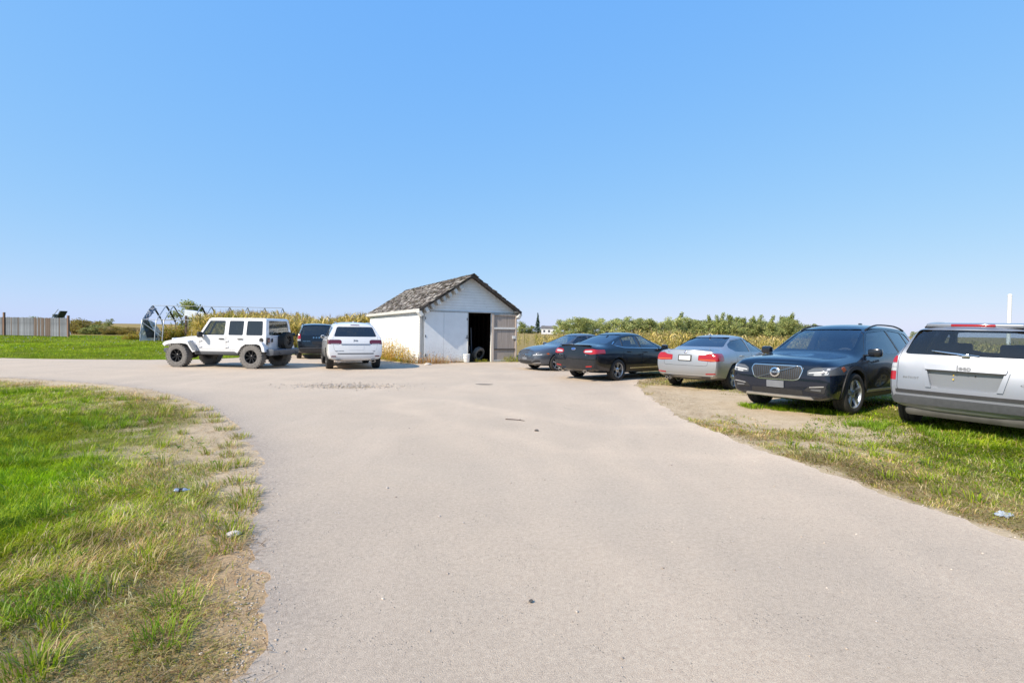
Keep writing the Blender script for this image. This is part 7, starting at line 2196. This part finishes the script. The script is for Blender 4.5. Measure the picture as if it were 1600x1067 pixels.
def build_weeds():
    wm = vcol_mat('dry_weeds', .7, trans=.35)
    rng = np.random.default_rng(21)
    gold = [(.66, .45, .07), (.58, .44, .10), (.46, .40, .06), (.66, .38, .10)]; rust = [(.48, .22, .10), (.56, .36, .15), (.40, .30, .08), (.62, .48, .24)]; green = [(.34, .40, .04), (.42, .42, .05), (.46, .42, .08)]
    BUCKET = {}
    def put(me, p, name, label, s=1.0):
        v = np.empty(len(me.vertices) * 3, np.float32); me.vertices.foreach_get('co', v); v = v.reshape(-1, 3) * s
        a = RNG.uniform(0, 6.28); c, sn = math.cos(a), math.sin(a)
        W = np.stack([v[:, 0] * c - v[:, 1] * sn + p[0], v[:, 0] * sn + v[:, 1] * c + p[1], v[:, 2] + p[2]], 1)
        fs = [tuple(q.vertices) for q in me.polygons]
        col = np.array([me.color_attributes['tint'].data[q.loop_start].color[:3] for q in me.polygons])
        b = BUCKET.setdefault(name, [[], [], [], 0, label])
        b[0].append(W); b[1] += [tuple(t + b[3] for t in f) for f in fs]; b[2].append(col * RNG.uniform(.85, 1.15)); b[3] += len(W)
    A = [weed_mesh(rng, 60, .95, .42, gold, .06, .25) for _ in range(3)]; B = [weed_mesh(rng, 55, .38, .32, rust, .045, .45) for _ in range(3)]; Cc = [weed_mesh(rng, 60, .40, .35, green, .06, .1) for _ in range(2)]
    for k, (u, v, s) in enumerate(((-.45, .9, .95), (-.55, 1.7, 1.1), (-.5, 2.5, 1.2), (-.6, 3.4, 1.25), (-.55, 4.3, 1.1), (-.9, 2.9, .9), (-.95, 1.6, .75), (-.5, 5.4, 1.0))):
        p = shed_pt(u, v); p.z = float(H(p.x, p.y)); put(A[k % 3], p, 'golden_weeds', 'golden dry weeds growing up against the bright side wall of the shed', s)
    for k, (u, v, s) in enumerate(((.05, -.35, 1.5), (.4, -.3, 1.4), (.8, -.3, 1.25), (1.15, -.3, 1.1), (-.35, .1, 1.6), (-.5, -.25, 1.5), (1.5, -.28, .8), (.3, -.7, 1.1), (.75, -.75, .9), (1.8, -.25, .6), (.0, -.9, .9))):
        p = shed_pt(u, v); p.z = float(H(p.x, p.y)); put(B[k % 3], p, 'rusty_weeds', 'low rusty dry weeds at the foot of the white shed doors', s)
    for k, (u, v, s) in enumerate(((4.15, -.35, .8), (4.5, -.3, .9), (4.75, -.5, .9), (2.75, -.1, .5), (3.1, -.12, .45))):
        p = shed_pt(u, v); p.z = float(H(p.x, p.y)); put(Cc[k % 2], p, 'green_weeds', 'small green weeds at the foot of the open shed door', s)
    # overgrowth inside and round the hoop house
    tall = [weed_mesh(rng, 70, 1.5, .9, [(.42, .41, .05), (.32, .34, .04), (.54, .44, .08), (.60, .40, .12)], .15, .15) for _ in range(4)]
    for k in range(62):
        s = RNG.uniform(.5, 10); t = RNG.uniform(-2.0 if RNG.random() < .6 else 0, 2.6); c, sn = math.cos(R(11)), math.sin(R(11))
        x, y = -30.8 + s * c - t * sn, 42 + s * sn + t * c
        put(tall[k % 4], (x, y, float(H(x, y))), 'overgrowth', 'tall yellow-green weeds grown up inside the hoop house frame', RNG.uniform(.6, 1.15) if s > 1.2 else .55)
    for k in range(7):
        x, y = -33.4 + RNG.normal(0, .45), 43.3 + RNG.normal(0, 1.0); put(tall[k % 4], (x, y, float(H(x, y))), 'outer_weeds', 'rusty weeds outside the torn end of the hoop house', RNG.uniform(.35, .6))
    for nm, (Vs, F, Cs, _, label) in BUCKET.items():
        me = mesh_np(nm, np.concatenate(Vs), F); set_tint(me, np.concatenate(Cs)); tag(link_mesh(nm, me, wm), label, kind='stuff')
# ------------------------------------------------------------------ small things on the ground
def rock_mesh(rng, r, flat=.6, sub=2):
    bm = bmesh.new(); bmesh.ops.create_icosphere(bm, subdivisions=sub, radius=r)
    s = rng.uniform(0, 50)
    for v in bm.verts:
        k = 1 + .35 * noise.noise(v.co / r * 1.1 + Vector((s, 0, 0))) + .12 * noise.noise(v.co / r * 3 + Vector((0, s, 0)))
        v.co = Vector((v.co.x * k * 1.25, v.co.y * k, v.co.z * k * flat))
    return bm_mesh('rock', bm, 35)

def build_litter():
    rng = np.random.default_rng(31)
    pale = simple('pale_stone', (.50, .45, .40), .9, 0, .2, 20, .4); stone = simple('grey_stone', (.33, .29, .25), .9, 0, .3, 25, .3); darks = simple('dark_stone', (.09, .08, .07), .9, 0, .3, 25, .3)
    def one(name, me, mat, x, y, label, cat, rz=0, dz=0.0):
        o = link_mesh(name, me, mat); on = float(sdf_asphalt([x], [y])[0]) < 0
        o.location = (x, y, float(H(x, y)) + (0.006 if on else 0) + dz); o.rotation_euler = (0, 0, rz)
        return tag(o, label, cat)
    one('pale_rock', rock_mesh(rng, .042, .5), pale, -1.94, 3.42, 'pale rock half sunk in the dry grass by the driveway edge', 'rock', .4, .02)
    one('pebble', rock_mesh(rng, .026, .6), darks, .38, 7.19, 'dark pebble alone in the middle of the driveway', 'stone', 0, .012)
    one('broken_stone', rock_mesh(rng, .13, .45), pale, -3.55, 20.7, 'pale broken stone lying in front of the rusty shed weeds', 'stone', .3, .02)
    one('leaf_litter_stone', rock_mesh(rng, .011, .5), darks, .12, 2.62, 'dark pebble near the bottom of the driveway', 'stone', 1, .01)
    bm = bmesh.new(); bm_tube(bm, [(-.16, .05, .008), (-.04, .01, .012), (.07, -.03, .010), (.15, -.08, .008)], .008, 6, taper=.5); bm_tube(bm, [(.05, -.02, .01), (.09, .01, .012)], .005, 5)
    one('stick', bm_mesh('stick', bm, 40), simple('dark_twig', (.08, .055, .045), .9), .07, 8.05, 'thin dark stick lying in the middle of the driveway', 'stick')
    # drain-like dark patch of sunken tar
    bm = bmesh.new(); pts = [(.22 * math.cos(a) * (1 + .2 * math.sin(3 * a)), .10 * math.sin(a), 0) for a in np.linspace(0, 2 * math.pi, 21)[:-1]]
    top = [bm.verts.new((x, y, .006)) for x, y, z in pts]; bot = [bm.verts.new((x * 1.05, y * 1.05, -.01)) for x, y, z in pts]
    bm.faces.new(top)
    for i in range(20): bm.faces.new((top[i - 1], bot[i - 1], bot[i], top[i]))
    one('tar_patch', bm_mesh('tar', bm), darks, -.74, 13.37, 'small dark tar patch on the driveway in front of the shed', 'patch')
    # crushed blue water bottle
    bt = empty('plastic_bottle', (-2.85, 4.23, float(H(-2.85, 4.23)) + .055), 0, 'crushed bluish plastic bottle lying in the grass', 'bottle'); bt.rotation_euler = (R(8), R(4), R(20)); bt.scale = (.55, .6, .6)
    bm = bmesh.new(); prof = [(.0005, -.10), (.030, -.10), (.034, -.09), (.033, -.06), (.035, -.04), (.033, -.02), (.035, 0), (.033, .02), (.034, .04), (.030, .06), (.016, .085), (.013, .095), (.0005, .095)]
    bm_lathe(bm, prof, 20, 'x')
    for v in bm.verts: v.co.z *= .62 + .15 * math.sin(v.co.x * 60); v.co.y *= 1.1
    mb, nt, b = new_mat('bluish_plastic'); setp(b, col=(.25, .30, .42), rough=.15, coat=1.0); link_mesh('bottle_body', bm_mesh('bottle', bm, 50), mb, bt)
    bm = bmesh.new(); bm_lathe(bm, [(.0005, .094), (.015, .094), (.016, .098), (.016, .110), (.0005, .112)], 16, 'x'); link_mesh('cap', bm_mesh('cap', bm, 40), M['blue_enamel'], bt)
    bm = bmesh.new(); bm_lathe(bm, [(.0352, -.035), (.0352, .015)], 20, 'x')
    for v in bm.verts: v.co.z *= .70; v.co.y *= 1.12
    link_mesh('label', bm_mesh('label', bm, 60), M['dark_alloy'], bt)
    # scrap of white plastic at the right-hand verge
    V, F = [], []
    n = 9
    for j in range(n):
        for i in range(n):
            u, v = i / (n - 1) - .5, j / (n - 1) - .5
            V.append((u * .16 + .02 * noise.noise(Vector((u * 5, v * 5, 1))), v * .09 + .02 * noise.noise(Vector((u * 5, v * 5, 4))), .012 + .02 * noise.noise(Vector((u * 6, v * 6, 7)))))
    for j in range(n - 1):
        for i in range(n - 1): a = j * n + i; F.append([a, a + 1, a + n + 1, a + n])
    k = len(V); V += [(x, y, z - .004) for x, y, z in V]; F += [[q + k for q in f[::-1]] for f in F]
    one('plastic_scrap', mesh_np('scrap', V, F, True), simple('white_film_scrap', (.46, .50, .53), .35, 0, .12, 20), 4.08, 4.02, 'crumpled white plastic scrap in the grass at the driveway edge', 'litter', .5)
    # crumbled asphalt and gravel along the edges and in the hollow
    Vs, Fs, Cs = [], [], []
    base = []
    for q in range(6):
        me = rock_mesh(rng, 1.0, .7, 1); vv = np.empty(len(me.vertices) * 3, np.float32); me.vertices.foreach_get('co', vv); ff = np.array([tuple(p.vertices) for p in me.polygons]); base.append((vv.reshape(-1, 3).copy(), ff)); bpy.data.meshes.remove(me)
    A = np.array(resample(smooth_poly(ASPHALT, 2), .05))
    pts = []
    for x, y in A:
        if y < 1.0 or y > 20 or x < -16: continue
        left = x < 0
        for _ in range(20 if (left and 1.5 < y < 9) else 5 if left else 3):
            r = abs(RNG.normal(0, .0024)) + .0016
            pts.append((x - (.07 if left else 0) + RNG.normal(0, .075 if left else .06), y + RNG.normal(0, .085 if left else .06), r * (1.5 if y > 8 else 1)))
    for _ in range(1100): pts.append((-4.2 + RNG.normal(0, .75), 12.6 + RNG.normal(0, .33), .004 + abs(RNG.normal(0, .008))))
    for _ in range(500): x, y = RNG.uniform(-3, 4), RNG.uniform(1.5, 14); pts.append((x, y, .003 + abs(RNG.normal(0, .003))))
    off = 0
    P = np.array(pts); sd = sdf_asphalt(P[:, 0], P[:, 1]); zz = H(P[:, 0], P[:, 1]) + np.where(sd < -.02, .006, .0)
    pal = np.array([(.46, .39, .32), (.40, .34, .28), (.56, .49, .41), (.33, .28, .24), (.42, .38, .35)])
    for k in range(len(P)):
        v, f = base[k % 6]; a = RNG.uniform(0, 6.28); c, s = math.cos(a), math.sin(a); r = P[k, 2]
        W = np.stack([(v[:, 0] * c - v[:, 1] * s) * r + P[k, 0], (v[:, 0] * s + v[:, 1] * c) * r + P[k, 1], v[:, 2] * r + zz[k] + r * .3], 1)
        Vs.append(W); Fs.append(f + off); Cs.append(np.repeat(pal[[RNG.integers(0, 5)]] * RNG.uniform(.8, 1.15), len(f), 0)); off += len(v)
    me = mesh_np('gravel', np.concatenate(Vs), np.concatenate(Fs)); set_tint(me, np.concatenate(Cs))
    tag(link_mesh('gravel', me, vcol_mat('gravel_stones', .9)), 'loose gravel and crumbled asphalt along the driveway edge', kind='stuff')
# ------------------------------------------------------------------ put it together
build_mats()
build_ground()
build_driveway()
build_shed()
build_fence()
build_hoop_house()
build_pole_and_house()
build_cars()
build_grass()
build_tufts()
build_corn()
build_trees()
build_weeds()
build_litter()
